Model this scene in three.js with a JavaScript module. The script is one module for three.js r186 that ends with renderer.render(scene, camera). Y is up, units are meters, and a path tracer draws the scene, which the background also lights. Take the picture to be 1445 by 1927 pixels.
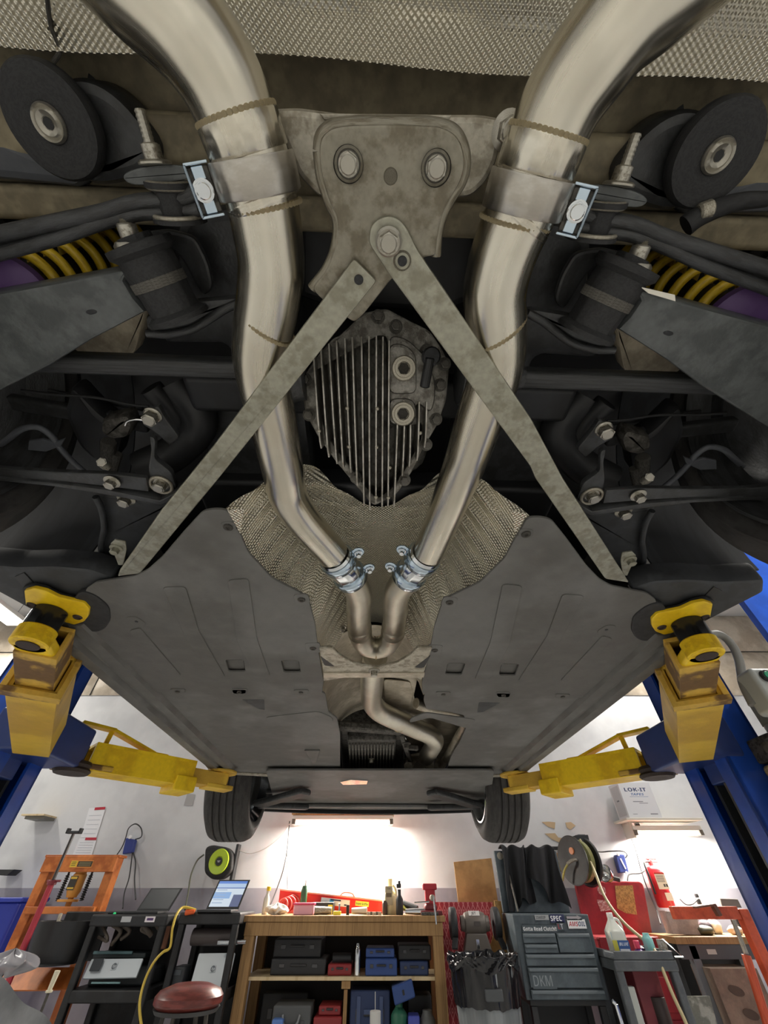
import * as THREE from 'three';
import { mergeGeometries, mergeVertices, toCreasedNormals } from 'three/addons/utils/BufferGeometryUtils.js';
import { RoundedBoxGeometry } from 'three/addons/geometries/RoundedBoxGeometry.js';
import { RectAreaLightUniformsLib } from 'three/addons/lights/RectAreaLightUniformsLib.js';

// ---------- camera, exposure, light levels ----------
const scene = new THREE.Scene();
scene.background = new THREE.Color(0x000000);
const CAM = 1.05, FPX = 724, PITCH = Math.PI / 4;
const camera = new THREE.PerspectiveCamera(2 * Math.atan(963.5 / FPX) * 180 / Math.PI, 1445 / 1927, 0.02, 60);
camera.position.set(0, CAM, 0);
camera.lookAt(0, CAM + Math.sin(PITCH), -Math.cos(PITCH));
const renderer = new THREE.WebGLRenderer({ antialias: true });
renderer.toneMapping = THREE.LinearToneMapping;
renderer.toneMappingExposure = 1.0;
renderer.shadowMap.enabled = true;
RectAreaLightUniformsLib.init();
const CEILING_NITS = 53, BENCH_NITS = 230;          // luminance of the ceiling panels and of the tubes over the benches
const CEILING_TINT = 0xfffaf0, BENCH_TINT = 0xfff6e8;
// ---------- helpers ----------
const V3 = (x, y, z) => new THREE.Vector3(x, y, z);
let seed = 7;
const rnd = () => { seed = (seed * 16807) % 2147483647; return seed / 2147483647; };
const jit = (a) => (rnd() * 2 - 1) * a;
const sp = Math.sin(PITCH), cp = Math.cos(PITCH);
// direction of the sight line through a point of the survey photograph, in the world
function sight(px, py) {
  const xn = (px - 722.5) / FPX, yn = (963.5 - py) / FPX;
  return V3(xn, sp + yn * cp, -(cp - yn * sp));
}
const WORLD = { inv: new THREE.Matrix4() };
// where it meets a level plane h metres above the eye / an upright plane d metres ahead, in a frame's own axes
const at = (px, py, h, F = CARF) => { const s = sight(px, py); return s.multiplyScalar(h / s.y).add(V3(0, CAM, 0)).applyMatrix4(F.inv); };
const ahead = (px, py, d, F = WORLD) => { const s = sight(px, py); return s.multiplyScalar(d / -s.z).add(V3(0, CAM, 0)).applyMatrix4(F.inv); };
const onPlane = (px, py, o, n, F) => {            // o, n in the frame's own axes
  const a = V3(0, CAM, 0).applyMatrix4(F.inv), b = sight(px, py).add(V3(0, CAM, 0)).applyMatrix4(F.inv).sub(a);
  return a.clone().addScaledVector(b, o.clone().sub(a).dot(n) / b.dot(n));
};
const used = {};
const numbered = (n) => { const k = used[n] = (used[n] ?? -1) + 1; return k ? n + '_' + String(k).padStart(3, '0') : n; };
function boxUV(g) {
  g = g.index ? g.toNonIndexed() : g;
  const p = g.attributes.position, n = p.count, uv = new Float32Array(n * 2), a = V3(), b = V3(), c = V3();
  for (let i = 0; i < n; i += 3) {
    a.fromBufferAttribute(p, i); b.fromBufferAttribute(p, i + 1); c.fromBufferAttribute(p, i + 2);
    const f = b.clone().sub(a).cross(c.clone().sub(a)), x = Math.abs(f.x), y = Math.abs(f.y), z = Math.abs(f.z);
    [a, b, c].forEach((q, k) => {
      const [u, v] = y >= x && y >= z ? [q.x, q.z] : x >= z ? [q.z, q.y] : [q.x, q.y];
      uv[(i + k) * 2] = u; uv[(i + k) * 2 + 1] = v;
    });
  }
  g.setAttribute('uv', new THREE.BufferAttribute(uv, 2));
  return g;
}
function merged(gs) {
  gs = (Array.isArray(gs) ? gs.flat(3) : [gs]).filter(Boolean).map((g) => {
    g = g.index ? g.toNonIndexed() : g;
    for (const k of Object.keys(g.attributes)) if (!['position', 'normal', 'uv'].includes(k)) g.deleteAttribute(k);
    if (!g.attributes.normal) g.computeVertexNormals();
    if (!g.attributes.uv) boxUV(g);
    return g;
  });
  return gs.length === 1 ? gs[0] : mergeGeometries(gs);
}
function part(parent, name, gs, material, label) {
  const m = new THREE.Mesh(merged(gs), material);
  m.name = name; m.castShadow = m.receiveShadow = true;
  if (label) m.userData.label = label;
  parent.add(m);
  return m;
}
function thing(name, label, category, pos = [0, 0, 0], group) {
  const o = new THREE.Group(); o.name = numbered(name); o.position.set(...pos); scene.add(o);
  o.userData = { label, category }; if (group) o.userData.group = group;
  return o;
}
function single(name, label, category, gs, material, group) {          // a thing that is one mesh, given in world axes, its origin at its base
  const g = merged(gs); g.computeBoundingBox();
  const b = g.boundingBox, c = V3((b.min.x + b.max.x) / 2, b.min.y, (b.min.z + b.max.z) / 2);
  g.translate(-c.x, -c.y, -c.z);
  const m = new THREE.Mesh(g, material); m.name = numbered(name); m.position.copy(c);
  m.castShadow = m.receiveShadow = true; m.userData = { label, category }; if (group) m.userData.group = group;
  scene.add(m); return m;
}
function structure(name, gs, material, parent = scene) {
  const m = part(parent, name, gs, material); if (parent === scene) m.userData.kind = 'structure'; return m;
}
const frameOf = (o) => { o.updateMatrixWorld(true); return { inv: o.matrixWorld.clone().invert() }; };
function mirror(g) {
  g = (g.index ? g.toNonIndexed() : g.clone()); g.scale(-1, 1, 1);
  for (const k of Object.keys(g.attributes)) {
    const a = g.attributes[k], s = a.itemSize, r = a.array;
    for (let i = 0; i < a.count; i += 3) for (let j = 0; j < s; j++) { const t = r[(i + 1) * s + j]; r[(i + 1) * s + j] = r[(i + 2) * s + j]; r[(i + 2) * s + j] = t; }
  }
  return g;
}
const crease = (g, a = 0.5) => { const n = toCreasedNormals(g.index ? g.toNonIndexed() : g, a); return n; };
function box(w, h, d, x = 0, y = 0, z = 0, r = 0.004) {             // centred in x and z, standing on y
  const m = Math.min(w, h, d);
  const g = r > 0 && m > 0.003 ? new RoundedBoxGeometry(w, h, d, 2, Math.min(r, m * 0.45)) : new THREE.BoxGeometry(w, h, d);
  g.translate(x, y + h / 2, z);
  return boxUV(g);
}
function place(g, p, yAxis, xHint) {                                    // sends +y to yAxis
  const y = yAxis.clone().normalize(); let x = xHint ? xHint.clone() : Math.abs(y.y) < 0.9 ? V3(0, 1, 0) : V3(1, 0, 0);
  x.addScaledVector(y, -x.dot(y)).normalize(); const z = x.clone().cross(y);
  return g.applyMatrix4(new THREE.Matrix4().makeBasis(x, y, z).setPosition(p));
}
const lathe = (prof, seg = 28) => crease(new THREE.LatheGeometry(prof.map(([r, y]) => new THREE.Vector2(Math.max(r, 1e-5), y)), seg), 0.7);
const cyl = (r, h, seg = 20, r2 = r) => { const b = Math.min(0.0025, r * 0.2, h * 0.2); return lathe([[0, 0], [r - b, 0], [r, b], [r2, h - b], [r2 - b, h], [0, h]], seg); };
const rod = (a, b, r, seg = 12, r2 = r) => place(cyl(r, a.distanceTo(b), seg, r2), a, b.clone().sub(a));
function bar(a, b, w, h, hint = V3(0, 1, 0), r = 0.003) {               // square bar from a to b: w across, h along hint
  const d = b.clone().sub(a), g = new RoundedBoxGeometry(h, d.length(), w, 2, Math.min(r, w * 0.45, h * 0.45)); g.translate(0, d.length() / 2, 0);
  return place(boxUV(g), a, d, hint);
}
function plateAt(pts, n, th, { bevel = 0.002, holes = [], round = 0 } = {}) {   // outline of points in a plane, thickness along n
  n = n.clone().normalize(); const o = pts[0].clone();
  const x = (Math.abs(n.x) < 0.9 ? V3(1, 0, 0) : V3(0, 0, 1)); x.addScaledVector(n, -x.dot(n)).normalize();
  const y = n.clone().cross(x);
  const flat = (ps) => ps.map((p) => { const q = p.clone().sub(o); return new THREE.Vector2(q.dot(x), q.dot(y)); });
  const smooth = (ps) => {
    if (!round) return ps;
    const out = []; const N = ps.length;
    for (let i = 0; i < N; i++) {
      const a = ps[(i + N - 1) % N], b = ps[i], c = ps[(i + 1) % N], ra = Math.min(round, a.distanceTo(b) * 0.49), rc = Math.min(round, c.distanceTo(b) * 0.49);
      const s = b.clone().lerp(a, ra / Math.max(1e-6, a.distanceTo(b))), e = b.clone().lerp(c, rc / Math.max(1e-6, c.distanceTo(b)));
      for (let t = 0; t <= 4; t++) { const k = t / 4; out.push(s.clone().multiplyScalar((1 - k) ** 2).addScaledVector(b, 2 * k * (1 - k)).addScaledVector(e, k * k)); }
    }
    return out;
  };
  const shape = new THREE.Shape(smooth(flat(pts))); for (const h of holes) shape.holes.push(new THREE.Path(smooth(flat(h))));
  const b = Math.min(bevel, th * 0.45);
  let g = new THREE.ExtrudeGeometry(shape, { depth: th - 2 * b, bevelEnabled: b > 0, bevelThickness: b, bevelSize: b, bevelOffset: -b, bevelSegments: 2, curveSegments: 6 });
  g = crease(g, 0.6);
  const pa = g.attributes.position, na = g.attributes.normal;               // the two faces stay flat up to their bevel
  for (let i = 0; i < pa.count; i += 3) { const z0 = pa.getZ(i); if (Math.abs(z0 - pa.getZ(i + 1)) < 1e-7 && Math.abs(z0 - pa.getZ(i + 2)) < 1e-7) for (let k = 0; k < 3; k++) na.setXYZ(i + k, 0, 0, z0 > th / 2 - b ? 1 : -1); }
  g.translate(0, 0, b); g.applyMatrix4(new THREE.Matrix4().makeBasis(x, y, n).setPosition(o));
  return boxUV(g);
}
const UP = V3(0, 1, 0);
const plate = (px, h, th, opt = {}, F = CARF) => plateAt(px.map(([a, b]) => at(a, b, h, F)), UP, th, { ...opt, holes: (opt.holes || []).map((q) => q.map(([a, b]) => at(a, b, h, F))) });
const upright = (px, d, th, opt = {}, F = WORLD) => plateAt(px.map(([a, b]) => ahead(a, b, d, F)), V3(0, 0, -1), th, opt);
// a tube through points; r a number or a function of 0..1
function tube(pts, r, { seg = 48, rs = 16, cap = true, closed = false, tension = 0.5 } = {}) {
  const c = new THREE.CatmullRomCurve3(pts, closed, 'centripetal', tension), R = typeof r === 'function' ? r : () => r;
  const N = seg, P = [], T = []; for (let i = 0; i <= N; i++) { P.push(c.getPointAt(Math.min(1, i / N))); T.push(c.getTangentAt(Math.min(1, i / N))); }
  let x = Math.abs(T[0].y) < 0.9 ? V3(0, 1, 0) : V3(1, 0, 0); x.addScaledVector(T[0], -x.dot(T[0])).normalize();
  const pos = [], nor = [], uv = [], idx = []; let len = 0;
  for (let i = 0; i <= N; i++) {
    x.addScaledVector(T[i], -x.dot(T[i])).normalize(); const y = T[i].clone().cross(x); if (i) len += P[i].distanceTo(P[i - 1]);
    const rr = R(i / N), slope = N ? (R(Math.min(1, i / N + 0.004)) - R(Math.max(0, i / N - 0.004))) / (0.008 * c.getLength()) : 0;
    for (let j = 0; j <= rs; j++) {
      const a = j / rs * Math.PI * 2, d = x.clone().multiplyScalar(Math.cos(a)).addScaledVector(y, Math.sin(a));
      const p = P[i].clone().addScaledVector(d, rr); d.addScaledVector(T[i], -slope).normalize();
      pos.push(p.x, p.y, p.z); nor.push(d.x, d.y, d.z); uv.push(j / rs * 6.283 * 0.04, len);
    }
  }
  for (let i = 0; i < N; i++) for (let j = 0; j < rs; j++) { const a = i * (rs + 1) + j, b = a + rs + 1; idx.push(a, a + 1, b, b, a + 1, b + 1); }
  if (cap && !closed) for (const e of [0, N]) {
    const k = pos.length / 3, s = e ? 1 : -1; pos.push(P[e].x, P[e].y, P[e].z); nor.push(T[e].x * s, T[e].y * s, T[e].z * s); uv.push(0, 0);
    for (let j = 0; j <= rs; j++) { const q = (e * (rs + 1) + j) * 3; pos.push(pos[q], pos[q + 1], pos[q + 2]); nor.push(T[e].x * s, T[e].y * s, T[e].z * s); uv.push(pos[q], pos[q + 1]); }
    for (let j = 0; j < rs; j++) e ? idx.push(k, k + 1 + j, k + 2 + j) : idx.push(k, k + 2 + j, k + 1 + j);
  }
  const g = new THREE.BufferGeometry(); g.setAttribute('position', new THREE.Float32BufferAttribute(pos, 3)); g.setAttribute('normal', new THREE.Float32BufferAttribute(nor, 3));
  g.setAttribute('uv', new THREE.Float32BufferAttribute(uv, 2)); g.setIndex(idx); return g.toNonIndexed();
}
// a surface f(u, v) -> point, u v in 0..1, given a thickness by a second skin
function sheet(f, nu, nv, th = 0.0015, uvf) {
  const pos = [], uv = [], idx = [];
  for (let j = 0; j <= nv; j++) for (let i = 0; i <= nu; i++) { const p = f(i / nu, j / nv); pos.push(p.x, p.y, p.z); const q = uvf ? uvf(p, i / nu, j / nv) : [p.x, p.z]; uv.push(q[0], q[1]); }
  const W = nu + 1; for (let j = 0; j < nv; j++) for (let i = 0; i < nu; i++) { const a = j * W + i; idx.push(a, a + 1, a + W, a + W, a + 1, a + W + 1); }
  const g = new THREE.BufferGeometry(); g.setAttribute('position', new THREE.Float32BufferAttribute(pos, 3)); g.setAttribute('uv', new THREE.Float32BufferAttribute(uv, 2)); g.setIndex(idx); g.computeVertexNormals();
  if (!th) return g.toNonIndexed();
  const h = g.clone(), n = g.attributes.normal, p = h.attributes.position; for (let i = 0; i < p.count; i++) p.setXYZ(i, p.getX(i) + n.getX(i) * th, p.getY(i) + n.getY(i) * th, p.getZ(i) + n.getZ(i) * th);
  const rim = [], q = []; for (let i = 0; i < nu; i++) rim.push([i, i + 1]), rim.push([nv * W + i + 1, nv * W + i]); for (let j = 0; j < nv; j++) rim.push([(j + 1) * W, j * W]), rim.push([j * W + nu, (j + 1) * W + nu]);
  const A = g.attributes.position.array, B = p.array; for (const [i, k] of rim) for (const [S, m] of [[A, i], [B, i], [A, k], [A, k], [B, i], [B, k]]) q.push(S[m * 3], S[m * 3 + 1], S[m * 3 + 2]);
  const e = new THREE.BufferGeometry(); e.setAttribute('position', new THREE.Float32BufferAttribute(q, 3)); e.computeVertexNormals();
  return mergeGeometries([g.toNonIndexed(), h.toNonIndexed(), boxUV(e)]);
}
// hexagon head with flange at p, pointing along n
function bolt(p, n, r, { h = r * 1.1, flange = 1.5, fh = r * 0.35, stud = 0, sr = r * 0.55 } = {}) {
  const gs = [];
  if (flange) gs.push(lathe([[0, 0], [r * flange, 0], [r * flange, fh * 0.5], [r * flange * 0.85, fh], [0, fh]], 24));
  const hex = new THREE.CylinderGeometry(r * 0.98, r, h, 6); hex.translate(0, fh + h / 2, 0); gs.push(boxUV(hex.toNonIndexed()));
  gs.push(lathe([[r * 0.82, fh + h], [r * 0.7, fh + h + r * 0.12], [0, fh + h + r * 0.12]], 18));
  if (stud) { const s = lathe(Array.from({ length: 15 }, (_, i) => [i === 0 ? sr : i === 14 ? sr * 0.8 : sr * (i % 2 ? 1 : 0.88), fh + h + stud * i / 14]).concat([[0, fh + h + stud]]), 14); gs.push(s); }
  return gs.map((g) => place(merged(g), p, n));
}
const ring = (p, n, R, r, seg = 28, rs = 10) => { const g = new THREE.TorusGeometry(R, r, rs, seg); g.rotateX(Math.PI / 2); return place(g.toNonIndexed(), p, n); };
const disc = (p, n, r, h, seg = 28) => place(cyl(r, h, seg), p, n);
const spline = (pts) => new THREE.CatmullRomCurve3(pts, false, 'centripetal');
// ---------- procedural textures and materials ----------
function lattice(P, s) { const a = new Float32Array(P * P); let q = s * 7919 + 13; for (let i = 0; i < a.length; i++) { q = (q * 16807) % 2147483647; a[i] = q / 2147483647; } return a; }
function noise(N, P, oct, s, gain = 0.5, stretch = 1) {               // tiling value noise, 0..1
  const out = new Float32Array(N * N); let amp = 1, tot = 0;
  for (let o = 0; o < oct; o++) {
    const px = P << o, py = Math.max(1, Math.round((P << o) / stretch)), L = lattice(Math.max(px, py), s + o * 31), M = Math.max(px, py);
    for (let y = 0; y < N; y++) {
      const fy = y / N * py, y0 = fy | 0, ty = fy - y0, sy = ty * ty * (3 - 2 * ty), r0 = (y0 % py) * M, r1 = ((y0 + 1) % py) * M;
      for (let x = 0; x < N; x++) {
        const fx = x / N * px, x0 = fx | 0, tx = fx - x0, sx = tx * tx * (3 - 2 * tx), a = x0 % px, b = (x0 + 1) % px;
        out[y * N + x] += amp * ((L[r0 + a] * (1 - sx) + L[r0 + b] * sx) * (1 - sy) + (L[r1 + a] * (1 - sx) + L[r1 + b] * sx) * sy);
      }
    }
    tot += amp; amp *= gain;
  }
  for (let i = 0; i < out.length; i++) out[i] /= tot;
  return out;
}
function dataTex(N, f, metres, srgb = false) {
  const d = new Uint8Array(N * N * 4);
  for (let i = 0; i < N * N; i++) { const c = f(i, i % N, (i / N) | 0); for (let k = 0; k < 3; k++) d[i * 4 + k] = Math.max(0, Math.min(255, Math.round((Array.isArray(c) ? c[k] : c) * 255))); d[i * 4 + 3] = 255; }
  const t = new THREE.DataTexture(d, N, N); t.wrapS = t.wrapT = THREE.RepeatWrapping; t.magFilter = THREE.LinearFilter; t.minFilter = THREE.LinearMipmapLinearFilter; t.generateMipmaps = true;
  const [mx, my] = Array.isArray(metres) ? metres : [metres, metres]; t.repeat.set(1 / mx, 1 / my); if (srgb) t.colorSpace = THREE.SRGBColorSpace; t.needsUpdate = true; return t;
}
const sm = (a, b, x) => { const t = Math.max(0, Math.min(1, (x - a) / (b - a))); return t * t * (3 - 2 * t); };
const mix3 = (a, b, t) => a.map((v, i) => v + (b[i] - v) * t);
const nA = noise(512, 4, 6, 3), nB = noise(512, 8, 6, 11, 0.6), nC = noise(512, 32, 3, 23), nLong = noise(512, 128, 3, 5, 0.6, 32), nWide = noise(512, 6, 5, 41, 0.55, 5);
const S = (hex) => { const c = new THREE.Color(hex); return [c.r, c.g, c.b].map((v) => v <= 0.0031308 ? v * 12.92 : 1.055 * v ** (1 / 2.4) - 0.055); };
// two colours mottled by noise: patches of b on a
const mottle = (a, b, lo, hi, metres, n = nA, fine = 0.06) => dataTex(512, (i) => mix3(S(a), S(b), sm(lo, hi, n[i])).map((v) => v * (1 + fine * (nC[i] - 0.5) * 2)), metres, true);
const bumpFine = dataTex(512, (i) => 0.5 * nB[i] + 0.5 * nC[i], 0.12);
const bumpSand = dataTex(512, (i) => nC[i], 0.03);
const roughVar = (lo, hi, metres = 0.3) => dataTex(512, (i) => lo + (hi - lo) * sm(0.3, 0.7, nB[i]), metres);
const mat = (o) => { const m = new (o.clearcoat || o.sheen || o.transmission || o.anisotropy ? THREE.MeshPhysicalMaterial : THREE.MeshStandardMaterial)({ side: THREE.DoubleSide, ...o }); return m; };
const brushed = dataTex(512, (i) => 0.17 + 0.06 * nLong[i] + 0.1 * nA[i], [0.12, 0.5]);
const dimple = dataTex(256, (i, x, y) => { const a = Math.sin(x / 256 * Math.PI * 16), b = Math.sin(y / 256 * Math.PI * 16); return 0.5 + 0.5 * a * b; }, 0.06);
const M = {
  fin: mat({ map: mottle(0xb4b0a8, 0x8f8a80, 0.4, 0.7, 0.09, nB, 0.08), roughness: 0.42, metalness: 0.8 }),
  stainless: mat({ map: mottle(0xdcd7ca, 0xcdc6b6, 0.4, 0.7, 0.5, nA, 0.01), roughnessMap: brushed, roughness: 1, metalness: 1 }),
  stainlessDull: mat({ map: mottle(0xdcd7ca, 0xcbc4b4, 0.4, 0.7, 0.4, nA, 0.02), roughness: 0.4, metalness: 1 }),
  sleeve: mat({ map: mottle(0xc4c0b8, 0xb6b0a6, 0.4, 0.7, 0.3, nA, 0.02), roughness: 0.36, metalness: 1 }),
  polished: mat({ color: 0xd9dde0, roughness: 0.14, metalness: 1 }),
  bluezinc: mat({ color: 0xc4d4e2, roughness: 0.2, metalness: 1 }),
  weld: mat({ map: mottle(0xf5edd0, 0xd9c498, 0.4, 0.65, 0.02), roughness: 0.34, metalness: 0.9, bumpMap: bumpSand, bumpScale: 0.0015 }),
  shield: mat({ color: 0xe2dccb, roughness: 0.3, metalness: 1, bumpMap: dimple, bumpScale: 0.004 }),
  shieldPlain: mat({ map: mottle(0xc6beae, 0xa89f8e, 0.4, 0.7, 0.2), roughness: 0.45, metalness: 0.85 }),
  zinc: mat({ map: mottle(0xa5a394, 0x8f8c7c, 0.42, 0.68, 0.16, nB, 0.07), roughness: 0.45, metalness: 0.7, bumpMap: bumpFine, bumpScale: 0.0004 }),
  zincPlate: mat({ map: mottle(0x8f8a7c, 0x746d5e, 0.4, 0.7, 0.14, nB, 0.06), roughness: 0.46, metalness: 0.75, bumpMap: bumpFine, bumpScale: 0.0005 }),
  cast: mat({ map: mottle(0x8a8780, 0x5f5b54, 0.4, 0.7, 0.09, nB, 0.1), roughness: 0.5, metalness: 0.7, bumpMap: bumpSand, bumpScale: 0.0004 }),
  castDark: mat({ map: mottle(0x5d5a55, 0x3a3733, 0.4, 0.7, 0.09, nB, 0.1), roughness: 0.55, metalness: 0.5, bumpMap: bumpSand, bumpScale: 0.0004 }),
  castLight: mat({ map: mottle(0xb6b0a2, 0x8c8576, 0.4, 0.7, 0.12, nB, 0.08), roughness: 0.5, metalness: 0.7 }),
  steel: mat({ map: mottle(0xb9b5aa, 0x857f73, 0.45, 0.7, 0.03, nB), roughness: 0.38, metalness: 0.85 }),
  panel: mat({ map: mottle(0x6b6a67, 0x595753, 0.42, 0.66, 0.9, nA, 0.07), roughness: 0.62, bumpMap: bumpFine, bumpScale: 0.0005 }),
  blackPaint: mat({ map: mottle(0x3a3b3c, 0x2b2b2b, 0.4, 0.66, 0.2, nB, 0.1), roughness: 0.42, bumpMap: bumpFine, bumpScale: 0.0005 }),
  armPaint: mat({ map: mottle(0x5a5d5d, 0x484b4b, 0.4, 0.66, 0.25, nB, 0.08), roughness: 0.45, bumpMap: bumpFine, bumpScale: 0.0005 }),
  blackPlastic: mat({ map: mottle(0x26272a, 0x1c1c1d, 0.4, 0.66, 0.3), roughness: 0.5 }),
  liner: mat({ map: mottle(0x333538, 0x27282a, 0.4, 0.66, 0.3, nB), roughness: 0.6 }),
  rubber: mat({ map: mottle(0x2b2b2c, 0x202021, 0.4, 0.66, 0.1, nB), roughness: 0.72 }),
  tyre: mat({ map: mottle(0x3a3836, 0x2d2b2a, 0.4, 0.66, 0.15, nB), roughness: 0.75 }),
  rearPan: mat({ map: mottle(0x93886f, 0x7b715c, 0.38, 0.66, 0.3, nB, 0.1), roughness: 0.7 }),
  rail: mat({ map: mottle(0x62656a, 0x505257, 0.4, 0.66, 0.3), roughness: 0.55 }),
  springYellow: mat({ map: mottle(0xd9b62c, 0xb8951f, 0.5, 0.75, 0.1, nB), roughness: 0.38 }),
  purple: mat({ color: 0x5b3f72, roughness: 0.5 }),
  beige: mat({ map: mottle(0xb4a994, 0x988d7a, 0.4, 0.7, 0.1), roughness: 0.65 }),
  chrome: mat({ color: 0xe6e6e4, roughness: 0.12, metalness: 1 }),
  liftBlue: mat({ map: mottle(0x1f4fb4, 0x1a459f, 0.4, 0.7, 0.6, nA, 0.03), roughness: 0.28, clearcoat: 0.4, clearcoatRoughness: 0.15 }),
  liftNavy: mat({ map: mottle(0x2a3f7a, 0x23346a, 0.4, 0.7, 0.5, nA, 0.04), roughness: 0.35 }),
  liftYellow: mat({ map: mottle(0xf2cb1a, 0xdcb010, 0.45, 0.75, 0.3, nA, 0.04), roughness: 0.42 }),
  liftWorn: mat({ map: mottle(0xe2bb42, 0xcba23a, 0.42, 0.62, 0.7, nA, 0.03), roughness: 0.5, bumpMap: bumpFine, bumpScale: 0.0008 }),
  liftGrease: mat({ map: mottle(0xcfa744, 0x6e5028, 0.44, 0.6, 0.26, nA, 0.08), roughness: 0.6 }),
  grease: mat({ map: mottle(0x3c2c22, 0x241a15, 0.4, 0.66, 0.1, nB), roughness: 0.65 }),
  wall: mat({ map: mottle(0xd3d4d6, 0xc6c7ca, 0.45, 0.7, 1.8, nA, 0.012), roughness: 0.55 }),
  wallGrey: mat({ map: mottle(0x9a98a2, 0x8d8b95, 0.45, 0.7, 1.2, nA, 0.02), roughness: 0.5 }),
  floor: mat({ map: mottle(0xdedfde, 0xcdcecd, 0.4, 0.7, 2.2, nA, 0.05), roughness: 0.4 }),
  insulation: mat({ map: mottle(0xcfc4b4, 0xb5a896, 0.42, 0.7, 0.7, nA, 0.03), roughness: 0.5 }),
  wood: mat({ map: dataTex(512, (i) => mix3(S(0xa68254), S(0x664a2c), sm(0.35, 0.75, 0.6 * nWide[i] + 0.4 * nLong[i])), [0.25, 0.8], true), roughness: 0.65 }),
  woodLight: mat({ map: dataTex(512, (i) => mix3(S(0xd6c19a), S(0xb6996c), sm(0.35, 0.75, nWide[i])), [0.25, 0.8], true), roughness: 0.6 }),
  card: mat({ map: mottle(0xb9925f, 0xa58052, 0.4, 0.7, 0.4, nA, 0.03), roughness: 0.8 }),
};
const plain = {};
const col = (hex, roughness = 0.5, metalness = 0) => plain[hex + '|' + roughness + '|' + metalness] ??= mat({ color: hex, roughness, metalness });
function print(w, h, draw) {                                              // flat print on a label, h and w in pixels
  const c = document.createElement('canvas'); c.width = w; c.height = h; draw(c.getContext('2d'), w, h);
  const t = new THREE.CanvasTexture(c); t.colorSpace = THREE.SRGBColorSpace; return mat({ map: t, roughness: 0.5 });
}
function label(w, h, p, n, up, th = 0.0015) {                            // thin card with its print on the face that looks along n
  const f = new THREE.PlaneGeometry(w, h); f.translate(0, 0, th);
  n = n.clone().normalize(); const y = up.clone().addScaledVector(n, -up.dot(n)).normalize(), x = y.clone().cross(n);
  const b = new THREE.BoxGeometry(w, h, th * 0.96); b.translate(0, 0, th * 0.48); const uv = b.attributes.uv; for (let i = 0; i < uv.count; i++) uv.setXY(i, 0.01, 0.01);
  return mergeGeometries([f, b].map((g) => g.toNonIndexed().applyMatrix4(new THREE.Matrix4().makeBasis(x, y, n).setPosition(p))));
}
// ---------- the shop: floor, walls, roof lining, lamps ----------
const X0 = -6.6, X1 = 6.2, Z0 = -5.85, Z1 = 6.4, CEIL = 4.4, T = 0.15;
const slab = (x0, x1, y0, y1, z0, z1) => boxUV(new THREE.BoxGeometry(x1 - x0, y1 - y0, z1 - z0).translate((x0 + x1) / 2, (y0 + y1) / 2, (z0 + z1) / 2));
structure('floor', slab(X0 - T, X1 + T, -T, 0, Z0 - T, Z1 + T), M.floor);
structure('ceiling', slab(X0 - T, X1 + T, CEIL, CEIL + T, Z0 - T, Z1 + T), M.wall);
const wallBack = structure('wall_back', slab(X0 - T, X1 + T, 0, CEIL, Z0 - T, Z0), M.wall);
structure('wall_left', slab(X0 - T, X0, 0, CEIL, Z0, Z1), M.wall);
structure('wall_right', slab(X1, X1 + T, 0, CEIL, Z0, Z1), M.wall);
structure('wall_front', slab(X0 - T, X1 + T, 0, CEIL, Z1, Z1 + T), M.wall);
structure('trim_1', slab(X0, X1, 0, 1.117, Z0, Z0 + 0.006), M.wallGrey);
// quilted roof insulation on the upper wall, held by dark straps
{
  const y0 = 3.12, rows = 2, cols = 11, w = (X1 - X0) / cols, h = (CEIL - y0) / rows;
  for (let r = 0; r < rows; r++) for (let c = 0; c < cols; c++) {
    const a = rnd() * 6, k = 0.07 + rnd() * 0.05;
    const g = sheet((u, v) => V3(X0 + (c + u) * w, y0 + (r + v) * h, Z0 + 0.012 + k * Math.pow(Math.sin(Math.PI * u) * Math.sin(Math.PI * v), 0.6) + 0.012 * Math.sin(u * 9 + a) * Math.sin(v * 7 + a) * Math.sin(Math.PI * v) * Math.sin(Math.PI * u)), 18, 12, 0, (p) => [p.x, p.y]);
    part(wallBack, 'insulation_batt', g, M.insulation, 'plump cream insulation batt');
  }
  for (let r = 1; r < rows; r++) part(wallBack, 'strap', tube(Array.from({ length: 24 }, (_, i) => V3(X0 + (X1 - X0) * i / 23, y0 + r * h + jit(0.02), Z0 + 0.02)), 0.008, { seg: 90, rs: 6 }), M.blackPlastic);
  for (let c = 1; c < cols; c++) part(wallBack, 'strap', tube([V3(X0 + c * w, y0, Z0 + 0.02), V3(X0 + c * w + jit(0.1), y0 + h, Z0 + 0.02), V3(X0 + c * w + jit(0.1), CEIL, Z0 + 0.02)], 0.007, { seg: 20, rs: 6 }), M.blackPlastic);
}
function areaLight(parent, w, h, nits, tint, p, target) {
  const l = new THREE.RectAreaLight(tint, nits, w, h); l.position.copy(p); parent.add(l); l.lookAt(target); return l;
}
const glow = (tint, k) => mat({ color: 0xffffff, emissive: tint, emissiveIntensity: k, roughness: 0.6 });
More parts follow.
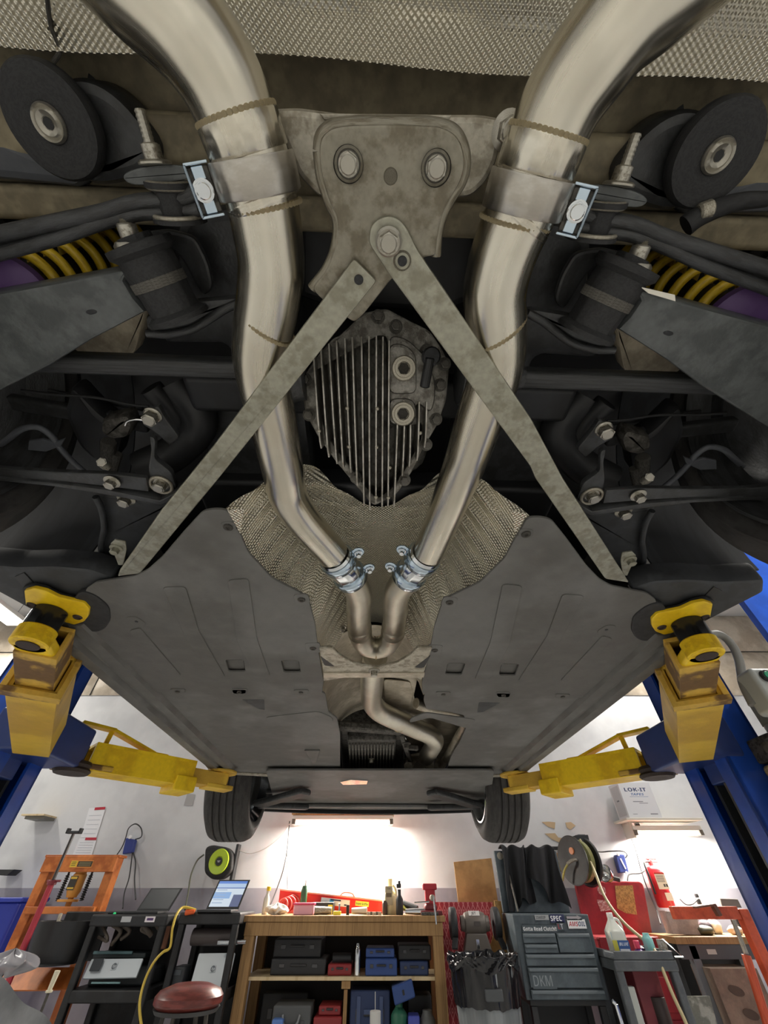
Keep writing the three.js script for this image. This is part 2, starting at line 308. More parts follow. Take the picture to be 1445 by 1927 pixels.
function ceilingLight(x, z, lab) {
  const t = thing('ceiling_light', lab, 'light', [x, 3.95, z], 'ceiling light panels');
  part(t, 'housing', [box(0.34, 0.05, 1.3, 0, 0.012, 0, 0.006)], col(0xe8e8e6, 0.5));
  part(t, 'diffuser', box(0.3, 0.012, 1.25, 0, 0, 0, 0.003), glow(CEILING_TINT, 6));
  for (const s of [-1, 1]) part(t, 'hanger', rod(V3(0, 0.06, s * 0.5), V3(0, CEIL - 3.95, s * 0.5), 0.004, 6), col(0x777777, 0.4, 0.8));
  const l = new THREE.RectAreaLight(CEILING_TINT, CEILING_NITS, 0.3, 1.25); l.position.set(0, -0.004, 0); l.rotation.x = -Math.PI / 2; l.name = 'glow'; t.add(l);
}
ceilingLight(3.5, -5.1, 'bright ceiling light seen beside the right rear lift pad');
ceilingLight(-5.55, -4.7, 'bright ceiling light at the left edge of the photo above the lift pad');
ceilingLight(-3.6, -1.0, 'ceiling light high over the left side of the car');
ceilingLight(3.4, -1.6, 'ceiling light high over the right side of the car');
ceilingLight(-2.9, 2.4, 'ceiling light behind the photographer on the left');
ceilingLight(2.9, 2.4, 'ceiling light behind the photographer on the right');
ceilingLight(0, 3.6, 'ceiling light straight behind the photographer');
// bench light: tubes under a wooden board on the back wall
function benchLight(x, y, w, lab, board) {
  const t = thing('wall_light', lab, 'light', [x, y, Z0 + 0.16], 'tube lights on the back wall');
  if (board) part(t, 'board', box(w + 0.02, 0.035, 0.22, 0, 0.055, -0.03, 0.004), M.wood, 'wooden board');
  part(t, 'housing', box(w, 0.045, 0.13, 0, 0.01, 0, 0.01), col(0xd8d4cc, 0.5));
  for (const s of [-1, 1]) { part(t, 'tube', place(cyl(0.013, w - 0.08, 12), V3(-w / 2 + 0.04, -0.012, s * 0.032), V3(1, 0, 0)), glow(BENCH_TINT, 12)); part(t, 'end_cap', box(0.04, 0.05, 0.13, s * (w / 2 - 0.02), -0.03, 0, 0.004), col(0x6d655a, 0.5)); }
  const l = new THREE.RectAreaLight(BENCH_TINT, BENCH_NITS, w - 0.1, 0.12); l.position.set(0, -0.03, 0); l.rotation.x = -Math.PI / 2; l.name = 'glow'; t.add(l);
  return t;
}
const L1 = ahead(646, 1536, 5.7);
const light1 = benchLight(L1.x, L1.y - 0.05, 1.16, 'lit tube light under a wooden board above the workbench', true);
// ---------- the car on the lift, seen from below ----------
// its own axes: x to its right, y up from the tyre bottoms, -z to its front. L(x, metres above the eye, metres ahead)
const LOW = 0.22, YAW = 2 * Math.PI / 180;
const car = thing('car', 'car raised on the blue lift, its underside and exhaust seen from below', 'car', [0.008, CAM + LOW, 0]);
car.rotation.y = YAW;
const CARF = frameOf(car);
const L = (x, h, d) => V3(x, h - LOW, -d);
const both = (name, fn, m, lab, parent) => { const g = merged(fn()); const a = part(parent?.[0] ?? car, name, g, m, lab), b = part(parent?.[1] ?? car, name, mirror(g), m, lab); return [a, b]; };
const DOWN = V3(0, -1, 0), BACK = V3(0, 0, 1);

// body shell above, closing the car off from the lamps
part(car, 'body_shell', [
  box(1.78, 0.5, 4.3, 0, 0.86, -1.35, 0.1), box(1.5, 0.45, 2.4, 0, 1.36, -1.2, 0.2),
  ...[-1, 1].flatMap((s) => [box(0.06, 0.42, 1.55, s * 0.875, 0.5, -1.6, 0.02), box(0.05, 0.3, 0.7, s * 0.86, 0.62, 0.45, 0.02)]),
  box(1.7, 0.45, 0.08, 0, 0.42, 0.82, 0.03), box(1.7, 0.4, 0.1, 0, 0.3, -3.58, 0.04),
], col(0x24262b, 0.3), 'dark painted body');
part(car, 'floor_pan', [slab(-0.86, 0.86, 0.7, 0.86, -3.5, 0.05)], M.blackPlastic, 'floor pan deep above the suspension, shade put into its black colour');  // black colour carries the shade of the deep cavity
part(car, 'rear_floor', [slab(-0.8, 0.8, 0.47, 0.6, -0.11, 0.8), box(1.3, 0.05, 0.05, 0, 0.435, -0.02, 0.012), box(1.3, 0.03, 0.04, 0, 0.445, -0.09, 0.01)], M.rearPan, 'dusty brown rear floor with a cross member');
both('chassis_rail', () => [plate([[-70, 250], [0, 258], [70, 290], [165, 335], [140, 352], [0, 338], [-70, 330]], 0.655, 0.08, { bevel: 0.01 })], M.rail, 'grey chassis rail');

// dimpled heat shield at the rear, with a folded lip and a seam on its left
{
  const lip = (x) => -0.046 + 0.003 * Math.sin(x * 14);
  part(car, 'rear_heat_shield', sheet((u, v) => {
    const x = -0.62 + u * 1.24, d = lip(x) - v * 0.5;
    const y = v < 0.08 ? 0.618 + v * 0.28 : 0.64 + (v - 0.08) * 0.12 + 0.004 * Math.sin(x * 30 + v * 8);
    return L(x, y, d);
  }, 120, 60, 0.0012), M.shield, 'silver dimpled heat shield');
  part(car, 'shield_seam', tube([at(100, 118, 0.617), at(112, 95, 0.62), at(96, 50, 0.625), at(88, -10, 0.63)], 0.0022, { seg: 24, rs: 8 }), M.castDark);
}
// light alloy rear carrier behind the brace plate
const carrier = part(car, 'rear_carrier', [
  plate([[505, 205], [560, 203], [640, 214], [840, 216], [905, 216], [948, 224], [938, 300], [915, 345], [885, 372], [600, 372], [560, 330], [535, 270]], 0.555, 0.05, { bevel: 0.006, round: 0.008 }),
  plate([[600, 213], [850, 216], [845, 228], [610, 226]], 0.548, 0.01, { bevel: 0.002 }),
], M.castLight, 'light cast alloy carrier');
part(carrier, 'bolt', bolt(at(955, 247, 0.557), DOWN, 0.012, { flange: 1.4 }), M.steel);

// brace plate and the two long brace bars
const plateOutline = [[600, 285], [604, 258], [622, 241], [655, 235], [740, 233], [825, 237], [855, 250], [870, 275], [875, 310], [867, 342], [848, 372], [832, 405], [823, 440], [820, 482], [799, 484], [736, 526], [686, 590], [666, 608], [601, 560], [587, 543], [616, 505], [632, 463], [635, 413], [620, 380], [605, 330]];
const bracePlate = part(car, 'brace_plate', [plate(plateOutline, 0.505, 0.006, { bevel: 0.0025, round: 0.006 })], M.zincPlate, 'grey stamped steel brace plate with three bolts');
part(bracePlate, 'rim', tube([...plateOutline.slice(0, 14).map(([a, b]) => at(a, b, 0.512))], 0.006, { seg: 120, rs: 8 }), M.zincPlate);
part(bracePlate, 'rim', tube([[600, 285], [605, 330], [620, 380], [635, 413], [632, 463], [616, 505], [587, 543]].map(([a, b]) => at(a, b, 0.512)), 0.006, { seg: 60, rs: 8 }), M.zincPlate);
for (const [x, y] of [[656, 309], [820, 316]]) { part(bracePlate, 'washer', lathe([[0.008, 0], [0.0135, 0], [0.0145, 0.002], [0.0145, 0.006]], 28).applyMatrix4(new THREE.Matrix4().makeBasis(V3(1, 0, 0), V3(0, -1, 0), V3(0, 0, -1)).setPosition(at(x, y, 0.506))), M.castDark); part(bracePlate, 'bolt', bolt(at(x, y, 0.505), DOWN, 0.0098, { flange: 1.18, h: 0.007 }), M.steel); }
part(bracePlate, 'bolt', bolt(at(731, 455, 0.492), DOWN, 0.0108, { flange: 1.3, h: 0.008 }), M.steel);
part(bracePlate, 'boss', place(lathe([[0, 0.002], [0.006, 0.001], [0.0075, -0.002]], 20), at(735, 332, 0.504), DOWN), M.zincPlate);
{
  const dn = (p, h) => V3(p.x, h - LOW, p.z);
  // each bar slopes slightly from the plate to its outer end
  const barPlate = (px, h0, h1, y0, y1, th, opt) => {
    const a = at((px[0][0] + px[1][0]) / 2, y0, h0), mid = px.map(([x, y]) => [x, y]);
    const p0 = at(...mid[0], h0), far = at(...mid[opt.far], h1), e = far.clone().sub(p0), side = V3(-e.z, 0, e.x).normalize(); const n = e.clone().cross(side).normalize(); if (n.y < 0) n.negate();
    return plateAt(mid.map(([x, y]) => onPlane(x, y, p0, n, CARF)), n, th, opt);
  };
  const left = part(car, 'brace_bar', barPlate([[666, 486], [709, 529], [412, 900], [263, 1080], [221, 1085], [225, 1073], [304, 959], [400, 841]], 0.497, 0.468, 486, 1080, 0.006, { far: 4, bevel: 0.0025, round: 0.004 }), M.zinc, 'long flat grey brace bar running to the left');
  part(left, 'hole', place(cyl(0.0052, 0.002, 18), at(675, 526, 0.4966), DOWN), M.blackPlastic);
  const right = part(car, 'brace_bar', barPlate([[697, 425], [712, 411], [731, 405], [750, 411], [764, 426], [786, 471], [1000, 789], [1059, 900], [1184, 1097], [1139, 1090], [1007, 900], [998, 878], [738, 525], [693, 457]], 0.4985, 0.468, 425, 1090, 0.006, { far: 8, bevel: 0.0025, round: 0.006 }), M.zinc, 'long flat grey brace bar running to the right');
  part(right, 'hole', place(cyl(0.0052, 0.002, 18), at(757, 491, 0.4973), DOWN), M.blackPlastic);
  part(right, 'hole_rim', ring(at(757, 491, 0.497), UP, 0.009, 0.0012, 24, 6), M.zincPlate);
}
both('brace_bracket', () => [plate([[207, 1024], [216, 1016], [236, 1020], [238, 1035], [232, 1064], [222, 1064]], 0.478, 0.004, { round: 0.003 }), ...bolt(at(219, 1032, 0.478), DOWN, 0.008)], M.zinc);

// exhaust: two pipes from the rear to the Y, then one forward to the flange
const RX = 0.0385;
function exhaust(name, pts, r, lab, seg = 130, tail = []) { const p = [...tail, ...pts.map(([x, y, h]) => at(x, y, h))]; const m = part(car, name, tube(p, r, { seg, rs: 40 }), name === 'exhaust_pipe' ? M.stainless : M.stainlessDull, lab); return { m, p }; }
const LP = [[185, -95, 0.56], [262, -20, 0.545], [325, 35, 0.535], [372, 85, 0.53], [412, 145, 0.53], [444, 216, 0.53], [471, 295, 0.53], [491, 367, 0.53], [502, 425, 0.53], [511, 500, 0.53], [506, 560, 0.53], [496, 620, 0.53], [491, 675, 0.53], [500, 735, 0.53], [514, 795, 0.53], [533, 890, 0.528], [541, 930, 0.528], [562, 967, 0.528], [627, 1043, 0.53]];
const RP = [[1330, -85, 0.56], [1240, -12, 0.545], [1165, 48, 0.535], [1110, 118, 0.53], [1066, 180, 0.53], [1032, 250, 0.53], [1004, 328, 0.53], [980, 400, 0.53], [958, 450, 0.53], [938, 510, 0.53], [930, 560, 0.53], [934, 615, 0.53], [936, 665, 0.53], [926, 720, 0.53], [902, 790, 0.53], [873, 875, 0.528], [840, 960, 0.528], [807, 1040, 0.53]];
const taper = (t) => RX - 0.0045 * sm(0.55, 1, t);
const exL = exhaust('exhaust_pipe', LP, taper, 'bent brushed stainless pipe on the left', 150, [L(-0.52, 0.57, -0.36), L(-0.46, 0.565, -0.26)]), exR = exhaust('exhaust_pipe', RP, taper, 'bent brushed stainless pipe on the right', 150, [L(0.52, 0.57, -0.36), L(0.46, 0.565, -0.26)]);
// bands, welds and clamps sit on the pipe's own centre line
function sleeveOn(e, a, b, r, name, m, extra) {
  const d = b.clone().sub(a), l = d.length();
  return part(e.m, name, place(lathe([[r - 0.004, 0], [r - 0.001, 0], [r, 0.0015], [r, l - 0.0015], [r - 0.001, l], [r - 0.004, l]], 48), a, d), m, extra);
}
function weldOn(e, p, dir, r, w = 0.0035) {
  const gs = [], n = 46, y = dir.clone().normalize(), x = V3(0, 1, 0).addScaledVector(y, -y.y).normalize(), z = x.clone().cross(y);
  for (let i = 0; i < n; i++) { const a = i / n * 6.283, q = p.clone().addScaledVector(x, Math.cos(a) * r).addScaledVector(z, Math.sin(a) * r); const s = new THREE.SphereGeometry(1, 8, 6); s.scale(0.0016, w * 0.7, r * 0.085); gs.push(place(s, q, y.clone(), q.clone().sub(p))); }
  return part(e.m, 'weld_bead', gs, M.weld, 'straw coloured weld bead');
}
function clampBolt(e, p, side, ax) {                                      // folded ears with a hexagon bolt, standing out along side
  const b = ax.clone().normalize(), t = side.clone().normalize(), u = b.clone().cross(t).normalize(); if (u.y > 0) u.negate();
  const k = (db, dt, du) => p.clone().addScaledVector(b, db).addScaledVector(t, dt).addScaledVector(u, du);
  part(e.m, 'clamp_back', bar(k(-0.019, 0, -0.001), k(0.019, 0, -0.001), 0.004, 0.022, t, 0.0018), M.castDark); part(e.m, 'clamp_ear', [bar(k(-0.021, 0.011, 0.003), k(0.021, 0.011, 0.003), 0.009, 0.003, t, 0.0014), bar(k(-0.019, 0, 0.0015), k(-0.008, 0, 0.0015), 0.003, 0.012, t, 0.0012), bar(k(0.008, 0, 0.0015), k(0.019, 0, 0.0015), 0.003, 0.012, t, 0.0012), bar(k(-0.021, 0.011, 0.003), k(0.021, 0.011, 0.003), 0.009, 0.003, t, 0.0014), bar(k(-0.021, -0.012, 0.001), k(-0.021, 0.012, 0.001), 0.007, 0.003, b, 0.0014), bar(k(0.021, -0.012, 0.001), k(0.021, 0.012, 0.001), 0.007, 0.003, b, 0.0014)], M.bluezinc, 'shiny folded clamp ear');
  part(e.m, 'clamp_bolt', bolt(k(0, 0.001, 0.003), u, 0.0088, { flange: 1.15, fh: 0.002, h: 0.008 }), M.polished);
}
for (const [e, k, lab] of [[exL, [[444, 216], [471, 293], [491, 367], [500, 388]], -1], [exR, [[1032, 250], [1004, 328], [980, 402], [969, 418]], 1]]) {
  const q = k.map(([x, y]) => at(x, y, 0.53)), ax = q[2].clone().sub(q[1]);
  weldOn(e, q[0], q[1].clone().sub(q[0]), RX + 0.0005);
  sleeveOn(e, q[0].clone().lerp(q[1], 0.06), q[1], RX + 0.0018, 'pipe_collar', M.stainless);
  sleeveOn(e, q[1], q[2], RX + 0.0055, 'band_clamp', M.sleeve, 'wide dull band clamp');
  sleeveOn(e, q[2], q[3], RX + 0.0018, 'pipe_collar', M.stainless);
  weldOn(e, q[3], ax, RX + 0.0005);
  const out = V3(lab, -0.35, 0), a = ax.clone().normalize(); out.addScaledVector(a, -out.dot(a)).normalize();
  clampBolt(e, q[1].clone().lerp(q[2], 0.62).addScaledVector(out, RX + 0.016), out, ax);
}
weldOn(exL, at(503, 608, 0.53), at(496, 640, 0.53).sub(at(507, 575, 0.53)).add(V3(-0.018, 0, 0)), RX, 0.004);
weldOn(exR, at(935, 622, 0.53), at(936, 650, 0.53).sub(at(932, 590, 0.53)).add(V3(0.018, 0, 0)), RX, 0.004);
// slip coupler with two zinc clamps on each pipe
for (const [e, k, s] of [[exL, [[620, 1034], [663, 1089]], 1], [exR, [[812, 1029], [766, 1087]], -1]]) {
  const a = at(...k[0], 0.532), b = at(...k[1], 0.54), d = b.clone().sub(a), r = 0.0362;
  sleeveOn(e, a.clone().lerp(b, 0.18), b, r, 'coupler', M.polished, 'polished slip coupler');
  for (const t of [0.26, 0.8]) {
    const p = a.clone().lerp(b, t), q = a.clone().lerp(b, t + 0.2);
    sleeveOn(e, p, q, r + 0.0035, 'coupler_clamp', M.bluezinc, 'bluish zinc clamp band');
    const out = V3(s * 1, 0.25, 0.1), n = d.clone().normalize(); out.addScaledVector(n, -out.dot(n)).normalize();
    const c = p.clone().lerp(q, 0.5).addScaledVector(out, r + 0.012), down = out.clone().cross(n).normalize(); if (down.y > 0) down.negate();
    part(e.m, 'clamp_ear', [bar(c.clone().addScaledVector(n, -0.011), c.clone().addScaledVector(n, 0.011), 0.006, 0.022, out, 0.002), ring(c, down, 0.0125, 0.003, 24, 8)], M.bluezinc);
    part(e.m, 'clamp_bolt', bolt(c.clone().addScaledVector(down, 0.004), down, 0.0062, { flange: 1.4, h: 0.007 }), M.polished);
  }
}
const front = [[663, 1089, 0.54], [675, 1116, 0.545], [675, 1150, 0.55], [676, 1178, 0.552], [680, 1200, 0.553], [691, 1214, 0.554], [709, 1219, 0.555]], frontR = [[766, 1087, 0.54], [748, 1114, 0.545], [744, 1150, 0.55], [741, 1178, 0.552], [736, 1200, 0.553], [725, 1214, 0.554], [707, 1219, 0.555]];
const exY = exhaust('exhaust_y_pipe', front, (t) => 0.0335 + 0.0022 * Math.exp(-(((t - 0.62) / 0.012) ** 2)) + 0.0022 * Math.exp(-(((t - 0.7) / 0.012) ** 2)), 'stainless Y where the two pipes meet', 90);
part(exY.m, 'branch', tube(frontR.map((q) => at(...q)), (t) => 0.0335 + 0.0022 * Math.exp(-(((t - 0.62) / 0.012) ** 2)) + 0.0022 * Math.exp(-(((t - 0.7) / 0.012) ** 2)), { seg: 90, rs: 40 }), M.stainlessDull);
weldOn(exY, at(708, 1219, 0.555), V3(1, 0, 0), 0.0335);
const exF = exhaust('exhaust_front_pipe', [[706, 1236, 0.585], [701, 1262, 0.57], [699, 1300, 0.565], [700, 1321, 0.565], [714, 1338, 0.56], [745, 1354, 0.555], [783, 1371, 0.55], [806, 1381, 0.545], [818, 1392, 0.54], [812, 1408, 0.54], [802, 1424, 0.545]], 0.042, 'single stainless pipe bending to the front flange', 110);
weldOn(exF, at(752, 1358, 0.554), at(783, 1371, 0.55).sub(at(745, 1354, 0.555)), 0.042);
part(exF.m, 'flange', [plate([[757, 1436], [770, 1424], [800, 1420], [822, 1428], [824, 1446], [764, 1447]], 0.545, 0.012, { round: 0.02 }), rod(at(768, 1443, 0.5), at(776, 1428, 0.56), 0.024, 20), rod(at(808, 1443, 0.5), at(812, 1428, 0.56), 0.024, 20)], M.shieldPlain, 'pale flange with two stubs');

// differential with its finned cover
{
  const o = L(0.0, 0.615, 0.215), down = L(0, 0.475, 0.47).sub(L(0, 0.615, 0.215)).normalize(), n = V3(0, 0, 0).crossVectors(V3(1, 0, 0), down).normalize(); if (n.y > 0) n.negate();
  const on = (x, y, k = 0) => onPlane(x, y, o.clone().addScaledVector(n, k), n, CARF);
  const D = (list) => list.map(([a, b]) => [400 + a / 2.408, 380 + b / 2.408]);
  const up = n.clone().negate();
  const body = part(car, 'differential', [
    plateAt(D([[620, 560], [680, 500], [790, 480], [900, 540], [985, 580], [1050, 680], [1075, 740], [1060, 900], [1020, 1010], [960, 1110], [900, 1230], [830, 1330], [730, 1380], [660, 1300], [560, 1180], [480, 1070], [420, 960], [400, 860], [400, 800], [470, 700]]).map(([x, y]) => on(x, y)), up, 0.05, { bevel: 0.004, round: 0.008, holes: [D([[475, 720], [560, 622], [790, 606], [795, 1015], [905, 1015], [950, 1000], [945, 1070], [885, 1190], [820, 1290], [745, 1345], [690, 1285], [600, 1170], [520, 1060], [475, 900]]).map(([x, y]) => on(x, y))] }),
    plateAt(D([[560, 600], [700, 570], [800, 580], [900, 620], [960, 700], [1010, 800], [1000, 950], [930, 1100], [860, 1220], [760, 1330], [690, 1300], [600, 1180], [520, 1060], [470, 900], [480, 720]]).map(([x, y]) => on(x, y, -0.035)), up, 0.03, { bevel: 0.012, round: 0.015 }),
    plateAt(D([[800, 600], [880, 615], [960, 690], [1010, 800], [1010, 900], [990, 960], [925, 905], [910, 1015], [800, 1015]]).map(([x, y]) => on(x, y, 0.018)), up, 0.03, { bevel: 0.006, round: 0.012 }),
    box(0.2, 0.18, 0.22, 0, 0.4, -0.42, 0.05),
  ], M.cast, 'cast differential housing with a finned cover');
  // fins: each a thin blade standing on the cover, its ends traced from the casting
  const fins = [[455, 690, 490, 1120], [488, 660, 525, 1160], [525, 640, 562, 1190], [560, 625, 592, 1210], [598, 615, 626, 1230], [632, 610, 655, 1290], [674, 608, 686, 1385], [708, 606, 712, 1400], [742, 604, 740, 1370], [772, 608, 768, 1400], [800, 625, 795, 1385], [838, 1010, 822, 1390], [870, 1015, 860, 1245], [898, 1010, 892, 1205], [938, 905, 928, 1175], [972, 905, 962, 1115]];
  for (const [x0, y0, x1, y1] of fins) {
    const [[ax, ay], [bx, by]] = D([[x0, y0], [x1, y1]]), a = on(ax, ay, 0.03), b = on(bx, by, 0.03), len = a.distanceTo(b), dir = b.clone().sub(a).normalize(), side = n.clone().cross(dir).normalize();
    const pts = [[0, -0.022], [0, -0.004], [0.02, 0], [len * 0.6, 0.004], [len - 0.012, 0.002], [len, -0.006], [len - 0.004, -0.064], [0.004, -0.064]].map(([s, k]) => a.clone().addScaledVector(dir, s).addScaledVector(n, k).addScaledVector(side, -0.0013));
    part(body, 'fin', plateAt(pts, side, 0.0026, { bevel: 0.0009 }), M.fin);
  }
  for (const [x, y] of [[610, 935], [746, 937], [483, 1038], [618, 1110], [743, 1112], [802, 1204], [940, 1047], [740, 1338], [796, 1340]]) { const [[a, b]] = D([[x, y]]); part(body, 'fin_pip', place(new THREE.SphereGeometry(0.0032, 10, 8).toNonIndexed(), on(a, b, 0.031), n), M.castLight); }
  part(body, 'plug_pad', plateAt(D([[800, 640], [870, 640], [925, 690], [925, 870], [800, 870]]).map(([x, y]) => on(x, y, 0.026)), up, 0.03, { bevel: 0.005, round: 0.012 }), M.cast);
  part(body, 'plug_pad', plateAt(D([[800, 890], [910, 890], [930, 960], [900, 1010], [800, 1010]]).map(([x, y]) => on(x, y, 0.026)), up, 0.03, { bevel: 0.005, round: 0.012 }), M.cast);
  for (const [x, y] of [[866, 755], [862, 960]]) { const [[a, b]] = D([[x, y]]), p = on(a, b, 0.026); part(body, 'drain_plug', place(lathe([[0.0185, -0.004], [0.0185, 0.003], [0.017, 0.005], [0.0135, 0.005], [0.013, 0.008], [0.0095, 0.008], [0.0088, 0.0015], [0, 0.0015]], 28), p, n), M.castLight, 'round socket plug'); part(body, 'plug_socket', place(cyl(0.0088, 0.0016, 6), p.clone().addScaledVector(n, 0.0012), n), M.castDark); }
  for (const [x, y] of [[750, 520], [830, 565], [968, 675], [1050, 735], [1030, 830], [1012, 985], [968, 1100], [870, 1260], [650, 1250], [437, 965], [420, 805]]) { const [[a, b]] = D([[x, y]]); part(body, 'cover_bolt', bolt(on(a, b, 0.001), n, 0.0068, { flange: 1.5, h: 0.007 }), M.cast); }
  const [[sx, sy], [tx, ty]] = D([[985, 705], [960, 840]]);
  part(body, 'sensor', [rod(on(sx, sy, 0.03), on(tx, ty, 0.02), 0.0075, 14), place(cyl(0.014, 0.02, 16), on(sx, sy, 0.012), n)], M.blackPlastic, 'black plug-in sensor');
}

// suspension on both sides; traced on the left, mirrored to the right
const C = (x, y) => [x / 2.89, 380 + y / 2.89];
const disk = both('mount_stop', () => place(lathe([[0, 0], [0.016, 0], [0.018, 0.003], [0.03, 0.001], [0.047, 0.003], [0.0495, 0.007], [0.0495, 0.018], [0.044, 0.024], [0.036, 0.03], [0.036, 0.07]].map(([r, y]) => [r, -y]), 40), at(90, 232, 0.6), DOWN), M.rubber, 'round black rubber mount stop');
{
  const g = merged([place(lathe([[0.0045, -0.002], [0.0062, 0], [0.0105, 0.002], [0.0135, -0.001], [0.0155, 0.0015], [0.017, -0.001], [0.017, -0.006]], 32), at(90, 232, 0.599), DOWN), place(lathe([[0, -0.004], [0.0062, -0.004], [0.0062, 0]], 6), at(90, 232, 0.599), DOWN)]);
  part(disk[0], 'bolt', g, M.steel); part(disk[1], 'bolt', mirror(g), M.steel);
}
both('mount_arm', () => [plate([[100, 150], [160, 140], [225, 180], [300, 275], [280, 330], [200, 350], [150, 345], [165, 290], [160, 220], [120, 160]], 0.63, 0.06, { bevel: 0.012, round: 0.02 })], M.blackPaint);
// toe arm: a pressed channel with a bush on a long bolt
{
  const arm = both('toe_arm', () => {
    const p = [[392, 350], [340, 372], [255, 382], [200, 398], [120, 415], [0, 440], [-70, 455]].map(([x, y]) => at(x, y, 0.56)), q = [[375, 392], [330, 400], [262, 402], [190, 420], [110, 448], [0, 478], [-70, 498]].map(([x, y]) => at(x, y, 0.56));
    return [tube(p, 0.0085, { seg: 60, rs: 10 }), tube(q, 0.0075, { seg: 60, rs: 10 }), plateAt([...p, ...q.slice().reverse()].map((v) => v.clone().add(V3(0, 0.012, 0))), UP, 0.004, { bevel: 0.001 })];
  }, M.blackPaint, 'black pressed steel toe arm');
  const c = at(325, 360, 0.57), g1 = merged([place(lathe([[0, 0], [0.03, 0], [0.03, 0.004], [0.021, 0.008], [0.021, 0.028], [0.028, 0.032], [0.028, 0.037], [0, 0.037]], 32), c.clone().add(V3(0, 0, -0.028)), BACK)]);
  part(arm[0], 'bush', g1, M.rubber); part(arm[1], 'bush', mirror(g1), M.rubber);
  const g2 = merged([ring(c.clone().add(V3(0, 0, 0.006)), BACK, 0.0235, 0.0045, 32, 10), ring(c.clone().add(V3(0, 0, -0.022)), BACK, 0.027, 0.0025, 32, 10)]);
  part(arm[0], 'bush_ring', g2, M.castLight, 'pale metal ring'); part(arm[1], 'bush_ring', mirror(g2), M.castLight, 'pale metal ring');
  const g3 = merged(plate([[228, 328], [262, 314], [330, 308], [368, 318], [372, 332], [330, 342], [260, 350], [236, 344]], 0.555, 0.004, { round: 0.02 })), g4 = merged(bolt(at(293, 310, 0.552), V3(-0.06, 0.12, 1), 0.0105, { flange: 1.6, h: 0.012, stud: 0.026, sr: 0.0055 }));
  part(arm[0], 'washer_plate', g3, M.armPaint); part(arm[1], 'washer_plate', mirror(g3), M.armPaint);
  part(arm[0], 'bolt', g4, M.steel, 'long threaded bolt with a flange nut'); part(arm[1], 'bolt', mirror(g4), M.steel, 'long threaded bolt with a flange nut');
}
// lower control arm with its large bush
{
  const arm = both('lower_control_arm', () => [
    plate([[239, 508], [80, 538], [-110, 572], [-110, 790], [90, 690], [170, 640], [272, 587], [250, 562], [231, 530]], 0.535, 0.045, { bevel: 0.004 }),
  ], M.armPaint, 'wide grey lower control arm');
  const slot = merged(plate([C(465, 590), C(500, 583), C(527, 592), C(527, 608), C(490, 618), C(463, 606)], 0.534, 0.004, { round: 0.003 }));
  part(arm[0], 'slot', slot, M.blackPlastic); part(arm[1], 'slot', mirror(slot), M.blackPlastic);
  const c = at(300, 530, 0.555), prof = [[0, -0.045], [0.04, -0.045], [0.04, -0.039], [0.032, -0.034], [0.032, -0.012], [0.034, 0.012], [0.033, 0.028], [0.04, 0.034], [0.04, 0.042], [0.02, 0.044], [0.02, 0.05], [0, 0.05]];
  const ax = V3(-0.3, 0.08, 1); const b1 = merged(place(lathe(prof, 40), c, ax)), b2 = merged([place(lathe([[0.0325, -0.005], [0.0342, -0.005], [0.0342, 0.006], [0.0325, 0.006]], 40), c, ax)]);
  part(arm[0], 'bush', b1, M.rubber, 'large black rubber bush'); part(arm[1], 'bush', mirror(b1), M.rubber, 'large black rubber bush');
  part(arm[0], 'bush_ring', b2, M.cast, 'metal band'); part(arm[1], 'bush_ring', mirror(b2), M.cast, 'metal band');
  const nut = merged([...bolt(at(254, 468, 0.556), V3(-0.08, 0.1, 1), 0.0125, { flange: 1.75, fh: 0.008, h: 0.016, stud: 0.008 })]);
  part(arm[0], 'nut', nut, M.steel, 'flanged steel nut'); part(arm[1], 'nut', mirror(nut), M.steel, 'flanged steel nut');
}
both('subframe_bracket', () => [
  plate([C(640, 210), C(760, 170), C(910, 150), C(1060, 190), C(1130, 330), C(1160, 470), C(1100, 520), C(980, 300), C(900, 240), C(700, 330), C(620, 300)], 0.6, 0.012, { bevel: 0.004, round: 0.01 }),
  plate([C(780, 620), C(950, 570), C(1060, 540), C(1300, 520), C(1310, 560), C(1180, 610), C(1060, 680), C(900, 720), C(800, 715)], 0.565, 0.02, { bevel: 0.006, round: 0.01 }),
  tube([C(800, 716), C(900, 722), C(1050, 690), C(1150, 630), C(1220, 585), C(1310, 545)].map(([x, y]) => at(x, y, 0.562)), 0.0055, { seg: 40, rs: 8 }),
], M.blackPaint, 'black subframe bracket');
both('subframe', () => [
  plate([[330, 400], [450, 385], [545, 400], [560, 640], [520, 720], [440, 700], [430, 650], [300, 650], [330, 520]], 0.64, 0.08, { bevel: 0.015, round: 0.02 }),
  plate([[420, 690], [560, 660], [590, 900], [520, 950], [400, 930], [380, 800]], 0.66, 0.06, { bevel: 0.015, round: 0.03 }),
], M.blackPaint, 'black rear subframe');
part(car, 'subframe_beam', [plate([[560, 395], [900, 395], [905, 560], [830, 590], [620, 580], [560, 560]], 0.68, 0.06, { bevel: 0.012 }), bar(L(-0.34, 0.64, 0.34), L(0.34, 0.64, 0.34), 0.07, 0.05, UP, 0.012), bar(L(-0.4, 0.66, 0.6), L(0.4, 0.66, 0.6), 0.1, 0.06, UP, 0.012)], M.blackPlastic);
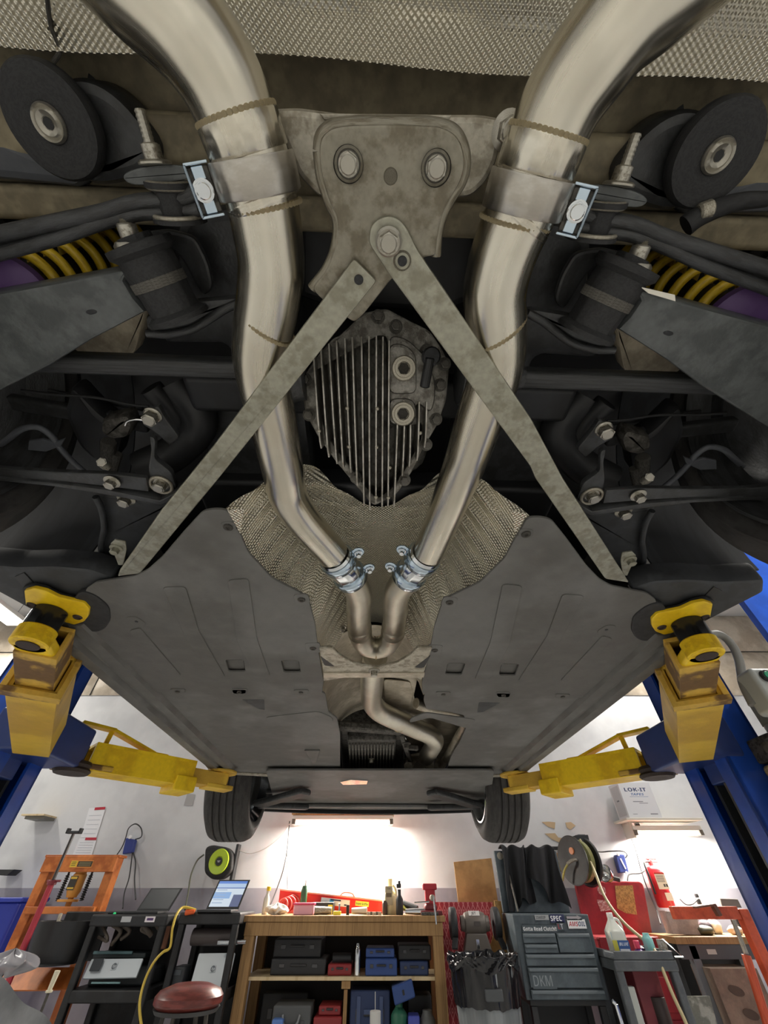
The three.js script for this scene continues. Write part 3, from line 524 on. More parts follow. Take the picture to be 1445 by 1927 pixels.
// coil spring on its purple perch
{
  const c = at(28, 556, 0.58);
  const sgs = () => { const p = []; const R = 0.046; for (let i = 0; i <= 150; i++) { const a = i / 20 * 6.283; const k = Math.min(1, i / 18, (150 - i) / 18); p.push(V3(c.x + Math.cos(a) * R, c.y + 0.022 + 0.006 * (1 - k) + i / 150 * 0.3, c.z + Math.sin(a) * R)); } return tube(p, 0.0074, { seg: 320, rs: 10 }); };
  const s = both('coil_spring', sgs, M.springYellow, 'yellow coil spring');
  const perch = merged(place(lathe([[0, 0], [0.042, 0], [0.048, 0.004], [0.048, 0.014], [0.042, 0.018], [0, 0.02]], 32), c.clone().add(V3(0, -0.004, 0)), UP));
  part(s[0], 'perch', perch, M.purple, 'purple spring perch'); part(s[1], 'perch', mirror(perch), M.purple, 'purple spring perch');
  const bump = merged(place(lathe([[0, 0.02], [0.026, 0.02], [0.026, 0.1], [0.02, 0.11], [0.022, 0.32], [0, 0.32]], 20), c, UP)); part(s[0], 'bump_stop', bump, M.blackPlastic); part(s[1], 'bump_stop', mirror(bump), M.blackPlastic);
}
both('sensor_cover', () => [plate([C(400, 800), C(520, 720), C(790, 590), C(745, 780), C(735, 810), C(690, 855), C(480, 850)], 0.62, 0.03, { bevel: 0.002, round: 0.004 })], M.beige, 'beige moulded cover');
both('drive_shaft', () => [rod(L(-0.17, 0.58, 0.272), L(-0.78, 0.575, 0.27), 0.0165, 20), place(lathe([[0, 0], [0.045, 0], [0.05, 0.02], [0.042, 0.032], [0.046, 0.042], [0.034, 0.055], [0.036, 0.066], [0.022, 0.08], [0.018, 0.1]], 28), L(-0.12, 0.58, 0.272), V3(-1, 0, 0))], M.blackPaint, 'black half shaft');
// guide arm in front: channel, bracket and bolts
{
  const arm = both('guide_arm', () => [
    plate([[-110, 868], [0, 882], [100, 888], [205, 892], [275, 900], [280, 926], [200, 916], [100, 906], [0, 898], [-110, 890]], 0.515, 0.01, { bevel: 0.003 }),
    plate([[-110, 894], [0, 900], [100, 909], [200, 922], [300, 942], [335, 925], [330, 940], [305, 952], [200, 932], [100, 916], [0, 906], [-110, 902]], 0.51, 0.03, { bevel: 0.003 }),
    plate([C(810, 1270), C(845, 1290), C(840, 1400), C(930, 1470), C(960, 1560), C(900, 1610), C(820, 1560), C(805, 1450), C(820, 1350)], 0.525, 0.012, { bevel: 0.003, round: 0.008 }),
    plate([C(800, 1130), C(860, 1110), C(900, 1180), C(975, 1280), C(925, 1330), C(850, 1260), C(770, 1210)], 0.56, 0.012, { bevel: 0.003, round: 0.006 }),
  ], M.blackPaint, 'black guide arm with a bolted bracket');
  const bb = [bolt(at(304, 909, 0.525), DOWN, 0.011, { flange: 1.3 }), bolt(at(288, 781, 0.56), DOWN, 0.012, { flange: 1.2 }), bolt(at(C(585, 1440)[0], C(585, 1440)[1], 0.51), V3(0.2, -0.5, 0.8), 0.008, { flange: 0, h: 0.02 }), bolt(at(C(610, 1520)[0], C(610, 1520)[1], 0.512), DOWN, 0.009), bolt(at(238, 938, 0.54), DOWN, 0.011, { flange: 1.5 })];
  for (const b of bb) { const g = merged(b); part(arm[0], 'bolt', g, M.steel); part(arm[1], 'bolt', mirror(g), M.steel); }
  const rg = merged(ring(at(303, 913, 0.523), UP, 0.0185, 0.003, 32, 8)); part(arm[0], 'bush_ring', rg, M.castLight); part(arm[1], 'bush_ring', mirror(rg), M.castLight);
}
both('upper_link', () => [bar(at(20, 755, 0.66), at(280, 800, 0.66), 0.03, 0.02, UP, 0.006), bar(at(90, 735, 0.7), at(270, 770, 0.7), 0.008, 0.008, UP, 0.002)], M.blackPaint);
both('wheel_carrier', () => [
  tube([at(330, 720, 0.66), at(375, 790, 0.64), at(330, 850, 0.62), at(270, 880, 0.6)], 0.034, { seg: 40, rs: 16 }),
  plate([C(380, 1000), C(560, 1180), C(680, 1230), C(640, 1400), C(540, 1440), C(420, 1330), C(340, 1150)], 0.64, 0.05, { bevel: 0.012, round: 0.015 }),
  tube([C(820, 1010), C(900, 1100), C(960, 1200), C(940, 1280)].map(([x, y]) => at(x, y, 0.63)), 0.02, { seg: 24, rs: 12 }),
], M.blackPlastic, 'black wheel carrier');
both('caliper', () => [plate([C(545, 1190), C(690, 1160), C(720, 1220), C(690, 1290), C(600, 1300), C(540, 1260)], 0.6, 0.04, { bevel: 0.01, round: 0.01 }), rod(at(...C(590, 1300), 0.6), at(...C(590, 1440), 0.6), 0.013, 14), rod(at(...C(640, 1370), 0.6), at(...C(610, 1470), 0.6), 0.009, 12)], M.castDark, 'dark caliper body');
both('brake_hose', () => tube([[0, 838], [18, 824], [45, 806], [75, 805], [98, 822], [108, 836], [130, 862], [160, 890]].map(([x, y]) => at(x, y, 0.6)), 0.0055, { seg: 50, rs: 8 }), M.rail, 'grey brake hose');
both('hose_bracket', () => plate([C(155, 1300), C(230, 1290), C(290, 1310), C(350, 1290), C(330, 1330), C(250, 1360), C(150, 1350)], 0.595, 0.006, { bevel: 0.002 }), M.rail);
both('sensor_wire', () => tube([[280, 765], [250, 762], [180, 748], [100, 742], [40, 735]].map(([x, y]) => at(x, y, 0.62)), 0.0025, { seg: 30, rs: 6 }), M.rubber);
part(car, 'wire_loop', tube([C(680, 1215), C(690, 1195), C(740, 1183), C(795, 1192), C(800, 1200)].map(([x, y]) => at(x, y, 0.55)), 0.002, { seg: 24, rs: 6 }), M.chrome, 'loose bare wire loop');
part(car, 'paper_tag', plate([[1205, 540], [1270, 555], [1271, 567], [1220, 552]], 0.528, 0.001, { bevel: 0 }), col(0xe9e4d6, 0.7), 'small white sticker on the right arm');
part(car, 'vent_hose', tube([[1445, 375], [1390, 380], [1350, 392], [1310, 410], [1290, 425]].map(([x, y]) => at(x, y, 0.6)), (t) => 0.008 + 0.005 * t, { seg: 30, rs: 12 }), M.rubber);
part(car, 'hose_ring', rod(at(1312, 402, 0.597), at(1340, 392, 0.597), 0.0105, 16), M.castLight);

// rear wheels, their arches and the closing plates in front of them
function wheel(x, h, d, s, r = 0.335, w = 0.26, rm = M.polished) {
  const hw = w / 2, rim = 0.24, prof = [[rim - 0.012, -hw + 0.03], [rim, -hw + 0.014], [rim + 0.03, -hw - 0.002], [r - 0.045, -hw + 0.002], [r - 0.014, -hw + 0.02], [r - 0.003, -hw + 0.045]];
  const grooves = [-0.055, -0.018, 0.018, 0.055]; let y = -hw + 0.045;
  for (const g of grooves) { prof.push([r, g - 0.0055], [r - 0.008, g - 0.004], [r - 0.008, g + 0.004], [r, g + 0.0055]); }
  prof.push([r - 0.003, hw - 0.045], [r - 0.014, hw - 0.02], [r - 0.045, hw - 0.002], [rim + 0.03, hw + 0.002], [rim, hw - 0.014], [rim - 0.012, hw - 0.03]);
  const c = L(x, h, d), ax = V3(1, 0, 0), t = part(car, 'tyre', place(lathe(prof, 72), c, ax), M.tyre, 'black tyre with four tread grooves');
  const q = [[0.2, -hw + 0.05], [0.232, -hw + 0.045], [0.238, -hw + 0.01], [0.243, -hw + 0.004], [0.236, -hw + 0.002], [0.23, -hw + 0.012], [0.222, -hw + 0.06], [0.21, 0.02], [0.205, hw - 0.05], [0.23, hw - 0.02], [0.243, hw - 0.004]];
  part(t, 'rim', place(lathe(q, 64), c, ax), rm, rm === M.polished ? 'bright alloy rim' : 'rear alloy rim with the shade put into its colour');
  const sgs = []; for (let i = 0; i < 10; i++) { const a = i / 10 * 6.283, o = V3(0, Math.cos(a), Math.sin(a)); sgs.push(bar(c.clone().addScaledVector(ax, s * 0.075).addScaledVector(o, 0.03), c.clone().addScaledVector(ax, s * 0.095).addScaledVector(o, 0.215), 0.028, 0.02, ax, 0.006)); }
  part(t, 'spokes', [sgs, place(cyl(0.07, 0.05, 24), c.clone().addScaledVector(ax, s * 0.075 - 0.025), ax)], M.castDark);
  part(t, 'brake_disc', place(lathe([[0.06, -0.014], [0.17, -0.014], [0.17, 0.014], [0.06, 0.014]], 48), c, ax), M.castDark);
}
for (const s of [-1, 1]) { wheel(s * 0.785, 0.57, 0.245, s, 0.325, 0.26, M.blackPaint); wheel(s * 0.80, 0.557, 2.93, s, 0.335, 0.25); }  // rear rims get black paint in place of the shade around them
both('arch_liner', () => sheet((u, v) => { const a = -0.1 + u * 2.3, r = 0.40; return L(-0.62 - v * 0.24, 0.56 + r * Math.sin(a), 0.28 + r * Math.cos(a)); }, 30, 6, 0.004), M.liner, 'dark wheel arch liner');
both('arch_wall', () => [plate([C(490, 1600).map((v) => v), [172, 925], [235, 935], [320, 950], [318, 985], [255, 1080], [168, 1090], [180, 1050], [195, 1010], [186, 960]], 0.545, 0.05, { bevel: 0.01, round: 0.01 }), tube([[180, 935], [190, 955], [196, 990], [190, 1030], [196, 1060]].map(([x, y]) => at(x, y, 0.535)), 0.006, { seg: 30, rs: 8 })], M.liner, 'dark plate in front of the wheel arch');
both('rocker_end', () => [plate([[-60, 1060], [30, 1068], [100, 1066], [168, 1072], [215, 1089], [178, 1120], [200, 1150], [170, 1196], [150, 1190], [60, 1150], [-60, 1085]], 0.476, 0.05, { bevel: 0.008, round: 0.01 })], M.liner, 'dark grey rear end of the sill');
both('jack_point', () => plate([[150, 1112], [178, 1120], [205, 1142], [208, 1168], [196, 1186], [176, 1192], [150, 1180], [120, 1150]], 0.4625, 0.012, { bevel: 0.004, round: 0.02 }), M.rubber, 'black oval jack point');
both('rocker_slot', () => plate([[27, 1086], [45, 1078], [62, 1096], [44, 1106]], 0.474, 0.004, { bevel: 0.001 }), M.blackPlastic);

// sills
both('sill', () => {
  const prof = [[-0.69, 0.475], [-0.70, 0.456], [-0.728, 0.453], [-0.738, 0.464], [-0.757, 0.464], [-0.764, 0.452], [-0.80, 0.453], [-0.815, 0.46], [-0.84, 0.53], [-0.855, 0.62], [-0.845, 0.8], [-0.7, 0.8], [-0.69, 0.6]];
  return plateAt(prof.map(([x, h]) => L(x, h, 0.865)), V3(0, 0, -1), 1.51, { bevel: 0.004 });
}, M.panel, 'long dark grey sill');

// aero panels
const GP = (x, y) => [400 + x / 2.223, 860 + y / 2.223], FP = (x, y) => [x / 2.89, 900 + y / 2.89];
{
  const out = [[429, 961], [405, 958], [381, 962], [346, 1000], [304, 1049], [277, 1073], [253, 1085], [214, 1091], [180, 1096], [160, 1110], [165, 1150], [158, 1190], [282, 1303], [400, 1308], [500, 1312], [606, 1304], [609, 1281], [598, 1218], [593, 1175], [580, 1125], [557, 1112], [512, 1089], [467, 1040], [452, 1006], [440, 985]];
  const pocket = (cx, cy) => [GP(cx - 42, cy - 24), GP(cx + 34, cy - 24), GP(cx + 42, cy + 26), GP(cx - 28, cy + 26)];
  const pan = both('rear_aero_panel', () => plate(out, 0.466, 0.006, { bevel: 0.002, round: 0.01, holes: [pocket(95, 873), pocket(326, 876)] }), M.panel, 'grey plastic underbody panel beside the tunnel');
  const sub = (name, g, m, lab) => { g = merged(g); part(pan[0], name, g, m, lab); part(pan[1], name, mirror(g), m, lab); };
  for (const [cx, cy] of [[95, 873], [326, 876]]) sub('pocket', plate(pocket(cx, cy).map(([x, y], i) => [x, y]), 0.476, 0.003, { bevel: 0.0005 }), M.panel);
  const rib = (px) => plate(px, 0.4635, 0.004, { bevel: 0.0018, round: 0.012 });
  sub('raised_rib', rib([FP(880, 595), FP(1008, 592), FP(1080, 830), FP(1225, 1083), FP(1150, 1088), FP(1000, 850)]), M.panel);
  sub('raised_rib', rib([FP(700, 830), FP(760, 815), FP(985, 1075), FP(905, 1090)]), M.panel);
  sub('raised_rib', rib([GP(62, 516), GP(150, 511), GP(185, 760), GP(240, 918), GP(178, 922), GP(100, 770)]), M.panel);
  for (const [x, y] of [GP(65, 293), GP(372, 596), GP(420, 800)]) { sub('screw_tab', plate([[x - 16, y - 9], [x + 12, y - 10], [x + 17, y + 8], [x - 12, y + 10]], 0.4645, 0.004, { round: 0.01 }), M.panel); sub('screw', place(lathe([[0, 0.0015], [0.003, 0.0015], [0.0035, 0.003], [0.0065, 0.0035], [0.0085, 0.002], [0.0085, 0]], 20), at(x, y, 0.4645), DOWN), M.castDark); }
  for (const [x, y] of [FP(965, 1160), FP(1300, 1162), GP(112, 980), GP(370, 985)]) { sub('screw_tab', plate([[x - 15, y - 4], [x + 15, y - 4], [x + 12, y + 5], [x - 12, y + 5]], 0.463, 0.005, { round: 0.012 }), M.panel); sub('screw', place(cyl(0.007, 0.003, 16), at(x, y, 0.463), DOWN), M.castDark); }
  sub('clip_hole', place(cyl(0.004, 0.002, 12), at(257, 1169, 0.4655), DOWN), M.blackPlastic);
  sub('oval_boss', plate([[235, 1162], [255, 1160], [276, 1174], [270, 1181], [250, 1178]], 0.4645, 0.003, { round: 0.012 }), M.panel);
}
{
  const pan = [part(car, 'front_aero_panel', plate([[262, 1290], [400, 1298], [600, 1300], [612, 1306], [618, 1340], [634, 1352], [640, 1380], [640, 1458], [400, 1458]], 0.472, 0.006, { bevel: 0.002, round: 0.01 }), M.panel, 'dark front underbody panel on the left'),
    part(car, 'front_aero_panel', plate([[1180, 1296], [1000, 1300], [800, 1302], [797, 1318], [802, 1334], [845, 1340], [872, 1346], [880, 1362], [866, 1395], [848, 1425], [838, 1458], [985, 1458]], 0.472, 0.006, { bevel: 0.002, round: 0.01 }), M.panel, 'dark front underbody panel on the right')];
  const sub = (name, g, m, lab) => { g = merged(g); part(pan[0], name, g, m, lab); part(pan[1], name, mirror(g), m, lab); };
  sub('recess', plate([GP(120, 1015), GP(215, 1015), GP(220, 1060), GP(190, 1055)], 0.4712, 0.003, { round: 0.008 }), M.blackPaint);
  sub('ridge', plate([GP(220, 1090), GP(440, 1065), GP(500, 1090), GP(505, 1110), GP(420, 1085), GP(250, 1130)], 0.4695, 0.005, { round: 0.02 }), M.panel);
  sub('edge_strip', plate([GP(10, 1318), GP(340, 1335), GP(335, 1343), GP(10, 1326)], 0.466, 0.006, { bevel: 0.002 }), M.castLight);
}
// tunnel: fluted heat shield, cross brace, forward shield
{
  const half = spline([V3(0.27, 0, 0), V3(0.262, 0.14, 0), V3(0.238, 0.28, 0), V3(0.172, 0.42, 0), V3(0.168, 0.6, 0), V3(0.172, 1, 0)]);
  const shield = part(car, 'tunnel_heat_shield', sheet((u, v) => {
    const s = u * 2 - 1, a = Math.abs(s), w = half.getPoint(v).x, rear = a < 0.55 ? 0.455 + 0.15 * Math.cos(a / 0.55 * Math.PI / 2) ** 1.3 : 0.455 + (a - 0.55) * 0.05;
    const d = rear + (1.16 - rear) * v, top = 0.665 - 0.02 * v, k = Math.cos(a * Math.PI / 2), edge = 0.468;
    const shape = Math.pow(k, 0.75), flute = a > 0.14 && a < 0.97 ? Math.sin((v * 0.86 - a * 0.26) * 92) * 0.0075 * Math.min(1, 1.5 * Math.sin((a - 0.14) / 0.83 * Math.PI)) * (1 - 0.3 * v) : 0;
    return L(-s * w, edge + (top - edge) * shape * (0.78 + 0.22 * sm(0, 0.35, v) + (a < 0.5 ? 0.0 : 0)) + flute, d);
  }, 120, 150, 0.0012), M.shield, 'silver dimpled tunnel heat shield with flutes');
  for (const s of [-1, 1]) part(shield, 'ear', plate(s < 0 ? [GP(62, 224), GP(132, 216), GP(116, 322)] : [GP(1318, 240), GP(1252, 224), GP(1264, 318)], 0.4635, 0.0015, { bevel: 0.0005 }), M.shield);
  for (const [x, y] of [GP(545, 712), GP(830, 722)]) part(shield, 'bolt', bolt(at(x, y, 0.585), DOWN, 0.007, { flange: 1.5, stud: 0.008 }), M.steel);
  const B7 = (x, y) => [560 + x / 4.25, 1220 + y / 4.25];
  const brace = part(car, 'tunnel_brace', plate([B7(172, 0), B7(205, 195), B7(205, 265), B7(380, 237), B7(950, 235), B7(990, 262), B7(1020, 170), B7(1078, -5), B7(960, -5), B7(900, 55), B7(790, 120), B7(620, 155), B7(450, 120), B7(340, 60), B7(270, -5)], 0.459, 0.008, { bevel: 0.003, round: 0.006 }), M.castLight, 'light alloy brace across the tunnel');
  for (const q of [[[180, 60], [300, 148], [215, 140]], [[1065, 55], [930, 155], [1010, 158]]]) part(brace, 'opening', plate(q.map(([x, y]) => B7(x, y)), 0.4585, 0.002, { bevel: 0.0005, round: 0.01 }), M.blackPlastic);
  part(brace, 'lip', plate([B7(205, 200), B7(1018, 203), B7(1010, 236), B7(205, 238)], 0.455, 0.006, { bevel: 0.002 }), M.shieldPlain);
  part(brace, 'bolt', bolt(at(...B7(612, 178), 0.459), DOWN, 0.011), M.steel);
  part(car, 'forward_heat_shield', [sheet((u, v) => { const s = u * 2 - 1; const foot = 0.479 + (s < 0 ? 0.13 * sm(0.25, 0.5, v) : 0); return L(-s * (0.172 + 0.01 * v), foot + (0.623 - foot) * Math.pow(Math.cos(s * Math.PI / 2), 0.5), 1.14 + v * 0.78); }, 40, 24, 0.0015),
    plate([B7(690, 250), B7(900, 270), B7(945, 440), B7(1040, 470), B7(1270, 498), B7(1340, 525), B7(1358, 600), B7(1290, 720), B7(1200, 870), B7(1150, 955), B7(1110, 960), B7(1000, 900), B7(850, 700), B7(700, 560)], 0.61, 0.004, { bevel: 0.001, round: 0.02 }),
    tube([B7(945, 440), B7(1040, 470), B7(1270, 505), B7(1335, 540), B7(1345, 600), B7(1280, 720), B7(1200, 860), B7(1150, 945)].map(([x, y]) => at(x, y, 0.53)), 0.02, { seg: 70, rs: 12 })], M.shieldPlain, 'plain silver forward heat shield');
  const gb = part(car, 'gearbox', [plate([B7(320, 600), B7(840, 660), B7(860, 1010), B7(360, 1030), B7(330, 700)], 0.56, 0.12, { bevel: 0.02, round: 0.03 }), plate([B7(395, 735), B7(790, 735), B7(770, 980), B7(420, 980)], 0.525, 0.05, { bevel: 0.01, round: 0.02 }), bar(at(...B7(320, 620), 0.54), at(...B7(840, 660), 0.54), 0.05, 0.03, UP, 0.008)], M.castDark, 'dark gearbox with a finned sump');
  for (let i = 0; i < 15; i++) { const x = 415 + i * 25; part(gb, 'sump_fin', bar(at(...B7(x, 765), 0.52), at(...B7(x + (i - 7) * -1.2, 968), 0.52), 0.007, 0.014, UP, 0.002), M.cast); }
  part(gb, 'sump_plug', bolt(at(...B7(590, 885), 0.515), DOWN, 0.012), M.steel);
  part(car, 'gearbox_bracket', [bar(at(...B7(830, 690), 0.53), at(...B7(900, 900), 0.53), 0.02, 0.02), bar(at(...B7(850, 790), 0.53), at(...B7(960, 800), 0.53), 0.02, 0.02), ...bolt(at(...B7(870, 760), 0.52), DOWN, 0.014)], M.castDark);
  part(car, 'front_undertray', [plate([[500, 1450], [930, 1450], [925, 1488], [915, 1526], [520, 1526], [510, 1488]], 0.452, 0.01, { bevel: 0.003, round: 0.03 }), bar(L(-0.62, 0.44, 3.3), L(0.62, 0.44, 3.3), 0.06, 0.02, UP, 0.008)], M.panel, 'dark front undertray');
  part(car, 'front_lip', sheet((u, v) => { const s = u * 2 - 1; return L(s * 0.8, 0.425 + v * 0.12, 3.42 + 0.14 * (1 - s * s) + v * 0.05); }, 40, 6, 0.01), col(0x2b2a2c, 0.4), 'dark front bumper edge');
  part(car, 'glare_plate', plate([[640, 1472], [660, 1468], [692, 1470], [690, 1476], [645, 1477]], 0.449, 0.003, { bevel: 0.001 }), M.chrome, 'small chrome plate standing in for a slit of glare');  // bright plate stands for glare through a slit, no cover there
  part(car, 'drain_scoop', plate([GP(384, 1230), GP(448, 1230), GP(430, 1285), GP(418, 1285)], 0.466, 0.006, { bevel: 0.002 }), M.panel);
  both('front_arm', () => [bar(L(-0.36, 0.43, 2.72), L(-0.68, 0.40, 2.96), 0.09, 0.03, UP, 0.012), bar(L(-0.40, 0.42, 3.2), L(-0.68, 0.40, 3.0), 0.05, 0.03, UP, 0.012), rod(L(-0.3, 0.5, 3.02), L(-0.66, 0.48, 3.05), 0.014, 14)], M.blackPaint, 'black front suspension arm');
}
// ---------- two-post lift: left post built, right post its mirror image ----------
const toWorld = (x, y, d) => V3(x, y, -d).applyAxisAngle(UP, YAW).add(V3(0.008, 0, 0));
{
  const BX = 1.44, BD = 1.70, base = toWorld(-BX, 0, BD);
  const Q = (x, h, d) => V3(x + BX, CAM + h, -d + BD);                // x across the car, h above the eye, d ahead, seen from the left post's foot
  const posts = [-1, 1].map((s) => { const t = thing('lift_post', s < 0 ? 'blue lift post on the left with two yellow arms' : 'blue lift post on the right with two yellow arms and a pump', 'car lift', toWorld(s * BX, 0, BD).toArray(), 'posts of the car lift'); t.rotation.y = YAW; return t; });
  const LF = frameOf(posts[0]);
  const two = (name, gs, m, lab, par) => { const g = merged(gs); return [part(par?.[0] ?? posts[0], name, g, m, lab), part(par?.[1] ?? posts[1], name, mirror(g), m, lab)]; };
  const H = 3.6, x0 = -1.455, x1 = -1.29, d0 = 1.57, d1 = 1.83, th = 0.012, up = (a, b, c, d) => { const p = Q(a, 0, c), q = Q(b, 0, d); return boxUV(new THREE.BoxGeometry(Math.abs(q.x - p.x), H, Math.abs(q.z - p.z)).translate((p.x + q.x) / 2, H / 2, (p.z + q.z) / 2)); };
  const colm = two('column', [up(x0, x1, d0, d0 + th), up(x0, x1, d1 - th, d1), up(x0, x0 + th, d0, d1), up(x1 - th, x1, d0, d0 + 0.07), up(x1 - th, x1, d1 - 0.075, d1), box(0.5, 0.02, 0.5, 0, 0, 0, 0.004)], M.liftBlue, 'blue folded steel column');
  two('guide_channel', [up(x0 + 0.015, x0 + 0.025, d0 + 0.02, d1 - 0.02)], M.blackPlastic, 'dark channel inside the column', colm);
  for (const d of [d0 + 0.105, d1 - 0.10]) two('guide_rail', [up(x0 + 0.03, x1 - 0.03, d, d + 0.014)], col(0x55585c, 0.35, 0.7), undefined, colm);
  const bbox = (xa, xb, ha, hb, da, db, r = 0.006) => box(xb - xa, hb - ha, db - da, (xa + xb) / 2 + BX, CAM + ha, -(da + db) / 2 + BD, r);
  const car_ = two('carriage', [bbox(-1.36, -1.16, 0.36, 0.50, 1.56, 1.86, 0.012), bbox(-1.40, -1.31, 0.30, 0.95, 1.65, 1.74)], M.liftNavy, 'dark blue carriage');
  two('stop_bolt', bolt(Q(-1.36, 0.355, 1.6), DOWN, 0.018, { h: 0.02 }), M.steel, undefined, car_);
  // rear arm, reaching back to the rear jack point
  const tip = at(66, 1234, 0.372, LF), far = at(58, 1419, 0.36, LF), dirR = far.clone().sub(tip).setY(0).normalize(), a0 = (t, h) => tip.clone().setY(CAM + h).addScaledVector(dirR, t), reach = tip.distanceTo(far), near = at(52, 1302, 0.36, LF).distanceTo(tip);
  const hollow = (p, q, w, h, t) => { const d = q.clone().sub(p).normalize(), s = d.clone().cross(UP); return [[0, -1], [0, 1], [1, -1], [1, 1]].map(([ax, k]) => { const o = ax ? s.clone().multiplyScalar(k * (w / 2 - t / 2)) : UP.clone().multiplyScalar(k * (h / 2 - t / 2)); return bar(p.clone().add(o), q.clone().add(o), ax ? t : w, ax ? h - 1.5 * t : t, UP, 0.002); }); };
  const arm = two('rear_arm', [hollow(a0(near, 0.412), a0(reach + 0.02, 0.412), 0.112, 0.105, 0.012)], M.liftWorn, 'worn yellow rear arm with grease');
  two('arm_collar', [hollow(a0(near - 0.012, 0.412), a0(near + 0.028, 0.412), 0.132, 0.122, 0.014)], M.liftGrease, 'greasy collar at the open arm end', arm);
  two('inner_arm', [hollow(a0(0, 0.409), a0(0.5, 0.409), 0.082, 0.075, 0.01)], M.liftGrease, 'greasy yellow inner arm', arm);
  const pad = at(97, 1150, 0.457, LF), pp = (h) => pad.clone().setY(CAM + h);
  two('pad_socket', [rod(pp(0.376), pp(0.412), 0.037, 28), bar(pp(0.39), a0(0.02, 0.39), 0.074, 0.028, UP, 0.008)], M.liftYellow, 'yellow pad socket', arm);
  two('socket_hole', place(cyl(0.022, 0.003, 24), pp(0.3765), DOWN), M.grease, undefined, arm);
  two('pad_post', [rod(pp(0.408), pp(0.458), 0.0335, 28)], mat({ color: 0x17181b, roughness: 0.18 }), 'glossy black post', arm);
  const pad2 = [[45, 1112], [64, 1107], [86, 1112], [110, 1124], [132, 1129], [158, 1135], [168, 1146], [166, 1160], [158, 1170], [140, 1176], [124, 1172], [105, 1160], [92, 1150], [66, 1148], [48, 1138]];
  two('pad_plate', plate(pad2, 0.457, 0.008, { bevel: 0.002, round: 0.004 }, LF), M.liftYellow, 'yellow pad plate with ragged edges', arm);
  two('pad_rubber', plate(pad2.map(([x, y]) => [106 + (x - 106) * 1.06, 1140 + (y - 1140) * 1.12 - 2]), 0.4655, 0.008, { bevel: 0.002, round: 0.006 }, LF), M.rubber, undefined, arm);
  for (const [x, y] of [[60, 1138], [146, 1161]]) two('pad_bolt', place(lathe([[0, 0.001], [0.007, 0.001], [0.0085, 0.003], [0.0105, 0.0]], 20), at(x, y, 0.457, LF), DOWN), M.grease, undefined, arm);
  // front arm, with its guard
  const dirF = V3(0.56, 0, -0.55).normalize(), f0 = (t, h) => Q(-1.27, h, 1.86).add(dirF.clone().multiplyScalar(t));
  const fa = two('front_arm', [hollow(f0(0.1, 0.415), f0(0.55, 0.415), 0.13, 0.1, 0.014), bar(f0(0.47, 0.37), f0(0.57, 0.37), 0.15, 0.06, UP, 0.006)], M.liftYellow, 'bright yellow front arm');
  two('inner_arm', [hollow(f0(0.3, 0.412), f0(0.74, 0.412), 0.08, 0.06, 0.01)], M.liftWorn, 'worn inner arm', fa);
  two('pad_socket', [place(cyl(0.04, 0.05, 24), f0(0.72, 0.40).setY(CAM + 0.40), UP), place(cyl(0.075, 0.01, 28), f0(0.72, 0).setY(CAM + 0.445), UP), bar(f0(0.64, 0.385), f0(0.78, 0.385), 0.085, 0.02, UP, 0.005)], M.liftWorn, undefined, fa);
  const gear = at(132, 1456, 0.35, LF); two('pivot_gear', [place(lathe([[0.02, 0], [0.062, 0], [0.07, 0.01], [0.064, 0.018], [0.07, 0.028], [0.062, 0.04], [0.02, 0.04]], 14), gear, UP), rod(gear, gear.clone().setY(CAM + 0.45), 0.025, 20)], M.grease, 'dark greasy pivot gear', fa);
  two('pivot_plate', [bar(f0(0, 0.378), f0(0.2, 0.378), 0.14, 0.02, UP, 0.006)], M.liftGrease, undefined, fa);
  two('guard', [bar(f0(0.02, 0.535), f0(0.16, 0.53), 0.05, 0.012, UP, 0.003), bar(f0(0.15, 0.53), f0(0.36, 0.472), 0.05, 0.012, UP, 0.003), bar(f0(0.35, 0.471), f0(0.42, 0.471), 0.05, 0.012, UP, 0.003), bar(f0(0.15, 0.53), f0(0.14, 0.4), 0.014, 0.02, dirF, 0.003)], M.liftYellow, 'bent yellow guard bar', fa);
  // hydraulic power unit on the right post
  const PW = toWorld(BX, 0, BD), pu = thing('hydraulic_power_unit', 'grey pump motor with a control box and a dirty tank on the right post', 'pump', [1.535, CAM - 0.25, -1.54]);
  const U = (x, h, d) => V3(x - 1.46, h + 0.25, -d + 1.42);
  const ub = (xa, xb, ha, hb, da, db, r = 0.01) => box(xb - xa, hb - ha, db - da, (xa + xb) / 2 - 1.46, ha + 0.25, -(da + db) / 2 + 1.42, r);
  part(pu, 'tank', [ub(1.24, 1.66, -0.25, 0.30, 1.31, 1.48, 0.05), ub(1.27, 1.63, 0.29, 0.33, 1.33, 1.5, 0.015)], mat({ map: mottle(0xb7a983, 0x6f6040, 0.5, 0.72, 0.25, nB, 0.08), roughness: 0.45 }), 'dirty cream oil tank');
  part(pu, 'filler_cap', [place(cyl(0.03, 0.035, 20), U(1.3, 0.32, 1.36), UP), place(cyl(0.022, 0.05, 16), U(1.27, 0.31, 1.33), V3(-1, 0, 0.2))], M.blackPlastic);
  part(pu, 'manifold', [ub(1.27, 1.42, 0.335, 0.41, 1.32, 1.5, 0.008), ub(1.25, 1.27, 0.35, 0.39, 1.36, 1.42)], M.castDark, 'dark valve block');
  part(pu, 'valve_plate', [ub(1.345, 1.55, 0.335, 0.42, 1.30, 1.322, 0.004), ...bolt(U(1.40, 0.375, 1.30), BACK, 0.022)], M.castLight);
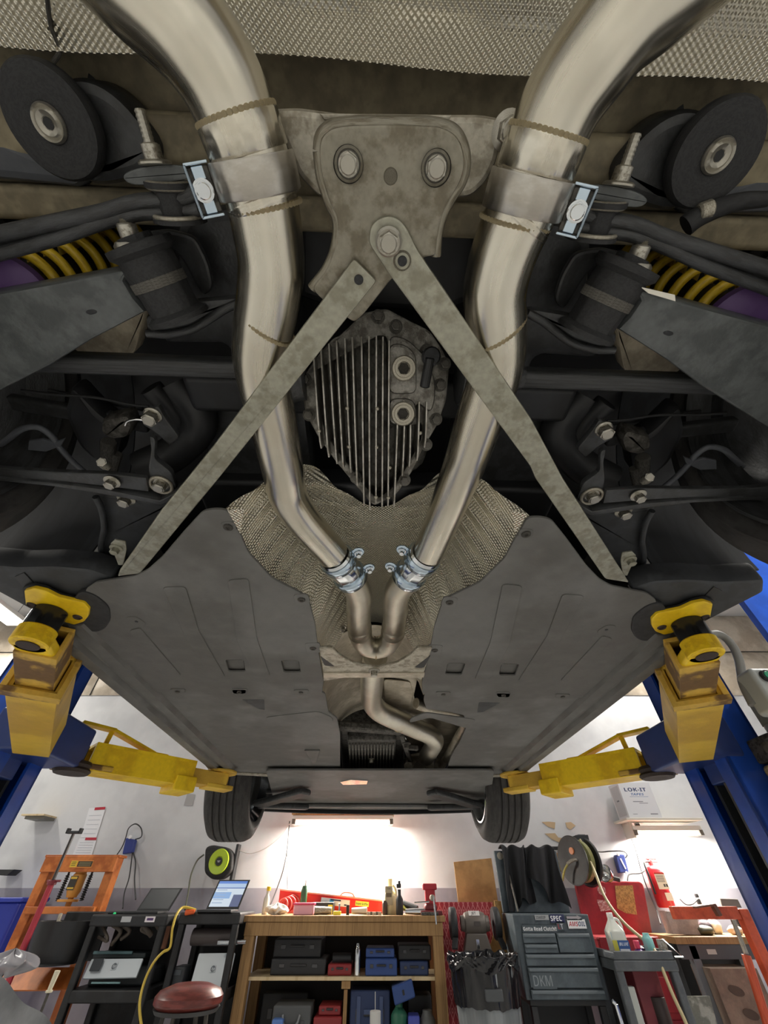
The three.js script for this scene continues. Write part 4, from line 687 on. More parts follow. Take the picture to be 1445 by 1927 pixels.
  const mz = 1.39; part(pu, 'motor', [place(lathe([[0, 0.42], [0.1, 0.42], [0.115, 0.43], [0.115, 0.445], [0.1, 0.45], [0.1, 0.545], [0.108, 0.55], [0.108, 0.585], [0.095, 0.6], [0, 0.605]].map(([r, y]) => [r, y + 0.25]), 40), V3(1.43 - 1.46, 0, -mz + 1.42), UP), ub(1.30, 1.4, 0.50, 0.585, 1.33, 1.4, 0.012)], col(0x9c9f9e, 0.45, 0.2), 'grey motor');
  for (let i = 0; i < 22; i++) { const a = i / 22 * 6.283; const dx = Math.cos(a), dz = Math.sin(a); part(pu, 'cooling_fin', bar(U(1.43 + dx * 0.108, 0.452, mz + dz * 0.108), U(1.43 + dx * 0.108, 0.545, mz + dz * 0.108), 0.003, 0.02, V3(dx, 0, -dz), 0.001), col(0x9c9f9e, 0.45, 0.2)); }
  const cb = part(pu, 'control_box', [ub(1.235, 1.43, 0.44, 0.585, 1.255, 1.34, 0.016)], col(0xb4b8b6, 0.4), 'grey control box');
  part(cb, 'push_button', [place(cyl(0.02, 0.014, 24), U(1.275, 0.552, 1.256), BACK)], M.blackPlastic); part(cb, 'button_face', place(cyl(0.012, 0.004, 20), U(1.275, 0.552, 1.243), BACK), col(0x3fa07a, 0.3), 'green button');
  part(cb, 'warning_label', label(0.13, 0.11, U(1.345, 0.505, 1.254), BACK, UP), print(130, 110, (c, w, h) => { c.fillStyle = '#e9e6df'; c.fillRect(0, 0, w, h); c.fillStyle = '#f2d91a'; c.fillRect(0, 0, w, 34); c.fillStyle = '#b5713a'; c.fillRect(0, 34, w, 12); c.strokeStyle = '#333'; c.lineWidth = 3; c.beginPath(); c.ellipse(58, 70, 22, 16, 0, 0, 7); c.stroke(); c.beginPath(); c.moveTo(42, 60); c.lineTo(74, 80); c.stroke(); c.fillStyle = '#777'; for (let i = 0; i < 3; i++) c.fillRect(12, 92 + i * 5, 96, 2); }), 'yellow and white warning label');
  for (const [x, h] of [[1.247, 0.452], [1.418, 0.452], [1.418, 0.573]]) part(cb, 'screw', bolt(U(x, h, 1.256), BACK, 0.004, { flange: 0 }), M.steel);
  part(pu, 'conduit', tube([[1.31, 0.48], [1.322, 0.55], [1.345, 0.60], [1.368, 0.65], [1.378, 0.70], [1.368, 0.74], [1.345, 0.752], [1.305, 0.74], [1.28, 0.70], [1.27, 0.64]].map(([x, h], i) => U(x - 0.075, h, 1.33 + (i > 7 ? 0.04 * (i - 7) : 0))), 0.015, { seg: 60, rs: 12 }), col(0x8c8b87, 0.5), 'grey bent conduit');
  part(pu, 'hydraulic_line', rod(U(1.27, 0.63, 1.46), U(1.13, 0.74, 1.5), 0.009, 12), M.blackPlastic);
}
{
  const t = thing('lift_post', 'bright blue lift post of the next bay at the right edge', 'car lift', [3.36, 0, -3.0]);
  part(t, 'column', [box(0.62, 3.9, 0.02, 0, 0, 0.15, 0.004), box(0.02, 3.9, 0.05, -0.3, 0, 0.125, 0.004), box(0.02, 3.9, 0.3, 0.3, 0, 0, 0.004), box(0.3, 3.9, 0.02, 0.15, 0, -0.14, 0.004)], M.liftBlue, 'glossy blue column');
  part(t, 'base_plate', box(0.75, 0.02, 0.5, 0, 0, 0, 0.004), M.liftBlue);
}
// ---------- things along the back wall ----------
function assembly(name, lab, category, parts, group) {                 // parts: [name, geometries, material, label, [sub-parts]] in world axes
  const all = parts.map(([n, gs, m, l, subs]) => [n, merged(gs), m, l, (subs || []).map(([a, b, c, d]) => [a, merged(b), c, d])]);
  const b = new THREE.Box3(); for (const p of all) for (const g of [p[1], ...p[4].map((s) => s[1])]) { g.computeBoundingBox(); b.union(g.boundingBox); }
  const c = V3((b.min.x + b.max.x) / 2, b.min.y, (b.min.z + b.max.z) / 2), t = thing(name, lab, category, c.toArray(), group);
  const move = (g) => g.translate(-c.x, -c.y, -c.z);
  for (const [n, g, m, l, subs] of all) { const q = part(t, n, move(g), m, l); for (const [sn, sg, smat, sl] of subs) part(q, sn, move(sg), smat, sl); }
  return t;
}
// box whose front face lies d ahead and fills the given rectangle of the survey photograph
function bx(x0, y0, x1, y1, d, depth, r = 0.005) {
  const m = (y0 + y1) / 2, a = ahead(x0, m, d), b = ahead(x1, m, d), t = ahead(x0, y0, d).y, u = ahead(x0, y1, d).y;
  return box(b.x - a.x, t - u, depth, (a.x + b.x) / 2, u, -d - depth / 2, r);
}
const flat = (pts, d, th = 0.004, opt = {}) => upright(pts, d, th, opt);
const q = (x, y, d) => ahead(x, y, d);
const wire = (pts, r = 0.004, seg = 50) => tube(pts.map(([x, y, d]) => q(x, y, d)), r, { seg, rs: 8 });
const floorBox = (x0, y0, x1, d, depth, r = 0.005) => { const a = q(x0, y0, d), b = q(x1, y0, d); return box(b.x - a.x, a.y, depth, (a.x + b.x) / 2, 0, -d - depth / 2, r); };
const WALL = -Z0, A1 = (x, y) => [x / 3.01, 1480 + y / 3.01], A2 = (x, y) => [380 + x / 3.01, 1480 + y / 3.01], A3 = (x, y) => [760 + x / 4.01, 1480 + y / 4.01], A4 = (x, y) => [1045 + x / 3.6125, 1480 + y / 3.6125];
const bxA = (f, x0, y0, x1, y1, d, depth, r) => { const a = f(x0, y0), b = f(x1, y1); return bx(a[0], a[1], b[0], b[1], d, depth, r); };
const bottle = (x, y, z, r, h, neck = 0.4, shoulder = 0.7) => place(lathe([[0, 0], [r * 0.92, 0], [r, 0.008], [r, h * shoulder], [r * 0.8, h * (shoulder + 0.08)], [r * neck, h * (shoulder + 0.18)], [r * neck, h], [0, h]], 24), V3(x, y, z), UP);

// workbench
const WB = 5.1, wx0 = q(457, 1735, WB).x, wx1 = q(838, 1735, WB).x, wTop = q(640, 1723, WB).y, wm = (wx0 + wx1) / 2, ww = wx1 - wx0, shelfY = q(640, 1840, WB).y;
assembly('workbench', 'heavy wooden workbench with a shelf, in the middle of the back wall', 'workbench', [
  ['top', box(ww, 0.04, 0.68, wm, wTop - 0.04, -WB - 0.34, 0.004), M.wood], ['apron', box(ww - 0.05, 0.085, 0.04, wm, wTop - 0.126, -WB - 0.03, 0.004), M.wood],
  ...[[-1, 0.06], [1, 0.06], [-1, 0.6], [1, 0.6]].map(([s, k]) => ['leg', box(0.09, wTop - 0.04, 0.09, wm + s * (ww / 2 - 0.075), 0, -WB - k, 0.004), M.wood]),
  ['shelf', box(ww - 0.16, 0.022, 0.6, wm, shelfY - 0.022, -WB - 0.36, 0.003), M.woodLight], ['shelf_support', [box(0.075, 0.045, 0.06, q(650, 1850, WB).x, shelfY - 0.068, -WB - 0.1, 0.003), box(0.03, shelfY - 0.07, 0.04, q(650, 1850, WB).x, 0, -WB - 0.1, 0.003)], M.wood],
  ['lower_shelf', box(ww - 0.2, 0.02, 0.56, wm, 0.16, -WB - 0.36, 0.003), M.wood], ['back_panel', box(ww - 0.1, wTop - 0.1, 0.01, wm, 0.02, -WB - 0.66, 0.002), col(0x3a3836, 0.7)],  // last panel is a dark sheet added to darken the space under the bench
]);
const S6 = (x, y) => [440 + x / 3.44, 1760 + y / 3.44];
const shelfThing = (name, lab, cat, x0, y0, x1, y1, d, depth, m, sitY, extra = () => []) => {
  const a = q(...S6(x0, y1), d), b = q(...S6(x1, y1), d), t = q(...S6(x0, y0), d).y, w = b.x - a.x, h = Math.max(0.02, t - sitY), cx = (a.x + b.x) / 2, z = -d - depth / 2;
  return assembly(name, lab, cat, [['body', box(w, h, depth, cx, sitY, z, 0.012), m], ...[-1, 1].map((s) => ['latch', box(w * 0.1, h * 0.22, 0.008, cx + s * w * 0.3, sitY + h * 0.45, -d + 0.003, 0.002), col(0x4a4a4c, 0.4)]), ['handle', box(w * 0.3, 0.012, 0.014, cx, sitY + h * 0.55, -d + 0.006, 0.004), col(0x303032, 0.5)], ...extra(cx, sitY, z, w, h)]);
};
const kb = col(0x2a2b2d, 0.55), kblue = col(0x2f4a86, 0.5), kred = col(0x8e2b2e, 0.5), knavy = col(0x27385f, 0.5);
shelfThing('tool_case', 'wide black tool case on the left of the bench shelf', 'tool case', 230, 150, 590, 262, 5.22, 0.4, kb, shelfY);
shelfThing('tool_case', 'black tool case lying on top of the wide black case', 'tool case', 250, 20, 560, 150, 5.26, 0.36, kb, q(...S6(300, 150), 5.22).y);
shelfThing('tool_case', 'red case in the middle of the bench shelf', 'tool case', 605, 185, 760, 262, 5.2, 0.3, kred, shelfY);
shelfThing('tool_case', 'lower of the two stacked blue cases on the bench shelf', 'tool case', 850, 150, 1058, 258, 5.18, 0.34, kblue, shelfY);
shelfThing('tool_case', 'upper of the two stacked blue cases on the bench shelf', 'tool case', 853, 82, 1040, 147, 5.2, 0.3, kblue, q(...S6(853, 149), 5.18).y);
shelfThing('tool_case', 'navy case at the right end of the bench shelf', 'tool case', 1075, 168, 1262, 252, 5.2, 0.34, knavy, shelfY);
shelfThing('tool_case', 'black case lying on the navy case at the right end', 'tool case', 1065, 60, 1280, 165, 5.24, 0.3, kb, q(...S6(1075, 167), 5.2).y);
single('spray_can', 'slim shiny spray can standing on the bench shelf beside the blue cases', 'can', [bottle(q(...S6(797, 250), 5.2).x, shelfY, -5.2, 0.026, 0.19, 0.5, 0.8)], M.polished);
single('drill', 'dark power tool with a bright tip lying on the red case', 'drill', [rod(q(...S6(640, 150), 5.3), q(...S6(760, 150), 5.3), 0.035, 18), bar(q(...S6(740, 150), 5.3), q(...S6(750, 182), 5.3), 0.05, 0.05)], kb);
const low = 0.18;
shelfThing('tool_bag', 'grey tool bag with a handle on the lower bench shelf', 'tool bag', 240, 455, 490, 590, 5.15, 0.3, col(0x595b5c, 0.8), low, (cx, y, z, w, h) => [['strap', tube([V3(cx - 0.07, y + h * 0.8, -5.14), V3(cx - 0.05, y + h * 0.6, -5.12), V3(cx + 0.05, y + h * 0.6, -5.12), V3(cx + 0.07, y + h * 0.8, -5.14)], 0.008, { seg: 24, rs: 8 }), col(0x8a8c8e, 0.6)]]);
shelfThing('tool_case', 'light blue case in front of the grey tool bag', 'tool case', 240, 545, 312, 600, 5.08, 0.1, col(0x5f86cc, 0.5), low);
shelfThing('tool_case', 'upper of two red cases on the lower bench shelf', 'tool case', 545, 455, 690, 525, 5.2, 0.25, kred, q(...S6(545, 528), 5.17).y);
shelfThing('tool_case', 'lower of two red cases on the lower bench shelf', 'tool case', 510, 528, 696, 600, 5.17, 0.3, kred, low);
shelfThing('tool_case', 'large navy case with moulded ribs on the lower bench shelf', 'tool case', 745, 355, 1012, 600, 5.22, 0.3, knavy, low, (cx, y, z, w, h) => [['moulded_rib', [[-0.28, 0.5, 0.1, 0.55], [0.0, 0.5, 0.3, 0.1], [0.28, 0.5, 0.1, 0.55]].map(([k, v, a, b]) => box(w * a, h * b, 0.012, cx + k * w, y + h * (v - b / 2 + 0.12), -5.214, 0.004)), col(0x46557a, 0.5)]]);
single('white_canister', 'white cylinder with a wire standing in front of the lower bench shelf', 'canister', [place(cyl(0.042, q(...S6(915, 488), 4.9).y, 24), q(...S6(915, 575), 4.9).setY(0), UP), rod(q(...S6(915, 488), 4.9), q(...S6(915, 365), 4.9), 0.003, 6)], col(0xc9c9c6, 0.5));
single('green_jug', 'green jug on the lower bench shelf', 'jug', [bottle(q(...S6(1072, 575), 5.15).x, low, -5.2, 0.068, q(...S6(1072, 440), 5.15).y - low, 0.45, 0.72)], col(0x2c6a52, 0.45));
shelfThing('tool_case', 'small periwinkle blue box beside the green jug', 'box', 1130, 522, 1206, 600, 5.12, 0.15, col(0x5560c0, 0.5), low);
single('grey_jar', 'grey jar at the right end of the lower bench shelf', 'jar', [bottle(q(...S6(1258, 575), 5.15).x, low, -5.2, 0.065, q(...S6(1258, 490), 5.15).y - low, 0.6, 0.75)], col(0x6a6c6a, 0.5));
{
  const a = q(...S6(1030, 385), 5.2), b = q(...S6(1160, 330), 5.2);
  assembly('tool_case', 'navy case leaning at an angle above the green jug', 'tool case', [['body', bar(a, b, 0.2, 0.1, UP, 0.012), kblue], ['latch', bar(a.clone().lerp(b, 0.45).add(V3(0, 0, 0.1)), a.clone().lerp(b, 0.55).add(V3(0, 0, 0.1)), 0.01, 0.03), kb]]);
  shelfThing('tool_case', 'black case at the back right of the lower bench shelf', 'tool case', 1130, 385, 1290, 600, 5.38, 0.2, kb, low);
  shelfThing('tool_case', 'black case at the back left of the lower bench shelf', 'tool case', 160, 370, 460, 600, 5.46, 0.16, kb, low);
}

// on the bench top
const S1 = (x, y) => [480 + x / 3.803, 1650 + y / 3.803], tY = wTop;
const onTop = (x0, y0, x1, d, depth, r = 0.006) => { const a = q(...S1(x0, 262), d), b = q(...S1(x1, 262), d), h = q(...S1(x0, y0), d).y - tY; return box(b.x - a.x, h, depth, (a.x + b.x) / 2, tY, -d - depth / 2, r); };
const xT = (x, d) => q(...S1(x, 262), d).x, hT = (x, y, d) => q(...S1(x, y), d).y - tY;
{
  const d = 5.5, P = (x, y) => q(...S1(x, y), d), pts = [[178, 92], [925, 172], [905, 255], [240, 215]].map(([x, y]) => P(x, y)); pts[2].y = Math.max(pts[2].y, tY + 0.002); pts[3].y = tY + 0.05;
  const n = V3(0, 0, -1), lp = (u, v) => { const a = pts[0].clone().lerp(pts[1], u), b = pts[3].clone().lerp(pts[2], u); return a.lerp(b, v).add(V3(0, 0, 0.001)); }, along = pts[1].clone().sub(pts[0]).normalize(), upv = BACK.clone().cross(along);
  assembly('torque_wrench_case', 'long bright red case lying along the back of the bench top', 'tool case', [
    ['body', [plateAt([pts[0], pts[1], V3(pts[1].x, tY + 0.004, pts[1].z), V3(pts[3].x, tY + 0.004, pts[3].z), V3(pts[0].x, tY + 0.05, pts[0].z)], n, 0.09, { bevel: 0.008 })], col(0xd9281f, 0.4)],
    ['lid_edge', bar(pts[0].clone().add(V3(0, 0, 0.004)), pts[1].clone().add(V3(0, 0, 0.004)), 0.02, 0.014, UP, 0.004), col(0xf0a090, 0.4)],
    ['handle', tube([P(610, 136), P(628, 115), P(695, 120), P(712, 146)].map((p) => p.add(V3(0, 0, 0.01))), 0.006, { seg: 30, rs: 8 }), col(0xe88a78, 0.4)],
    ['label', label(0.29, 0.05, lp(0.52, 0.48), BACK, upv), print(290, 50, (c, w, h) => { c.fillStyle = '#f0efee'; c.fillRect(0, 0, w, h); c.fillStyle = '#58b9e8'; c.fillRect(86, 4, 42, 26); c.fillStyle = '#2b2b4a'; c.fillRect(96, 5, 104, 10); c.fillRect(236, 32, 34, 10); c.fillStyle = '#c33'; c.fillRect(278, 30, 4, 10); }), 'white printed label'],
    ['label', label(0.135, 0.035, lp(0.79, 0.42), BACK, upv), print(135, 35, (c, w, h) => { c.fillStyle = '#d9e85a'; c.fillRect(0, 0, w, h); c.fillStyle = '#3a5a2a'; c.font = 'bold 20px sans-serif'; c.fillText('Input Griffin', 6, 25); }), 'yellow green label'],
  ]);
}
single('oil_bottle', 'clear bottle with a yellow cap at the left end of the bench top', 'bottle', [bottle(xT(62, 5.3), tY, -5.34, 0.03, hT(62, 100, 5.3), 0.45, 0.65)], col(0xbdb8ac, 0.3));
single('bottle_cap', 'yellow cap on the clear bottle at the left end of the bench top', 'cap', [place(cyl(0.02, 0.03, 18), V3(xT(72, 5.3) - 0.008, tY + hT(62, 100, 5.3) + 0.0005, -5.34), UP)], col(0xe2bd1e, 0.4));
assembly('parts_bin', 'clear pink plastic bin on the bench top', 'bin', [['body', [onTop(270, 195, 415, 5.2, 0.1, 0.01)], mat({ color: 0xf0b6c6, roughness: 0.35 })], ['rim', [(() => { const g = onTop(264, 186, 420, 5.19, 0.12, 0.004); g.computeBoundingBox(); const b = g.boundingBox; return box(b.max.x - b.min.x, 0.014, 0.12, (b.max.x + b.min.x) / 2, b.max.y - 0.014, -5.25, 0.004); })()], col(0xd8486e, 0.4), 'dark pink rim']]);
assembly('glue_bottle', 'green bottle with a pale nozzle standing behind the pink bin', 'bottle', [['body', bottle(xT(334, 5.36), tY, -5.38, 0.032, hT(334, 70, 5.36), 0.7, 0.85), col(0x2f5f3a, 0.35)], ['nozzle', place(lathe([[0, 0], [0.014, 0], [0.006, 0.03], [0.004, 0.06], [0, 0.06]], 14), V3(xT(338, 5.36), tY + hT(334, 70, 5.36), -5.38), UP), col(0xd8d2c4, 0.5)]]);
single('plastic_bag', 'crumpled white plastic bag at the left of the bench top', 'bag', sheet((u, v) => { const a = u * 6.283, r = 0.085 * Math.sin(Math.PI * (0.08 + v * 0.92)) * (1 + 0.22 * Math.sin(a * 5 + v * 9)); return V3(xT(150, 5.22) + r * Math.cos(a) * 1.15, tY + 0.002 + 0.075 * v + 0.008 * Math.sin(a * 7), -5.24 + r * Math.sin(a) * 0.6); }, 40, 16, 0), col(0xe9e6e0, 0.35));
single('air_hose', 'coil of red cable behind the plastic bag on the bench top', 'cable', [0, 1, 2, 3].map((i) => ring(V3(xT(190 + i * 22, 5.42), tY + 0.06 + 0.004 * i, -5.42 - i * 0.015), V3(0.2 * (i - 1.5), 0.3, 1), 0.05 + 0.004 * i, 0.007, 36, 8)), col(0xc4504a, 0.4));
assembly('tool_case', 'black case with a yellow tab on the bench top beside the pink bin', 'tool case', [['body', onTop(405, 182, 555, 5.3, 0.18), kb], ['tab', onTop(518, 200, 550, 5.295, 0.004, 0.001), col(0xd9c13a, 0.5)]]);
single('metal_tube', 'pale metal tube lying in front of the black case on the bench top', 'tube', rod(V3(xT(425, 5.2), tY + 0.03, -5.2), V3(xT(545, 5.2), tY + 0.03, -5.22), 0.03, 20, 0.024), M.castLight);
assembly('glue_stick', 'small yellow block on the bench top', 'block', [['body', onTop(558, 245, 612, 5.16, 0.06), col(0xe6e04a, 0.4)], ['knob', place(cyl(0.008, 0.05, 12), V3(xT(600, 5.18), tY + hT(600, 245, 5.16), -5.19), UP), M.polished]]);
single('socket', 'tall dark socket standing on the bench top', 'socket', place(cyl(0.015, hT(660, 200, 5.2), 18), V3(xT(662, 5.2), tY, -5.2), UP), col(0x3a3534, 0.4, 0.5));
single('bearing_race', 'pale tapered sleeve lying on the bench top', 'sleeve', rod(V3(xT(690, 5.2), tY + 0.028, -5.22), V3(xT(800, 5.2), tY + 0.028, -5.2), 0.02, 20, 0.027), col(0xd9d2c2, 0.4, 0.4));
for (let i = 0; i < 5; i++) single('nut', ['first', 'second', 'third', 'fourth', 'fifth'][i] + ' loose steel nut on the bench top, counted from the pale sleeve', 'nut', place(new THREE.CylinderGeometry(0.02, 0.02, 0.022, 6).toNonIndexed(), V3(xT(812 + i * 20, 5.2), tY + 0.011, -5.17 - (i % 2) * 0.06), UP), i % 2 ? M.castDark : M.castLight, 'loose nuts on the bench top');
single('small_jar', 'small dark jar on the bench top left of the cream jug', 'jar', bottle(xT(928, 5.24), tY, -5.26, 0.025, hT(928, 170, 5.24), 0.5, 0.8), col(0x4a3a30, 0.4));
assembly('jug', 'tall cream jug with a pale label on the bench top', 'jug', [['body', bottle(xT(967, 5.3), tY, -5.34, 0.075, hT(967, 12, 5.3), 0.3, 0.5), col(0xe8dcae, 0.4)], ['label', label(0.07, 0.13, V3(xT(958, 5.26), tY + 0.13, -5.262), BACK, UP), print(60, 110, (c, w, h) => { c.fillStyle = '#b9ae92'; c.fillRect(0, 0, w, h); c.fillStyle = '#6d6350'; c.font = 'bold 16px sans-serif'; c.fillText('TEM', 12, 20); c.fillRect(8, 40, 44, 24); }), 'brown printed label'], ['handle', tube([[985, 60], [1004, 90], [1006, 140], [994, 165]].map(([x, y]) => q(...S1(x, y), 5.3)), 0.01, { seg: 20, rs: 8 }), col(0xe8dcae, 0.4)]]);
assembly('spray_gun', 'black trigger bottle beside the cream jug on the bench top', 'spray bottle', [['body', bottle(xT(1035, 5.2), tY, -5.22, 0.034, hT(1035, 90, 5.2), 0.45, 0.6), kb], ['trigger', [box(0.045, 0.03, 0.03, xT(1032, 5.2), tY + hT(1035, 80, 5.2), -5.22, 0.006), place(cyl(0.012, 0.05, 12), V3(xT(1036, 5.2), tY + hT(1035, 80, 5.2), -5.22), UP)], kb]]);
assembly('angle_grinder', 'dark angle grinder with a yellow guard lying by the vise', 'grinder', [['body', [rod(V3(xT(1060, 5.35), tY + 0.07, -5.36), V3(xT(1160, 5.35), tY + 0.032, -5.3), 0.03, 18)], kb], ['guard', place(cyl(0.05, 0.02, 24), V3(xT(1065, 5.35), tY + 0.05, -5.345), V3(0.5, 1, 0.6)), col(0x8a8a34, 0.5)]]);
single('steel_pipe', 'short steel pipe lying in front of the vise', 'pipe', rod(V3(xT(1075, 5.18), tY + 0.024, -5.2), V3(xT(1220, 5.18), tY + 0.024, -5.2), 0.018, 18, 0.024), M.polished);
{
  const d = 5.12, X = (x) => q(...S1(x, 262), d).x, Y = (y) => q(...S1(1265, y), d).y, cx = X(1265);
  assembly('vise', 'red bench vise at the right end of the workbench', 'vise', [
    ['base', [box(0.2, 0.03, 0.2, cx, tY, -d - 0.12, 0.006), box(0.12, Y(190) - tY - 0.02, 0.14, cx, tY + 0.02, -d - 0.12, 0.03)], col(0x6b2328, 0.45)],
    ['jaw', [box(0.095, Y(62) - Y(190), 0.07, cx, Y(190) - 0.01, -d - 0.1, 0.012), box(0.135, 0.045, 0.09, cx, Y(62) - 0.03, -d - 0.1, 0.01)], col(0xa82733, 0.4), 'red jaws'],
    ['screw', place(cyl(0.022, 0.12, 20), V3(cx + 0.012, Y(150), -d - 0.08), BACK), M.castLight], ['handle', [rod(V3(cx + 0.02, Y(140), -d + 0.05), V3(cx + 0.03, Y(340), -d + 0.05), 0.008, 12), rod(V3(cx - 0.16, Y(185), -d + 0.02), V3(cx - 0.02, Y(178), -d + 0.02), 0.006, 10)], M.polished, 'steel handle bar'],
    ['jaw_plate', box(0.16, 0.02, 0.03, cx - 0.02, tY + 0.001, -d + 0.0, 0.003), M.castDark],
  ]);
}

// wall above the bench
for (const [pts, r, m] of [[[[545, 1545, 5.78], [543, 1565, 5.8], [540, 1600, 5.81], [532, 1640, 5.81], [520, 1675, 5.8], [508, 1705, 5.75]], 0.006, kb], [[[540, 1605, 5.82], [540, 1640, 5.82], [541, 1672, 5.8]], 0.004, kb], [[[445, 1598, 5.78], [470, 1606, 5.8], [500, 1596, 5.8], [530, 1572, 5.8], [545, 1550, 5.78]], 0.004, col(0xa9a8a6, 0.5)]]) { const g = wire(pts, r); g.translate(-light1.position.x, -light1.position.y, -light1.position.z); part(light1, 'cord', g, m); }
{
  const d = 5.66, c = q(...A1(1240, 425), d), k = [[1160, 345], [1200, 330], [1290, 345], [1318, 380], [1312, 480], [1260, 525], [1200, 528], [1155, 490]].map((p) => A1(...p));
  assembly('hose_reel', 'round black hose reel with a lime green face on the wall', 'hose reel', [
    ['housing', flat(k, d, 0.13, { bevel: 0.02, round: 0.04 }), M.rubber], ['face', place(lathe([[0, 0.004], [0.04, 0.004], [0.045, 0.012], [0.102, 0.02], [0.107, 0], [0, 0]], 48), c.clone().add(V3(0, 0, -0.002)), BACK), col(0xb6d233, 0.4), 'lime green round face', ],
    ['hub_label', place(cyl(0.036, 0.006, 32), c.clone().add(V3(0, 0, 0.003)), BACK), kb], ['hub_print', label(0.044, 0.02, c.clone().add(V3(0, 0, 0.0095)), BACK, UP), print(64, 30, (g, w, h) => { g.fillStyle = '#1c1c1d'; g.fillRect(0, 0, w, h); g.fillStyle = '#cfcfcf'; g.fillRect(6, 4, 52, 7); g.fillRect(16, 16, 32, 9); })],
    ['bracket', [box(0.03, 0.3, 0.1, q(...A1(1318, 425), d).x, c.y - 0.15, -5.77, 0.005)], kb, 'black wall bracket'],
  ]);
  single('hose', 'dark hose hanging from the left side of the lime reel', 'hose', wire([[384, 1608, 5.66], [372, 1618, 5.65], [360, 1645, 5.6], [354, 1680, 5.5], [348, 1712, 5.4]], 0.008), col(0x4a4c3e, 0.5));
}
for (const [pts, lab] of [[[[455, 290], [505, 122], [600, 118], [545, 290]], 'upper of the two white sheets with a red strip on the wall'], [[[410, 388], [450, 292], [550, 292], [520, 388]], 'lower of the two white sheets with a red strip on the wall']]) {
  const p = pts.map((k) => A1(...k)), [a, b] = [p[1], p[2]];
  assembly('paper_sheet', lab, 'paper', [['sheet', flat(p, WALL - 0.008, 0.002, { bevel: 0 }), col(0xe6e7ea, 0.6)], ['clip', flat([[a[0] + (b[0] - a[0]) * 0.35, a[1] - 1], [b[0] - 1, b[1] - 1], [b[0] - 2, b[1] + 4], [a[0] + (b[0] - a[0]) * 0.3, a[1] + 4]], WALL - 0.012, 0.004, { bevel: 0.001 }), col(0xb32638, 0.5), 'red strip'], ['print', [0.25, 0.4, 0.55, 0.7, 0.85].map((t) => { const l = [p[1][0] + (p[0][0] - p[1][0]) * t, p[1][1] + (p[0][1] - p[1][1]) * t], r = [p[2][0] + (p[3][0] - p[2][0]) * t, p[2][1] + (p[3][1] - p[2][1]) * t]; return flat([[l[0] + 4, l[1]], [r[0] - 4, r[1]], [r[0] - 4, r[1] + 0.9], [l[0] + 4, l[1] + 0.9]], WALL - 0.0095, 0.001, { bevel: 0 }); }), col(0xc2c5cc, 0.6)]], 'sheets on the wall');
}
assembly('power_box', 'blue power box with looped cords on the left of the wall', 'power box', [['body', flat([A1(690, 385), A1(712, 290), A1(765, 300), A1(745, 375)], 5.76, 0.07, { bevel: 0.01, round: 0.015 }), col(0x2c3c86, 0.4)], ['indicator', place(cyl(0.018, 0.02, 14), q(...A1(740, 287), 5.76), BACK), col(0xe4e4e8, 0.4)], ['cord', wire([A1(765, 300), A1(800, 285), A1(800, 240), A1(765, 212), A1(730, 235), A1(712, 290), A1(690, 345), A1(660, 390)].map((p) => [...p, 5.78]), 0.006, 70), kb], ['cord', wire([[...A1(755, 375), 5.78], [...A1(768, 430), 5.75], [...A1(762, 520), 5.7], [...A1(768, 640), 5.55]], 0.006), kb], ['cord', wire([[...A1(750, 375), 5.78], [...A1(730, 520), 5.72], [...A1(705, 600), 5.65], [...A1(695, 690), 5.5]], 0.006), kb]]);
assembly('wall_shelf', 'small wooden shelf high on the wall beside the left lift post', 'shelf', [['board', bxA(A1, 120, 155, 250, 165, 5.6, 0.24, 0.002), M.woodLight], ['bracket', bxA(A1, 140, 166, 250, 184, 5.62, 0.2, 0.003), col(0x6c6a60, 0.5)]]);
single('wall_bracket', 'black bracket on the wall at the far left', 'bracket', flat([A1(-10, 470), A1(80, 470), A1(40, 503), A1(-10, 503)], 5.7, 0.14, { bevel: 0.004 }), kb);
single('paper_tag', 'grey paper tag on the wall left of the front tyre', 'tag', flat([A1(1060, 40), A1(1105, 45), A1(1090, 110), A1(1040, 108)], WALL - 0.006, 0.002, { bevel: 0 }), col(0xa9a9a9, 0.7));

